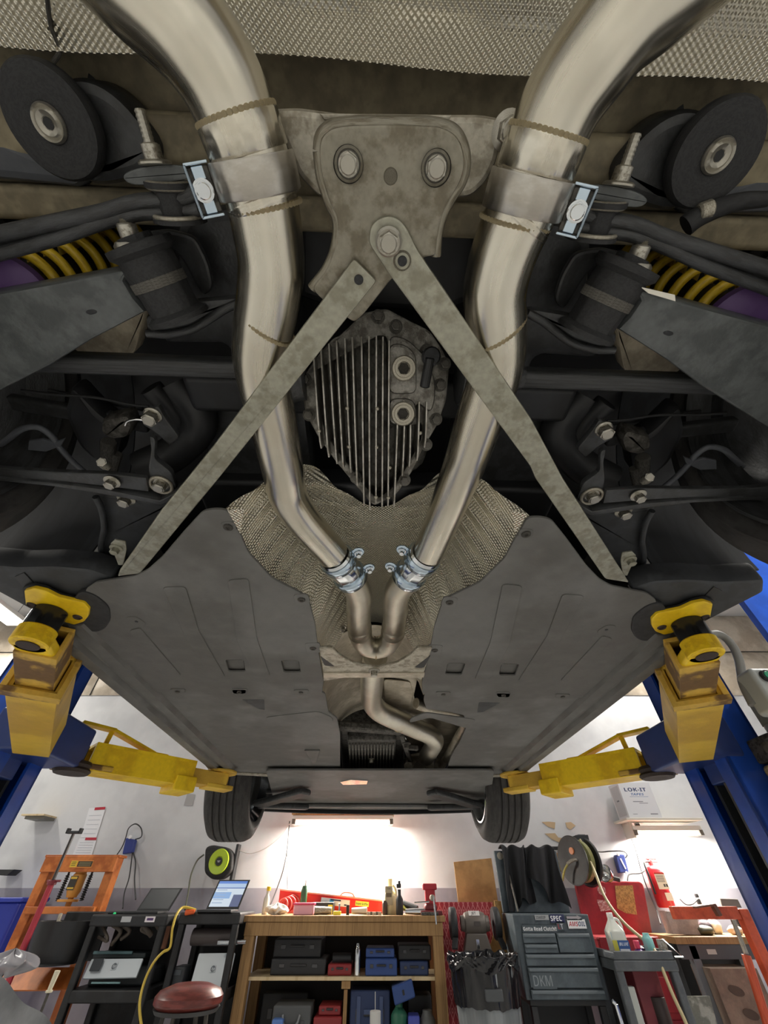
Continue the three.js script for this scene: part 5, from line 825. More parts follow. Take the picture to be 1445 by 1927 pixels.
// shop press with its loads
{
  const d = 5.2, P = (x, y, e = d) => q(...A1(x, y), e), o = M_or(), dep = V3(0, 0, -0.09);
  function M_or() { return mat({ map: mottle(0xd07a3a, 0xa8571f, 0.5, 0.75, 0.5, nA, 0.05), roughness: 0.45 }); }
  const xl = P(220, 560).x, xr = P(590, 560).x, yt = P(460, 395).y, yb2 = P(460, 485).y, bed = P(320, 680).y, bed2 = P(320, 722).y, cx = (xl + xr) / 2 + 0.01, W = 0.085;
  assembly('shop_press', 'orange shop press standing against the left of the back wall', 'press', [
    ['upright', [box(W, yt, 0.12, xl, 0, -d - 0.06, 0.006)], o], ['upright', [box(W, yt, 0.12, xr, 0, -d - 0.06, 0.006)], o],
    ['top_beam', [box(xr - xl + W, yt - yb2, 0.03, (xl + xr) / 2, yb2, -d + 0.012, 0.005), box(xr - xl + W + 0.03, 0.02, 0.16, (xl + xr) / 2, yt - 0.01, -d - 0.06, 0.004)], o],
    ['sticker', label(0.22, 0.055, V3(cx + 0.02, (yt + yb2) / 2, -d + 0.028), BACK, UP), print(220, 55, (c, w, h) => { c.fillStyle = '#d98a3c'; c.fillRect(0, 0, w, h); c.fillStyle = '#e0be3a'; c.fillRect(0, 4, 64, 47); c.fillStyle = '#2b2620'; c.font = 'bold 20px sans-serif'; c.fillRect(72, 8, 142, 40); c.fillStyle = '#a89a6a'; for (let i = 0; i < 3; i++) c.fillRect(82, 15 + i * 11, 120, 4); c.fillStyle = '#3a3020'; for (let i = 0; i < 3; i++) c.fillRect(8, 12 + i * 12, 44, 4); }), 'yellow and black rating sticker'],
    ['bed', [box(xr - xl + 0.02, bed - bed2, 0.05, (xl + xr) / 2, bed2, -d + 0.022, 0.005), box(xr - xl + 0.02, bed - bed2, 0.05, (xl + xr) / 2, bed2, -d - 0.14, 0.005)], o],
    ['ram', [place(lathe([[0, 0], [0.045, 0], [0.05, 0.02], [0.06, 0.04], [0.06, 0.16], [0.05, 0.17], [0.05, 0.22], [0.07, 0.225], [0.07, 0.25], [0, 0.25]], 24), V3(cx, bed + 0.06, -d - 0.06), UP), place(cyl(0.09, 0.018, 24), V3(cx - 0.02, bed + 0.03, -d - 0.06), UP), place(cyl(0.025, 0.08, 16), V3(cx, bed - 0.01, -d - 0.06), UP)], mat({ color: 0xd99a48, roughness: 0.45 }), 'ochre bottle jack'],
    ['ram_label', label(0.07, 0.1, V3(cx - 0.01, bed + 0.16, -d + 0.004), BACK, UP), print(56, 80, (c, w, h) => { c.fillStyle = '#3b352c'; c.fillRect(0, 0, w, h); c.fillStyle = '#d9b23a'; c.fillRect(4, 4, w - 8, 14); c.fillRect(4, h - 16, w - 8, 10); }), 'dark label'],
    ...[-1, 1].map((s) => ['return_spring', [tube(Array.from({ length: 90 }, (_, i) => V3(cx + s * 0.115 + 0.016 * Math.cos(i * 0.8), yb2 - 0.02 - i / 90 * 0.18, -d - 0.05 + 0.016 * Math.sin(i * 0.8))), 0.004, { seg: 240, rs: 6 }), rod(V3(cx + s * 0.115, yb2 + 0.01, -d - 0.05), V3(cx + s * 0.115, yb2 - 0.2, -d - 0.05), 0.01, 10)], kb]),
    ['foot', [box(0.1, 0.06, 0.6, xl, 0, -d - 0.06, 0.006)], o], ['foot', [box(0.1, 0.06, 0.6, xr, 0, -d - 0.06, 0.006)], o],
    ['lower_panel', [sheet((u, v) => V3(xl + 0.04 + u * (xr - xl + 0.02), P(200, 1145).y + v * (P(200, 1030).y - P(200, 1145).y), -d + 0.13 - 0.10 * v - 0.06 * Math.pow(u, 6)), 24, 8, 0.012)], o, 'curved orange panel'],
  ]);
  assembly('parts_tub', 'black tub of greasy parts on the orange press', 'tub', [['body', [sheet((u, v) => { const a = u * 6.283, k = 0.8 + 0.2 * v; return V3(P(330, 900, 5.0).x + 0.25 * k * Math.cos(a), P(330, 1005, 5.0).y + v * 0.25, -4.98 + 0.16 * k * Math.sin(a)); }, 36, 8, 0.006)], M.blackPlastic], ['bottom', place(cyl(0.2, 0.01, 24), V3(P(330, 900, 5.0).x, P(330, 1005, 5.0).y, -4.98), UP), M.blackPlastic], ['back_board', box(0.42, 0.3, 0.02, P(390, 900, 5.0).x, P(330, 1000, 5.0).y, -5.14, 0.01), M.blackPlastic]]);
  single('bearing_hub', 'shiny steel hub lying in the black tub', 'hub', [place(lathe([[0.02, 0], [0.07, 0], [0.07, 0.03], [0.045, 0.04], [0.04, 0.09], [0.02, 0.09]], 24), P(300, 850, 4.98), V3(0.3, 0.8, 0.6)), rod(P(300, 850, 4.98), P(345, 720, 5.02), 0.015, 12)], M.castLight);
  const sx = 4.7, B = (x, y) => q(...A1(x, y), sx), foot = B(115, 965).setY(0);
  assembly('under_hoist_stand', 'tall red stand with a thin rod and a dark saddle on top', 'stand', [
    ['tube', [rod(V3(B(200, 760).x, 0.05, -sx), V3(B(200, 760).x, B(285, 540).y, -sx), 0.024, 20)], col(0xa5303f, 0.4)], ['collar', [place(cyl(0.036, 0.03, 20), V3(B(200, 760).x, B(285, 540).y - 0.02, -sx), UP), rod(V3(B(200, 760).x - 0.05, B(285, 535).y, -sx), V3(B(200, 760).x + 0.07, B(285, 535).y, -sx), 0.008, 10)], col(0x7a2a33, 0.4)],
    ['rod', [rod(V3(B(200, 760).x, B(285, 540).y, -sx), V3(B(200, 760).x, B(410, 262).y, -sx), 0.013, 14)], col(0x4a4646, 0.35, 0.6), 'dark steel rod'], ['saddle', [box(0.13, 0.02, 0.05, B(200, 760).x, B(410, 268).y, -sx, 0.005), box(0.018, 0.04, 0.05, B(200, 760).x - 0.058, B(410, 268).y, -sx, 0.004), box(0.018, 0.04, 0.05, B(200, 760).x + 0.058, B(410, 268).y, -sx, 0.004)], kb], ['base', [box(0.4, 0.05, 0.08, B(200, 760).x, 0, -sx, 0.01), box(0.08, 0.05, 0.4, B(200, 760).x, 0, -sx, 0.01)], col(0xa5303f, 0.4)],
  ]);
  assembly('storage_bin', 'dark blue plastic bin at the far left behind the press', 'bin', [['body', [floorBox(-60, A1(0, 650)[1], A1(120, 0)[0], 5.35, 0.4, 0.03)], col(0x26359a, 0.4)], ['rim', (() => { const a = q(-64, A1(0, 640)[1], 5.33), b = q(A1(128, 0)[0], A1(0, 640)[1], 5.33); return [box(b.x - a.x, 0.035, 0.44, (a.x + b.x) / 2, a.y - 0.02, -5.55, 0.012)]; })(), col(0x2c3da6, 0.4)]]);
  assembly('screwdriver', 'long screwdriver with a cream handle upright beside the orange panel', 'screwdriver', [['handle', rod(q(...A1(275, 1165), 4.3), q(...A1(328, 1042), 4.3), 0.014, 14, 0.019), col(0xd9d2b8, 0.45), 'cream handle'], ['collar', place(cyl(0.022, 0.012, 14), q(...A1(275, 1168), 4.3), UP), col(0xd9d2b8, 0.45)], ['shaft', rod(q(...A1(205, 1346), 4.3), q(...A1(275, 1168), 4.3), 0.009, 12), M.castDark]]);
  single('grey_cover', 'large grey moulded cover in the bottom left corner', 'cover', sheet((u, v) => { const e = q(...A1(-40 + u * 330, 1060 + 290 * Math.pow(u, 1.1)), 3.6); return V3(e.x, e.y - v * 0.75 * (1 - 0.25 * u), -3.6 + 0.35 * Math.sin(v * 1.4)).add(V3(0, 0.01 * Math.sin(u * 9), 0)); }, 30, 14, 0.02), mat({ map: mottle(0x707274, 0x5b5d5f, 0.4, 0.7, 0.5), roughness: 0.5 }));
  single('plastic_wrap', 'crumpled clear and white wrap above the grey cover', 'wrap', sheet((u, v) => { const a = u * 6.283, r = 0.11 * Math.sin(Math.PI * (0.05 + v * 0.95)) * (1 + 0.25 * Math.sin(a * 4 + v * 7)); const c = q(...A1(30, 1050), 4.2); return V3(c.x + r * Math.cos(a) * 1.5, c.y - 0.02 + 0.12 * v + 0.012 * Math.sin(a * 6), c.z + r * Math.sin(a)); }, 40, 14, 0), mat({ color: 0x8d8c92, roughness: 0.25 }));
}
// two black service carts
const S8 = (x, y) => [130 + x / 4.13, 1690 + y / 4.13];
function cart(name, lab, xa, xb, yTopPx, d, shelfPx) {
  const a = q(...S8(xa, 140), d).x, b = q(...S8(xb, 140), d).x, t = q(...S8(xa, yTopPx), d).y, w = b - a, cx = (a + b) / 2, sh = q(...S8(xa, shelfPx), d).y, m = M.blackPlastic;
  assembly(name, lab, 'cart', [['top_tray', [box(w, 0.075, 0.55, cx, t - 0.075, -d - 0.275, 0.015)], m], ...[[-1, 0.035], [1, 0.035], [-1, 0.515], [1, 0.515]].map(([s, k]) => ['post', box(0.055, t - 0.1, 0.055, cx + s * (w / 2 - 0.035), 0.06, -d - k, 0.012), m]), ['back_panel', box(w - 0.06, t - 0.2, 0.015, cx, 0.13, -d - 0.545, 0.004), m], ['shelf', [box(w - 0.02, 0.07, 0.53, cx, sh - 0.07, -d - 0.275, 0.012)], m], ['shelf', [box(w - 0.02, 0.07, 0.53, cx, 0.12, -d - 0.275, 0.012)], m], ...[[-1, 0.06], [1, 0.06], [-1, 0.49], [1, 0.49]].map(([s, k]) => ['caster', place(cyl(0.05, 0.03, 20), V3(cx + s * (w / 2 - 0.05), 0.05, -d - k), V3(1, 0, 0)), M.rubber])], 'black service carts');
  return { a, b, t, sh, cx, w };
}
const c1 = cart('service_cart', 'black service cart with a closed white laptop, left of the other', 175, 770, 125, 4.85, 715), c2 = cart('service_cart', 'black service cart next to the workbench', 855, 1330, 112, 4.95, 715);
for (const [x, hex, tx] of [[445, '#b7b9bb', ''], [630, '#e8e0e4', 'INNOVA']]) single('cart_sticker', tx ? 'white sticker with purple print on the cart edge' : 'plain grey sticker on the cart edge', 'sticker', label(0.085, 0.034, V3(q(...S8(x, 165), 4.85).x, q(...S8(x, 165), 4.85).y, -4.848), BACK, UP), print(84, 34, (c, w, h) => { c.fillStyle = hex; c.fillRect(0, 0, w, h); c.fillStyle = '#54386a'; if (tx) c.fillRect(16, 9, 54, 15); }));
function openLaptop(lab, x0, y0, x1, y1, d, top, scr, tilt) {
  const a = q(x0, y1, d).x, b = q(x1, y1, d).x, w = b - a, h = (q(x0, y0, d).y - top), cx = (a + b) / 2, sh = tilt, k = [[0, 0], [w, 0], [w + sh, h], [sh, h]].map(([x, y]) => V3(a + x, top + 0.012 + y, -d - 0.02 - y * 0.25));
  const n = k[1].clone().sub(k[0]).cross(k[3].clone().sub(k[0])).normalize();
  const e = (u, v) => k[0].clone().lerp(k[1], u).add(k[3].clone().sub(k[0]).multiplyScalar(v));
  const inner = [e(0.05, 0.1), e(0.95, 0.1), e(0.95, 0.95), e(0.05, 0.95)];
  const g = new THREE.BufferGeometry(); const f = inner.map((p) => p.clone().addScaledVector(n, 0.002)); g.setAttribute('position', new THREE.Float32BufferAttribute([f[0], f[1], f[2], f[0], f[2], f[3]].flatMap((p) => p.toArray()), 3)); g.setAttribute('uv', new THREE.Float32BufferAttribute([0, 0, 1, 0, 1, 1, 0, 0, 1, 1, 0, 1], 2)); g.computeVertexNormals();
  assembly('laptop', lab, 'laptop', [['base', box(w, 0.016, 0.24, cx, top + 0.001, -d + 0.1, 0.004), kb], ['lid', plateAt(k, n.clone().negate(), 0.008, { bevel: 0.002 }), kb, undefined, [['screen', g, scr, 'laptop screen']]]]);
}
openLaptop('open dark laptop with a blank screen on the left cart', A1(765, 0)[0], A1(0, 585)[1], A1(950, 0)[0], 1714, 5.1, c1.t, col(0x3a3d40, 0.3), 0.06);
{
  const cv = document.createElement('canvas'); cv.width = 256; cv.height = 160; const c = cv.getContext('2d'); c.fillStyle = '#dfeefc'; c.fillRect(0, 0, 256, 160); c.fillStyle = '#4f83dc'; c.fillRect(0, 0, 256, 16); c.fillStyle = '#bcd6f5'; c.fillRect(0, 16, 256, 26); c.fillStyle = '#1f4fae'; c.fillRect(0, 42, 256, 5); c.fillStyle = '#8fb8ec'; c.fillRect(0, 70, 150, 40); c.fillStyle = '#56628c'; c.fillRect(176, 86, 80, 74); c.fillStyle = '#9fb6d8'; for (let i = 0; i < 5; i++) c.fillRect(12, 54 + i * 20, 90, 5);
  const t = new THREE.CanvasTexture(cv); t.colorSpace = THREE.SRGBColorSpace;
  openLaptop('open laptop showing a blue web page on the right cart', A1(1160, 0)[0], A1(0, 537)[1], A1(1345, 0)[0], 1713, 5.15, c2.t, mat({ color: 0x111111, emissive: 0xffffff, emissiveMap: t, emissiveIntensity: 0.75, roughness: 0.3 }), 0.05);
}
function closedLaptop(lab, pts, d, tilt) {                                // leaning white lid with a round badge
  const k = pts.map((p) => q(...S8(...p), d)); k[0].z -= tilt; k[1].z -= tilt; const n = k[1].clone().sub(k[2]).cross(k[3].clone().sub(k[2])).normalize(); if (n.z < 0) n.negate();
  const m = k[0].clone().add(k[1]).add(k[2]).add(k[3]).multiplyScalar(0.25).add(V3(0, 0.01, 0)), up = k[0].clone().sub(k[3]);
  assembly('laptop', lab, 'laptop', [['lid', plateAt(k, n.clone().negate(), 0.018, { bevel: 0.003, round: 0.01 }), col(0xc9d2d8, 0.35)], ['badge', label(0.042, 0.042, m.clone().addScaledVector(n, 0.0005), n, up, 0.001), print(64, 64, (c) => { c.fillStyle = '#c9d2d8'; c.fillRect(0, 0, 64, 64); c.fillStyle = '#59626a'; c.beginPath(); c.arc(32, 32, 29, 0, 7); c.fill(); c.fillStyle = '#c9d2d8'; c.font = 'italic bold 36px sans-serif'; c.fillText('hp', 11, 43); }), 'round grey badge']]);
}
closedLaptop('closed white laptop with a phone on it, in the left cart', [[150, 478], [558, 474], [522, 616], [104, 626]], 4.9, 0.05);
closedLaptop('closed white laptop standing on edge in the cart next to the workbench', [[985, 436], [1272, 432], [1226, 708], [930, 714]], 5.05, 0.08);
{ const k = [[180, 478], [258, 476], [232, 570], [155, 572]].map((p) => q(...S8(...p), 4.897)); k[0].z -= 0.034; k[1].z -= 0.034; const n = k[1].clone().sub(k[2]).cross(k[3].clone().sub(k[2])).normalize(); if (n.z < 0) n.negate(); single('phone', 'dark phone lying on the closed white laptop in the left cart', 'phone', plateAt(k, n, 0.01, { bevel: 0.002, round: 0.006 }), col(0x2a3036, 0.25)); }
assembly('printer', 'grey and teal machine under the white laptop in the left cart', 'machine', [['body', [box(c1.w - 0.16, 0.1, 0.3, c1.cx, c1.sh, -5.17, 0.015)], col(0x3f4446, 0.45)], ['strip', [bxA(S8, 170, 652, 395, 668, 4.915, 0.01, 0.003)], col(0x7fa3a6, 0.4), 'teal strip']]);
assembly('tray', 'teal edged tray standing in the upper part of the left cart', 'tray', [['body', [bxA(S8, 185, 425, 590, 470, 5.08, 0.3, 0.01)], col(0x3a4346, 0.5)], ['edge', [bxA(S8, 185, 412, 490, 438, 5.06, 0.02, 0.006)], col(0x6f9196, 0.4), 'teal edge']]);
single('cable_bundle', 'tangle of dark and tan cables in the top of the left cart', 'cables', [[250, 190, 300, 330, 230, 300], [330, 200, 400, 260, 330, 360], [560, 190, 610, 250, 640, 290], [600, 200, 560, 240, 620, 280], [420, 210, 470, 260, 400, 320], [680, 200, 710, 260, 700, 330]].map(([a, b, c, d, e, f], i) => wire([[...S8(a, b), 4.97], [...S8(c, d), 4.92 + i * 0.02], [...S8(e, f), 5.0]], 0.012 + 0.004 * (i % 3), 24)), col(0x5a5149, 0.6));
assembly('charger', 'black charger standing on the shelf of the cart next to the workbench', 'charger', [['body', [bxA(S8, 800, 530, 885, 705, 5.0, 0.16, 0.012)], col(0x33363a, 0.5)], ['display', [bxA(S8, 815, 560, 870, 600, 4.997, 0.004, 0.001)], col(0x4c5258, 0.3)]]);
single('cable_reel', 'dark roll lying across the top of the cart next to the workbench', 'roll', rod(q(...S8(960, 300), 5.1), q(...S8(1300, 300), 5.1), 0.055, 24), col(0x4a4242, 0.5));
single('steel_rod', 'bright steel rod in the cart next to the workbench', 'rod', rod(q(...S8(1155, 342), 5.02), q(...S8(1375, 342), 5.02), 0.016, 14), M.polished);
single('extension_cord', 'yellow extension cord looping down from the cart to the floor', 'cord', tube([[985, 95, 4.95], [935, 78, 4.93], [880, 75, 4.9], [835, 130, 4.84], [805, 230, 4.82], [780, 390, 4.82], [730, 420, 4.8], [665, 490, 4.78], [605, 600, 4.76], [565, 720, 4.74], [548, 830, 4.72], [560, 978, 4.7], [600, 1200, 4.68]].map(([x, y, d]) => q(...S8(x, y), d)), 0.0095, { seg: 140, rs: 10 }), col(0xd2b64a, 0.45));
single('cord_plug', 'orange plug of the yellow cord lying on the cart top', 'plug', [rod(q(...S8(905, 112), 4.93), q(...S8(975, 106), 4.93), 0.02, 16, 0.014)], col(0xe0602a, 0.4));
single('indicator_box', 'small dark box with a green light on the left cart', 'box', [bxA(S8, 300, 102, 520, 124, 4.9, 0.12, 0.01)], kb);
single('indicator_lamp', 'small green glowing light on the front of the dark box', 'light', place(new THREE.SphereGeometry(0.012, 14, 10).toNonIndexed(), q(...S8(352, 124), 4.885), BACK), mat({ color: 0x2fae6a, emissive: 0x2fbf74, emissiveIntensity: 0.6 }));
single('leather_tool_roll', 'brown leather strip hanging between the two carts', 'strap', [bxA(S8, 705, 170, 775, 400, 5.0, 0.03, 0.012)], col(0x7a4f38, 0.6));
assembly('stool', 'round stool with a worn red brown seat at the bottom of the photo', 'stool', (() => { const c = q(352, 1895, 4.2), y = c.y; return [['cushion', place(lathe([[0, 0.0], [0.2, 0.0], [0.222, 0.02], [0.222, 0.05], [0.2, 0.075], [0.12, 0.1], [0, 0.108]], 48), V3(c.x, y, -4.2), UP), mat({ map: mottle(0x7a3b34, 0x5f2c27, 0.4, 0.7, 0.2), roughness: 0.3 })], ['rim', place(lathe([[0, -0.02], [0.2, -0.02], [0.215, 0], [0, 0]], 48), V3(c.x, y, -4.2), UP), kb], ...[0, 1, 2, 3].map((i) => { const a = i * 1.571 + 0.785; return ['leg', rod(V3(c.x + 0.15 * Math.cos(a), y - 0.01, -4.2 + 0.15 * Math.sin(a)), V3(c.x + 0.22 * Math.cos(a), 0, -4.2 + 0.22 * Math.sin(a)), 0.014, 12), M.castDark]; })]; })());

// right of the bench: patterned board, grinder, bin, cardboard, tool chests
{
  const cv = print(512, 512, (c, w, h) => { c.fillStyle = '#a8303c'; c.fillRect(0, 0, w, h); c.strokeStyle = '#d9888a'; c.lineWidth = 5; const s = 42; for (let y = -s; y < h + s; y += s * 1.2) for (let x = -s; x < w + s; x += s) { c.beginPath(); c.moveTo(x, y); c.lineTo(x + s / 2, y + s * 0.6); c.lineTo(x, y + s * 1.2); c.lineTo(x - s / 2, y + s * 0.6); c.closePath(); c.stroke(); c.beginPath(); c.arc(x, y + s * 0.6, 6, 0, 7); c.stroke(); } });
  const d = 5.45, a = q(...A3(262, 1000), d), b = q(...A3(660, 1000), d), t = q(...A3(400, 872), d).y, h = t;
  single('patterned_board', 'red board printed with pale diamonds standing behind the bench grinder', 'board', label(b.x - a.x + 0.06, h, V3((a.x + b.x) / 2, h / 2, -d), BACK, UP, 0.01), cv);
  const dg = 5.18, G = (x, y) => q(...A3(x, y), dg), gm = col(0x6d6660, 0.45, 0.2), cx = G(540, 1030).x, cy = G(540, 1035).y;
  assembly('bench_grinder', 'grey bench grinder with black wheel guards on a stand', 'grinder', [
    ['motor', place(lathe([[0, -0.13], [0.05, -0.13], [0.055, -0.1], [0.07, -0.09], [0.078, -0.06], [0.078, 0.06], [0.07, 0.09], [0.055, 0.1], [0.05, 0.13], [0, 0.13]], 32), V3(cx, cy, -dg - 0.05), V3(1, 0, 0)), gm, undefined, [['nameplate', label(0.1, 0.035, V3(cx - 0.005, cy + 0.066, -dg + 0.0), V3(0, 0.6, 1), UP), print(100, 36, (c, w, h2) => { c.fillStyle = '#e6e2de'; c.fillRect(0, 0, w, h2); c.fillStyle = '#222'; c.font = 'bold 28px sans-serif'; c.fillText('JET', 26, 29); }), 'white nameplate'], ['plate', label(0.06, 0.03, V3(cx + 0.01, cy, -dg + 0.029), BACK, UP), col(0x4f4845, 0.4)]]],
    ...[-1, 1].flatMap((s) => [['wheel_guard', place(lathe([[0.02, -0.03], [0.1, -0.03], [0.108, -0.02], [0.108, 0.02], [0.1, 0.03], [0.02, 0.03]], 36), V3(cx + s * 0.2, cy, -dg - 0.05), V3(1, 0, 0)), kb], ['tool_rest', [bar(V3(cx + s * 0.2, cy - 0.09, -dg + 0.02), V3(cx + s * 0.22, cy - 0.15, -dg + 0.07), 0.05, 0.02)], kb]]),
    ['base', [plateAt([[-0.09, -0.06], [0.09, -0.06], [0.13, -0.19], [-0.13, -0.19]].map(([x, y]) => V3(cx + x, cy + y, -dg + 0.0)), V3(0, 0, -1), 0.12, { bevel: 0.01 }), box(0.3, 0.025, 0.24, cx, cy - 0.215, -dg - 0.06, 0.006)], gm], ['switch', box(0.03, 0.06, 0.012, cx, cy - 0.155, -dg + 0.006, 0.003), M.chrome], ['stand', box(0.1, cy - 0.215, 0.1, cx, 0, -dg - 0.06, 0.01), kb], ['stand_top', box(0.36, 0.02, 0.28, cx, cy - 0.235, -dg - 0.06, 0.005), M.wood],
  ]);
  const db = 4.45, rc = q(...A3(637, 1320), db), R = (q(...A3(905, 1320), db).x - q(...A3(362, 1320), db).x) / 2, ty = q(...A3(637, 1290), db).y;
  assembly('trash_can', 'grey trash can with a black liner under the bench grinder', 'trash can', [
    ['body', sheet((u, v) => { const a = u * 6.283, r = R * (0.72 + 0.22 * v) * (1 + (Math.abs(Math.sin(a * 4)) > 0.8 ? -0.04 : 0)); return V3(rc.x + r * Math.cos(a), 0.01 + v * (ty - 0.05), -db - 0.25 + r * Math.sin(a)); }, 96, 10, 0.006), mat({ map: mottle(0x84898c, 0x6c7174, 0.4, 0.7, 0.4), roughness: 0.5 })],
    ['handle', box(0.13, 0.06, 0.04, rc.x + 0.01, ty - 0.21, -db - 0.25 + R * 0.9, 0.01), col(0x4a4d50, 0.5)],
    ['liner', sheet((u, v) => { const a = u * 6.283, f = Math.sin(a * 7 + 2.5 * Math.sin(a * 3 + v * 4)) * 0.6 + Math.sin(a * 17 + v * 14) * 0.35 + Math.sin(a * 31 - v * 23) * 0.2; if (v < 0.6) { const k = v / 0.6, r = R * (0.99 + 0.03 * k) + 0.012 * f; return V3(rc.x + r * Math.cos(a), ty - (0.065 + 0.02 * Math.sin(a * 5)) * (1 - k) + 0.012 * f * k, -db - 0.25 + r * Math.sin(a)); } const k = (v - 0.6) / 0.4, r = R * (1.02 - 0.12 * k) + 0.01 * f; return V3(rc.x + r * Math.cos(a), ty + 0.02 * Math.sin(k * 3.14) - 0.25 * k * k + 0.01 * f, -db - 0.25 + r * Math.sin(a)); }, 180, 20, 0), mat({ color: 0x17171a, roughness: 0.16 }), 'shiny black bin liner'],
    ['bottom', place(cyl(R * 0.72, 0.01, 32), V3(rc.x, 0.002, -db - 0.25), UP), col(0x6c7174, 0.5)],
  ]);
  single('cardboard_sheet', 'large cardboard sheet leaning on the wall behind the open tool chest', 'cardboard', (() => { const k = [[375, 570], [660, 540], [720, 900], [430, 900]].map((p) => ahead(...A3(...p), 5.7)); k[2].y = k[3].y = 0; return plateAt(k, V3(0, 0, -1), 0.01, { bevel: 0.002 }); })(), M.card);
  single('cardboard_sheet', 'creased cardboard piece standing between the grinder and the tool chest', 'cardboard', [flat([A3(680, 858), A3(825, 880), A3(800, 1260), A3(640, 1250), A3(700, 1000)], 5.36, 0.008, { bevel: 0.002 })], mat({ map: mottle(0xd0a870, 0xbb9258, 0.4, 0.7, 0.4), roughness: 0.8 }));
  // grey tool chest, lid up
  const dt = 4.85, T2 = (x, y) => [960 + x / 8.03, 1700 + y / 8.03], X = (x, y) => q(...T2(x, y), dt).x, Y = (y) => q(...T2(650, y), dt).y, xa = X(60, 300), xb = X(1215, 300), w = xb - xa, c = (xa + xb) / 2, top = Y(165), bot = Y(1470);
  const gm2 = mat({ map: mottle(0x525c62, 0x465057, 0.4, 0.7, 0.4), roughness: 0.42 }), gd = mat({ map: mottle(0x59646a, 0x4c565c, 0.4, 0.7, 0.4), roughness: 0.4 });
  const dr = (x0, y0, x1, y1) => { const f = (k) => xa + w * k; const x_0 = f(x0), x_1 = f(x1), yy0 = Y(y0), yy1 = Y(y1); return [['drawer', [box(x_1 - x_0, yy0 - yy1, 0.02, (x_0 + x_1) / 2, yy1, -dt + 0.004, 0.004)], gd, undefined, [['pull', [box(x_1 - x_0 - 0.01, 0.02, 0.022, (x_0 + x_1) / 2, yy0 - 0.022, -dt + 0.018, 0.006)], col(0x6b757b, 0.35)]]]]; };
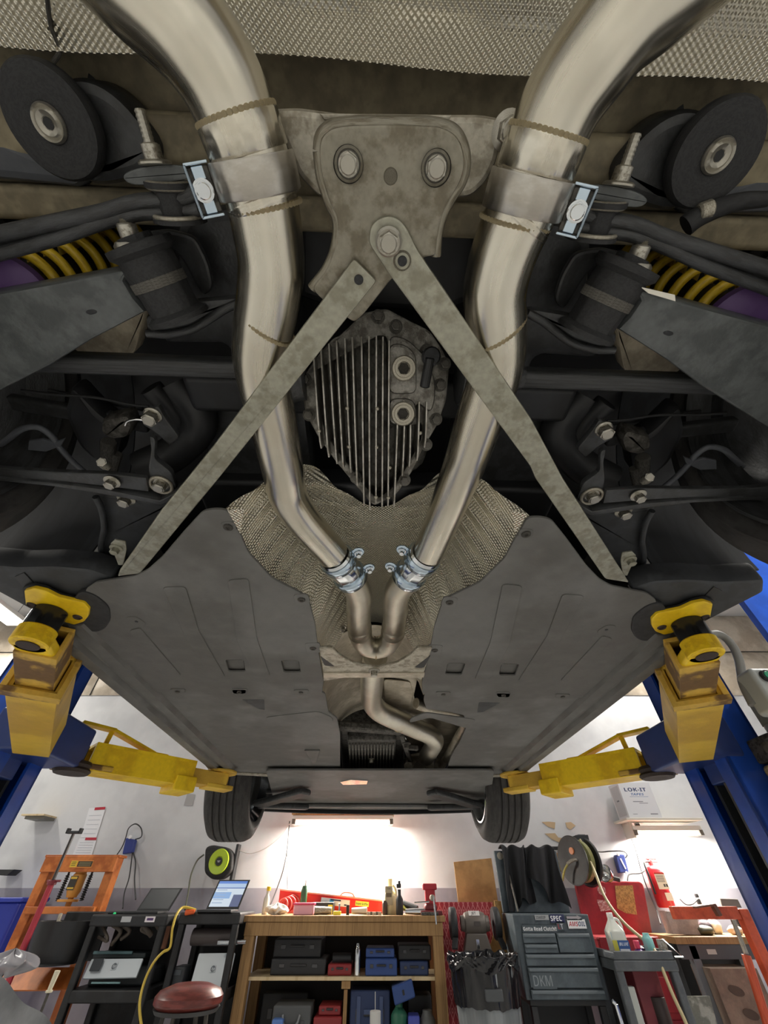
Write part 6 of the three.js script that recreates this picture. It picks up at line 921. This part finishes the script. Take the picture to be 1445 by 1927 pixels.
  assembly('tool_chest', 'dark grey tool chest with stickers, its lid standing open', 'tool chest', [
    ['body', [box(w, top - bot, 0.44, c, bot, -dt - 0.23, 0.008)], gm2], ...dr(0.08, 450, 0.5, 600), ...dr(0.08, 612, 0.5, 750), ...dr(0.515, 450, 0.94, 742), ...dr(0.07, 762, 0.94, 945), ...dr(0.07, 965, 0.94, 1275), ...dr(0.06, 1300, 0.95, 1450),
    ['lid', [(() => { const l = [[640, 488], [1140, 478], [1258, 965], [840, 965], [700, 700]].map((p) => q(...A3(...p), 5.32)); const yb = top; l[0].z = l[1].z = -5.38; const x0 = xa + 0.01, x1 = xb - 0.01, yt2 = l[0].y; return box(x1 - x0, yt2 - yb, 0.04, c, yb, -dt - 0.44, 0.008); })()], gm2, undefined, [['badge', place(cyl(0.03, 0.006, 24), V3(xa + 0.065, q(...A3(672, 525), 5.29).y, -dt - 0.42), BACK), M.castLight, 'round badge'], ['strut', rod(V3(xa + 0.1, top + 0.01, -dt - 0.2), V3(xa + 0.12, top + 0.28, -dt - 0.41), 0.008, 10), M.castDark]]],
    ['stand', [box(w - 0.08, bot - 0.06, 0.02, c, 0.03, -dt - 0.42, 0.004), box(w - 0.06, 0.03, 0.4, c, bot - 0.03, -dt - 0.23, 0.004), ...[-1, 1].flatMap((s) => [box(0.05, bot - 0.03, 0.05, c + s * (w / 2 - 0.06), 0, -dt - 0.06, 0.006), box(0.05, bot - 0.03, 0.05, c + s * (w / 2 - 0.06), 0, -dt - 0.4, 0.006)])], kb],
    ['sticker', label(0.125, 0.05, V3(xa + w * 0.575, Y(228), -dt + 0.002), BACK, UP, 0.001), print(180, 72, (g, W2, h2) => { g.fillStyle = '#2c3158'; g.fillRect(0, 0, W2, h2); g.fillStyle = '#f1f1f4'; g.font = 'bold 62px sans-serif'; g.fillText('SPEC', 4, 58, 172); }), 'white lettered sticker on navy'],
    ['sticker', label(0.155, 0.055, V3(xa + w * 0.815, Y(310), -dt + 0.002), BACK, UP, 0.001), print(200, 70, (g, W2, h2) => { g.fillStyle = '#efeff0'; g.fillRect(0, 0, W2, h2); g.font = 'italic bold 48px sans-serif'; g.fillStyle = '#b8323e'; g.fillText('AMS', 10, 52, 100); g.fillStyle = '#27305f'; g.fillText('OIL', 110, 52, 80); }), 'white sticker with red and blue letters'],
    ['sticker', label(0.07, 0.05, V3(xa + w * 0.6, Y(340), -dt + 0.002), BACK, UP, 0.001), print(84, 60, (g, W2, h2) => { g.fillStyle = '#4a545a'; g.fillRect(0, 0, W2, h2); g.font = 'bold 52px sans-serif'; g.fillStyle = '#a8323e'; g.fillText('L', 8, 52); g.fillStyle = '#c4c4cc'; g.fillText('T', 38, 52); })],
    ['sticker', label(0.12, 0.03, V3(xa + w * 0.375, Y(213), -dt + 0.002), BACK, UP, 0.001), print(150, 38, (g, W2, h2) => { g.fillStyle = '#a4a7a9'; g.fillRect(0, 0, W2, h2); g.fillStyle = '#4a4d50'; g.font = 'bold 30px sans-serif'; g.fillText('ISWEEP', 10, 30, 130); })],
    ['sticker', label(0.13, 0.03, V3(xa + w * 0.8, Y(215), -dt + 0.002), BACK, UP, 0.001), print(150, 34, (g, W2, h2) => { g.fillStyle = '#4d575d'; g.fillRect(0, 0, W2, h2); g.fillStyle = '#b0a8ac'; g.fillRect(0, 8, 110, 16); g.beginPath(); g.moveTo(104, 0); g.lineTo(150, 17); g.lineTo(104, 34); g.fill(); }), 'pale arrow decal'],
    ['lettering', label(0.3, 0.045, V3(xa + w * 0.32, Y(385), -dt + 0.002), BACK, UP, 0.001), print(320, 48, (g, W2, h2) => { g.fillStyle = '#4c565c'; g.fillRect(0, 0, W2, h2); g.fillStyle = '#f0f0f0'; g.font = 'bold 34px sans-serif'; g.fillText('Gotta Read Clutch!!', 6, 36, 308); }), 'white hand lettering'],
    ['lettering', label(0.19, 0.085, V3(xa + w * 0.24, Y(1165), -dt + 0.016), BACK, UP, 0.001), print(190, 85, (g, W2, h2) => { g.fillStyle = '#535d63'; g.fillRect(0, 0, W2, h2); g.fillStyle = '#8f979b'; g.font = '76px sans-serif'; g.fillText('DKM', 6, 70, 178); }), 'pale grey letters'],
  ]);
  // coats over the lid
  const coat = (name, lab, x0, x1, y0, y1a, y1b, sd, z0) => { const a = q(...A3(x0, y0), 5.28), b = q(...A3(x1, y0), 5.28), topY = top + (q(...A3(640, 488), 5.32).y - top), e0 = q(...A3(x0, y1a), 5.25).y, e1 = q(...A3(x1, y1b), 5.25).y; return single(name, lab, 'coat', sheet((u, v) => { const x = a.x + (b.x - a.x) * u, f = 0.03 * Math.sin(u * 9 + sd + v * 1.5) + 0.012 * Math.sin(u * 21 + sd * 2 + v * 4), bottomY = e0 + (e1 - e0) * u - 0.03 * Math.sin(u * 7 + sd); const hk = v < 0.15 ? v / 0.15 : 1; const y = v < 0.15 ? topY + 0.035 * Math.sin(hk * 1.57 + 0.4) : topY + 0.03 - (topY + 0.03 - bottomY) * (v - 0.15) / 0.85; const z = -dt - 0.44 - 0.06 + 0.13 * hk + z0 + f * (0.4 + v); return V3(x + 0.012 * Math.sin(v * 5 + u * 9), y + 0.012 * Math.sin(u * 13 + sd), z); }, 70, 40, 0.008), mat({ map: mottle(0x232326, 0x1a1a1c, 0.4, 0.7, 0.2), roughness: 0.85, sheen: 0.3, sheenColor: new THREE.Color(0x555555) })); };
  coat('coat', 'black coat draped over the left of the open lid', 715, 900, 440, 930, 850, 1, 0); coat('coat', 'black coat draped over the right of the open lid', 885, 1110, 450, 700, 940, 4, 0.02);
}
// red tool chest, lid up
{
  const d = 5.42, a = q(...A4(285, 1060), d).x, b = q(...A4(822, 1050), 5.15).x - 0.03, w = b - a, c = (a + b) / 2, top = q(...A4(500, 1028), d).y, lt = q(...A4(400, 645), 5.75).y, rm = mat({ map: mottle(0xa02a30, 0x8a2228, 0.4, 0.7, 0.5), roughness: 0.36 });
  const lid = [[135, 665], [160, 645], [575, 645], [600, 668], [665, 1025], [215, 1025]].map((p) => q(...A4(...p), 5.7)); 
  assembly('tool_chest', 'red tool chest with its lid standing open beside the wall', 'tool chest', [
    ['body', box(w, top - 0.05, 0.36, c, 0.05, -d - 0.18, 0.01), rm], ['rim', box(w + 0.01, 0.018, 0.37, c, top - 0.012, -d - 0.18, 0.005), col(0xc4565a, 0.35)],
    ['lid', plateAt(lid, V3(0, 0, -1), 0.05, { bevel: 0.01, round: 0.03 }), rm, undefined, [['gold_sticker', flat([A4(405, 675), A4(525, 672), A4(555, 872), A4(480, 862), A4(420, 830)], 5.696, 0.003, { bevel: 0 }), mat({ map: mottle(0xb08a4c, 0x8a6a38, 0.4, 0.65, 0.1, nB), roughness: 0.6 }), 'torn gold sticker'], ['decal', [flat([A4(280, 690), A4(310, 672), A4(340, 690), A4(345, 735), A4(300, 735)], 5.696, 0.002, { bevel: 0, round: 0.02 }), flat([A4(280, 770), A4(370, 775), A4(375, 840), A4(310, 850)], 5.696, 0.002, { bevel: 0 })], mat({ map: mottle(0xc9b8b0, 0x9a5a58, 0.4, 0.6, 0.06, nB), roughness: 0.6 }), 'worn pale decals']]],
    ...[0, 1, 2].map((i) => ['drawer', box(w - 0.05, 0.2, 0.015, c, 0.1 + i * 0.24, -d + 0.004, 0.004), rm]),
  ]);
}
// hose reel with a long yellow hose
{
  const d = 5.55, P = (x, y, e = d) => q(...A4(x, y), e), c = P(150, 510), rr = 0.26;
  assembly('hose_reel', 'black metal hose reel on the wall above the red tool chest', 'hose reel', [
    ['frame', [bxA(A4, 195, 325, 245, 620, 5.6, 0.2, 0.006), flat([A4(138, 330), A4(222, 328), A4(240, 400), A4(150, 395)], 5.5, 0.02, { bevel: 0.003 })], kb],
    ['disc', [place(lathe([[0, 0], [0.19, 0.0], [0.2, 0.012], [0.2, 0.022], [0.185, 0.018], [0.06, 0.03], [0, 0.03]], 48), P(125, 500, 5.5), V3(-0.9, 0.05, 0.45))], M.blackPlastic], ['disc', [place(lathe([[0, 0], [0.19, 0.0], [0.2, 0.012], [0.2, 0.022], [0.185, 0.018], [0, 0.018]], 48), P(200, 510, 5.55), V3(0.9, -0.05, -0.45))], M.blackPlastic],
    ['wound_hose', [place(lathe([[0.08, 0], [0.14, 0.006], [0.17, 0.03], [0.17, 0.08], [0.14, 0.105], [0.08, 0.11]], 40), P(195, 508, 5.545), V3(-0.9, 0.05, 0.45))], mat({ map: mottle(0x8a8a52, 0x5c5c34, 0.4, 0.6, 0.06, nLong), roughness: 0.5 }), 'olive hose wound on the reel'], ['hub', place(cyl(0.03, 0.03, 20), P(120, 440, 5.47), V3(-0.9, 0.05, 0.45)), col(0xd98a5a, 0.4)], ['fitting', tube([P(80, 530, 5.45), P(110, 505, 5.43), P(150, 500, 5.43), P(175, 540, 5.45), P(180, 590, 5.47)], 0.014, { seg: 30, rs: 10 }), M.castLight],
  ]);
  single('air_hose', 'long pale yellow hose hanging from the reel down past the grey cart', 'hose', tube([[165, 360, 5.5], [190, 400, 5.48], [225, 480, 5.4], [275, 600, 5.3], [330, 740, 5.2], [400, 850, 5.1], [480, 940, 5.0], [560, 1010, 4.9], [640, 1075, 4.78], [690, 1140, 4.66], [735, 1260, 4.6], [800, 1420, 4.56], [890, 1615, 4.52], [960, 1800, 4.5]].map((p) => P(...p)), 0.0125, { seg: 160, rs: 12 }), col(0xc2b48a, 0.45));
  single('air_hose', 'thin yellow hose on the left of the wall hose reel', 'hose', wire([[...A4(85, 525), 5.45], [...A4(62, 570), 5.5], [...A4(48, 640), 5.55]], 0.01, 20), col(0xb9ad5a, 0.5));
  assembly('work_lamp', 'chrome clamp lamp lying on top of the red tool chest lid', 'lamp', [['shade', place(lathe([[0.012, 0], [0.03, 0.01], [0.06, 0.04], [0.075, 0.09], [0.07, 0.09], [0.055, 0.045], [0.02, 0.012]], 32), P(385, 620, 5.62), V3(-0.8, 0.35, 0.4)), M.chrome], ['socket', rod(P(385, 620, 5.62), P(435, 635, 5.62), 0.02, 16), kb]]);
  assembly('power_box', 'blue power box on the wall beside the right tube light', 'power box', [['body', flat([A4(408, 465), A4(470, 460), A4(502, 585), A4(440, 590)], 5.77, 0.07, { bevel: 0.01, round: 0.015 }), col(0x3a4a8e, 0.4)], ['indicator', [place(cyl(0.014, 0.012, 14), P(482, 588, 5.768), BACK), place(cyl(0.014, 0.012, 14), P(425, 462, 5.768), BACK)], col(0xe4e4e8, 0.4)], ['stripe', label(0.015, 0.09, P(460, 525, 5.768), BACK, V3(-0.25, 1, 0)), col(0xd5d8e6, 0.5)], ['cord', wire([[...A4(470, 490), 5.78], [...A4(488, 465), 5.78], [...A4(470, 445), 5.78], [...A4(380, 440), 5.78], [...A4(310, 445), 5.78], [...A4(245, 435), 5.7]], 0.006), kb], ['cord', wire([[...A4(635, 515), 5.8], [...A4(620, 560), 5.8], [...A4(580, 588), 5.8], [...A4(500, 600), 5.78], [...A4(490, 640), 5.76]], 0.006), kb]]);
  for (const [pts, lab] of [[[[1040, 268], [1090, 265], [1142, 270], [1138, 320], [1090, 305]], 'upper left torn tan patch of paper on the wall'], [[[1218, 272], [1260, 268], [1295, 295], [1255, 328], [1230, 310]], 'upper right torn tan patch of paper on the wall'], [[[1062, 355], [1140, 352], [1165, 385], [1240, 392], [1250, 420], [1190, 430], [1120, 400]], 'lower torn tan patch of paper on the wall']]) single('paper_patch', lab, 'paper', flat(pts.map((p) => A3(...p)), WALL - 0.005, 0.0025, { bevel: 0 }), col(0xc4ab88, 0.8), 'torn patches on the wall');
  assembly('hook_rail', 'rail with hooks and wooden blocks on the wall behind the coats', 'rail', [['rail', bxA(A3, 1060, 452, 1240, 478, 5.8, 0.03, 0.003), kb], ['block', bxA(A3, 1165, 500, 1235, 556, 5.8, 0.04, 0.003), M.wood], ['block', bxA(A3, 1170, 570, 1240, 640, 5.8, 0.04, 0.003), mat({ color: 0xa89a58, roughness: 0.6 })], ...[1100, 1195].map((x) => ['hook', ring(q(...A3(x, 466), 5.79), V3(0, 0.2, 1), 0.02, 0.005, 20, 8), M.polished])]);
  // shelf with a box and a tube light under it
  const sy = P(700, 213, 5.5).y, sxa = P(480, 212, 5.5).x, sxb = P(1000, 212, 5.5).x;
  assembly('wall_shelf', 'pale shelf on the right wall carrying a white box', 'shelf', [['board', box(sxb - sxa, 0.02, 0.34, (sxa + sxb) / 2, sy - 0.02, -5.67, 0.003), col(0xd9d2c4, 0.5)], ['bracket', box(0.03, 0.14, 0.2, sxa + 0.1, sy - 0.16, -5.74, 0.004), col(0xc9c2b4, 0.5)]]);
  benchLight((sxa + sxb) / 2 + 0.06, sy - 0.11, 0.78, 'lit tube light under the shelf on the right', false);
  const ba = P(500, 190, 5.52), bb = P(725, 190, 5.52), bh = 0.34;
  assembly('carton', 'white carton with blue lettering on the shelf', 'box', [['body', box(bb.x - ba.x, bh, 0.26, (ba.x + bb.x) / 2, sy, -5.66, 0.003), col(0xdcdde0, 0.6)], ['print', label(bb.x - ba.x - 0.01, bh - 0.02, V3((ba.x + bb.x) / 2, sy + bh / 2, -5.5305), BACK, UP, 0.0008), print(220, 330, (c, w, h) => { c.fillStyle = '#dfe0e3'; c.fillRect(0, 0, w, h); c.fillStyle = '#23335f'; c.font = 'bold 50px sans-serif'; c.fillText('LOK-IT', 24, 84, 170); c.fillStyle = '#4a6aa0'; c.font = 'italic bold 32px sans-serif'; c.fillText('TAPES', 60, 124, 120); c.fillRect(50, 134, 130, 3); c.fillStyle = '#8a8c92'; c.fillRect(60, 180, 70, 8); c.fillRect(100, 196, 60, 6); c.fillRect(30, 300, 30, 5); c.fillRect(150, 296, 50, 10); }), 'blue printed front'], ['side_print', label(0.2, bh - 0.06, V3(ba.x - 0.0005, sy + bh / 2, -5.66), V3(-1, 0, 0), UP, 0.0008), print(200, 280, (c, w, h) => { c.fillStyle = '#bdbfc2'; c.fillRect(0, 0, w, h); c.fillStyle = '#6a6c70'; c.fillRect(66, 130, 60, 14); })]]);
  assembly('power_plug', 'dark plug and cord hanging under the right shelf', 'plug', [['plug', box(0.05, 0.05, 0.04, P(565, 262, 5.75).x, P(565, 275, 5.75).y, -5.78, 0.008), col(0x5a5048, 0.5)], ['cord', wire([[...A4(550, 272), 5.76], [...A4(500, 285), 5.78], [...A4(505, 320), 5.8], [...A4(545, 430), 5.81], [...A4(580, 560), 5.81], [...A4(620, 680), 5.8], [...A4(680, 820), 5.7], [...A4(715, 935), 5.55]], 0.006, 80), kb]]);
  // fire extinguisher
  const e = 5.7, ex = P(745, 750, e).x, e0 = P(800, 825, e).y, e1 = P(720, 535, e).y;
  assembly('fire_extinguisher', 'red fire extinguisher with a white label on the wall', 'fire extinguisher', [
    ['cylinder', place(lathe([[0, 0], [0.075, 0], [0.085, 0.015], [0.085, (e1 - e0) * 0.88], [0.065, (e1 - e0) * 0.96], [0.03, e1 - e0], [0, e1 - e0]], 32), V3(ex, e0, -5.74), UP), col(0xc2242c, 0.3)], ['label', label(0.11, 0.13, V3(ex, e0 + (e1 - e0) * 0.62, -5.652), BACK, UP), print(110, 130, (c, w, h) => { c.fillStyle = '#e4dcc8'; c.fillRect(0, 0, w, h); c.fillStyle = '#c0392b'; c.fillRect(0, 0, w, 14); c.fillStyle = '#4a4a44'; c.fillRect(60, 90, 18, 22); c.fillRect(84, 90, 18, 22); for (let i = 0; i < 5; i++) c.fillRect(10, 26 + i * 11, 80, 4); }), 'cream instruction label'],
    ['tag', label(0.07, 0.06, V3(ex + 0.02, e0 + (e1 - e0) * 0.25, -5.652), BACK, UP), col(0xe8e0d0, 0.6)], ['valve', [place(cyl(0.025, 0.05, 16), V3(ex, e1 - 0.005, -5.74), UP), box(0.11, 0.015, 0.03, ex + 0.02, e1 + 0.045, -5.74, 0.005), box(0.1, 0.012, 0.025, ex + 0.03, e1 + 0.02, -5.74, 0.004)], col(0xb8494a, 0.4)], ['hose', tube([V3(ex - 0.02, e1 + 0.03, -5.72), V3(ex - 0.09, e1 + 0.02, -5.7), V3(ex - 0.1, e1 - 0.08, -5.68), V3(ex - 0.098, e0 + 0.1, -5.68)], 0.01, { seg: 30, rs: 8 }), kb, 'black hose'],
  ]);
  assembly('power_strip', 'white power strip with two plugs standing by the extinguisher', 'power strip', [['body', flat([A4(918, 705), A4(960, 700), A4(1000, 800), A4(960, 805)], 5.76, 0.04, { bevel: 0.006 }), col(0xe9e8e6, 0.4)], ['plug', [box(0.03, 0.03, 0.03, P(963, 750, 5.74).x, P(963, 755, 5.74).y, -5.74, 0.006), box(0.035, 0.04, 0.03, P(978, 792, 5.74).x, P(978, 800, 5.74).y, -5.74, 0.006)], kb], ['cord', wire([[...A4(970, 765), 5.72], [...A4(930, 800), 5.7], [...A4(885, 800), 5.7], [...A4(845, 765), 5.72]], 0.005), kb]]);
}
// grey cart with bottles, right bench, hoist
{
  const P = (x, y, e) => q(...A4(x, y), e), d = 4.6, a = P(395, 1190, d).x, b = P(825, 1190, d).x, w = b - a, c = (a + b) / 2, t = P(600, 1178, d).y, gm = mat({ map: mottle(0x5c6063, 0x4e5255, 0.4, 0.7, 0.4), roughness: 0.5 });
  const lowS = 0.3;
  assembly('service_cart', 'grey plastic service cart holding bottles beside the grey tool chest', 'cart', [['top_tray', [box(w, 0.06, 0.5, c, t - 0.06, -d - 0.25, 0.012), box(w, 0.045, 0.02, c, t, -d - 0.01, 0.006), box(0.02, 0.045, 0.5, a + 0.01, t, -d - 0.25, 0.006), box(0.02, 0.045, 0.5, b - 0.01, t, -d - 0.25, 0.006)], gm], ...[[-1, 0.04], [1, 0.04], [-1, 0.46], [1, 0.46]].map(([s, k]) => ['post', box(0.06, t - 0.1, 0.06, c + s * (w / 2 - 0.035), 0.05, -d - k, 0.014), gm]), ['shelf', box(w, 0.06, 0.5, c, lowS - 0.06, -d - 0.25, 0.012), gm], ['back_panel', box(w - 0.04, t - 0.16, 0.015, c, 0.1, -d - 0.49, 0.004), kb], ['side_handle', rod(P(330, 1135, d), P(395, 1150, d), 0.02, 12), gm]]);  // dark backing added so the open cart interior looks shaded
  const z = -d - 0.14, s1 = (x) => P(x, 1178, d + 0.14).x, hh = (x, y) => P(x, y, d + 0.14).y - t;
  {
    const x0 = s1(455), h = hh(400, 880), hw = 0.07;
    assembly('washer_fluid_jug', 'clear jug of blue washer fluid with a yellow and blue label on the grey cart', 'jug', [
      ['body', sheet((u, v) => { const an = u * 6.283, k = v < 0.62 ? 1 : v < 0.9 ? 1 - (v - 0.62) / 0.28 * 0.68 : 0.32, sq = 1 / Math.pow(Math.pow(Math.abs(Math.cos(an)), 4) + Math.pow(Math.abs(Math.sin(an)), 4), 0.25); return V3(x0 + hw * k * sq * Math.cos(an), t + 0.002 + v * h, z + hw * 0.9 * k * sq * Math.sin(an)); }, 48, 24, 0), mat({ color: 0xd9dcd2, roughness: 0.3 }), 'translucent white jug'],
      ['fluid', place(lathe([[0, 0.0], [hw * 1.13, 0.0], [hw * 1.13, h * 0.17], [0, h * 0.17]], 4), V3(x0, t + h * 0.44, z), UP, V3(1, 0, 1)), col(0x4a9cc4, 0.25), 'blue fluid'], ['label', label(0.13, h * 0.38, V3(x0, t + h * 0.23, z + hw * 0.9 + 0.003), BACK, UP), print(130, 110, (g, W, H) => { g.fillStyle = '#3a5f9c'; g.fillRect(0, 0, W, H); g.fillStyle = '#c9c24a'; g.fillRect(0, 0, 38, H); g.fillStyle = '#e9ecf2'; g.font = 'italic bold 30px sans-serif'; g.fillText('BLUE', 46, 36, 80); g.fillRect(46, 58, 76, 18); g.fillRect(46, 86, 70, 5); }), 'yellow and blue label'],
      ['cap', place(cyl(hw * 0.34, 0.03, 20), V3(x0, t + h - 0.01, z), UP), col(0xe8e8e2, 0.4)], ['handle', tube([V3(x0 + hw * 0.2, t + h * 0.93, z), V3(x0 + hw * 0.75, t + h * 0.9, z), V3(x0 + hw * 1.0, t + h * 0.75, z), V3(x0 + hw * 0.95, t + h * 0.6, z)], 0.011, { seg: 24, rs: 10 }), mat({ color: 0xd9dcd2, roughness: 0.3 })],
    ]);
    assembly('cleaner_bottle', 'purple bottle with a pink cap on the grey cart', 'bottle', [['body', bottle(s1(570), t, z + 0.04, 0.036, hh(545, 1095), 0.5, 0.7), col(0x5a3a86, 0.3)], ['cap', place(cyl(0.022, 0.045, 16), V3(s1(570), t + hh(545, 1100), z + 0.04), UP), col(0xe84a6c, 0.4), 'pink cap']]);
    single('cleaner_bottle', 'dark purple bottle behind the pink capped bottle', 'bottle', bottle(s1(612), t, z - 0.04, 0.034, hh(600, 1060), 0.45, 0.6), col(0x4a2a5a, 0.3));
    single('spray_can', 'teal bottle with a white cap on the grey cart', 'bottle', bottle(s1(665), t, z + 0.01, 0.04, hh(625, 995), 0.6, 0.75), col(0x8ccac8, 0.35));
    assembly('wire_rack', 'small bent metal bracket at the right end of the grey cart', 'bracket', [['plate', box(0.07, 0.1, 0.01, s1(760), t + 0.001, z, 0.002), M.castLight], ['wire', [rod(V3(s1(720), t + 0.012, z + 0.08), V3(s1(835), t + 0.012, z + 0.1), 0.006, 8), rod(V3(s1(775), t + 0.1, z), V3(s1(825), t + 0.012, z + 0.1), 0.005, 8)], M.polished]]);
    single('white_pole', 'white pole standing on the lower shelf of the grey cart', 'pole', box(0.06, t - lowS - 0.14, 0.05, P(560, 1500, d + 0.05).x, lowS, -d - 0.1, 0.008), col(0xb9bdb6, 0.5));
    single('red_box', 'dull red box on the lower shelf of the grey cart', 'box', box(0.2, 0.36, 0.25, P(640, 1400, d + 0.2).x, lowS, -d - 0.3, 0.01), col(0x7a3036, 0.5));
    single('dark_canister', 'dark canister on the lower shelf of the grey cart', 'canister', place(cyl(0.06, 0.2, 20), V3(P(720, 1550, d + 0.2).x, lowS, -d - 0.2), UP), col(0x3a2e2c, 0.5));
    single('steel_pole', 'bent steel pole standing at the left of the grey cart', 'pole', [rod(P(385, 1455, 4.5), P(410, 1480, 4.5), 0.012, 10), rod(P(410, 1478, 4.5), P(460, 1640, 4.5), 0.014, 10)], M.polished);
  }
  const e = 5.15, ra = P(815, 1050, e).x, rb = P(1480, 1050, e).x, rt = P(1000, 1022, e).y, rw = rb - ra, rc = (ra + rb) / 2;
  assembly('workbench', 'wooden topped bench with grey legs at the right, under the hoist', 'workbench', [['top', box(rw, 0.045, 0.52, rc, rt - 0.045, -e - 0.26, 0.004), M.wood], ['apron', box(rw - 0.04, 0.09, 0.03, rc, rt - 0.135, -e - 0.03, 0.003), col(0x55585a, 0.5), undefined, [['nameplate', label(0.08, 0.03, V3(P(1055, 1090, e).x, rt - 0.09, -e - 0.014), BACK, UP), col(0xcfcdc4, 0.5)]]], ...[[ra + 0.14, 0.05], [rb - 0.1, 0.05], [ra + 0.14, 0.44], [rb - 0.1, 0.44]].map(([x, k]) => ['leg', box(0.07, rt - 0.05, 0.07, x, 0, -e - k, 0.006), col(0x6d7276, 0.45)]), ['back_panel', box(rw - 0.1, rt - 0.1, 0.01, rc, 0.03, -e - 0.5, 0.002), col(0x45474a, 0.6)]]);
  single('carton', 'pale grey carton on the right bench against the wall', 'box', [flat([A4(745, 845), A4(960, 870), A4(992, 1012), A4(800, 1005)], 5.3, 0.12, { bevel: 0.004 })], mat({ map: mottle(0xb3a7a0, 0x9a8f8a, 0.4, 0.7, 0.3), roughness: 0.7 }));
  const bag = (x0, x1, y0, dd, hex, name, lab, cat) => single(name, lab, cat, sheet((u, v) => { const an = u * 6.283, xa = P(x0, 1000, dd).x, xb = P(x1, 1000, dd).x, h = P(x0, y0, dd).y - rt, r = Math.sin(Math.PI * (0.12 + 0.88 * v)) ** 0.5; return V3((xa + xb) / 2 + (xb - xa) / 2 * r * Math.cos(an) * (1 + 0.12 * Math.sin(an * 3 + v * 8)), rt + 0.002 + h * v, -dd - 0.08 + 0.07 * r * Math.sin(an)); }, 30, 12, 0), col(hex, 0.55));
  bag(990, 1115, 945, 5.25, 0x4a4a38, 'tool_pouch', 'olive pouch on the right bench', 'pouch'); bag(1030, 1110, 905, 5.42, 0x4a3c44, 'dark_pouch', 'dark purple pouch behind the olive pouch', 'pouch'); bag(1095, 1175, 900, 5.4, 0xe6e0cc, 'paper_bag', 'cream paper bag on the right bench', 'bag'); bag(1225, 1310, 945, 5.3, 0xc9b8a8, 'rag', 'crumpled pale rag at the right end of the bench', 'rag');
  assembly('monitor', 'dark monitor standing on the right bench by the lift post', 'monitor', [['screen_case', flat([A4(1118, 760), A4(1240, 765), A4(1270, 825), A4(1135, 825)], 5.56, 0.04, { bevel: 0.006 }), col(0x6a6460, 0.4)], ['stand', box(0.06, P(1190, 820, 5.62).y - rt, 0.06, P(1190, 820, 5.62).x, rt, -5.6, 0.005), kb]]);
  const h = 4.55, or = mat({ map: mottle(0xcf5a38, 0xb04628, 0.5, 0.75, 0.4), roughness: 0.42 }), by = P(1000, 858, h).y, x0 = P(835, 855, h).x, mx = P(1370, 1350, h).x;
  assembly('engine_hoist', 'orange engine hoist with a grey ram at the right edge', 'hoist', [
    ['boom', [box(P(1290, 858, h).x - x0, 0.075, 0.06, (P(1290, 858, h).x + x0) / 2, by - 0.04, -h - 0.1, 0.006)], or], ['mast', [bar(V3(mx + 0.2, 0.05, -h - 0.1), V3(mx + 0.2, by + 0.02, -h - 0.1), 0.08, 0.08, V3(1, 0, 0), 0.008)], or],
    ['ram', [rod(P(1205, 905, h - 0.03), P(1298, 1140, h - 0.03), 0.017, 16)], M.castLight, 'grey steel ram'], ['ram_tube', [rod(P(1295, 1145, h - 0.03), P(1450, 1640, h - 0.03), 0.03, 20)], or, 'orange ram tube'], ['bracket', [bar(P(945, 822, h - 0.02), P(1080, 803, h - 0.02), 0.05, 0.012), bar(P(1070, 803, h - 0.02), P(1115, 880, h - 0.02), 0.05, 0.03, V3(1, 0, 0))], col(0x6a4434, 0.5), 'rusty brown bracket'], ['leg', box(0.08, 0.08, 1.0, mx + 0.2, 0.05, -h + 0.3, 0.008), or],
  ]);
  single('picture_frame', 'pale framed panel leaning under the right bench', 'frame', [flat([A4(895, 1425), A4(1050, 1425), A4(1110, 1650), A4(960, 1650)], 5.0, 0.02, { bevel: 0.003 })], mat({ map: mottle(0x9fa49a, 0x6f756a, 0.4, 0.6, 0.2, nA), roughness: 0.35 }));
  assembly('carton', 'brown carton with two oval hand holes under the right bench', 'box', [['body', box(0.4, 0.62, 0.3, P(1310, 1480, 5.05).x, 0.0, -5.2, 0.004), mat({ map: mottle(0x857567, 0x74665a, 0.4, 0.7, 0.4), roughness: 0.8 })], ...[[1230, 1390], [1330, 1550]].map(([x, y]) => ['hand_hole', (() => { const p = P(x, y, 5.048); const g = cyl(0.05, 0.004, 24); g.scale(1.2, 1, 0.55); return place(g, p, BACK, V3(1, -0.2, 0)); })(), col(0x4c4038, 0.8)])]);
}
renderer.render(scene, camera);
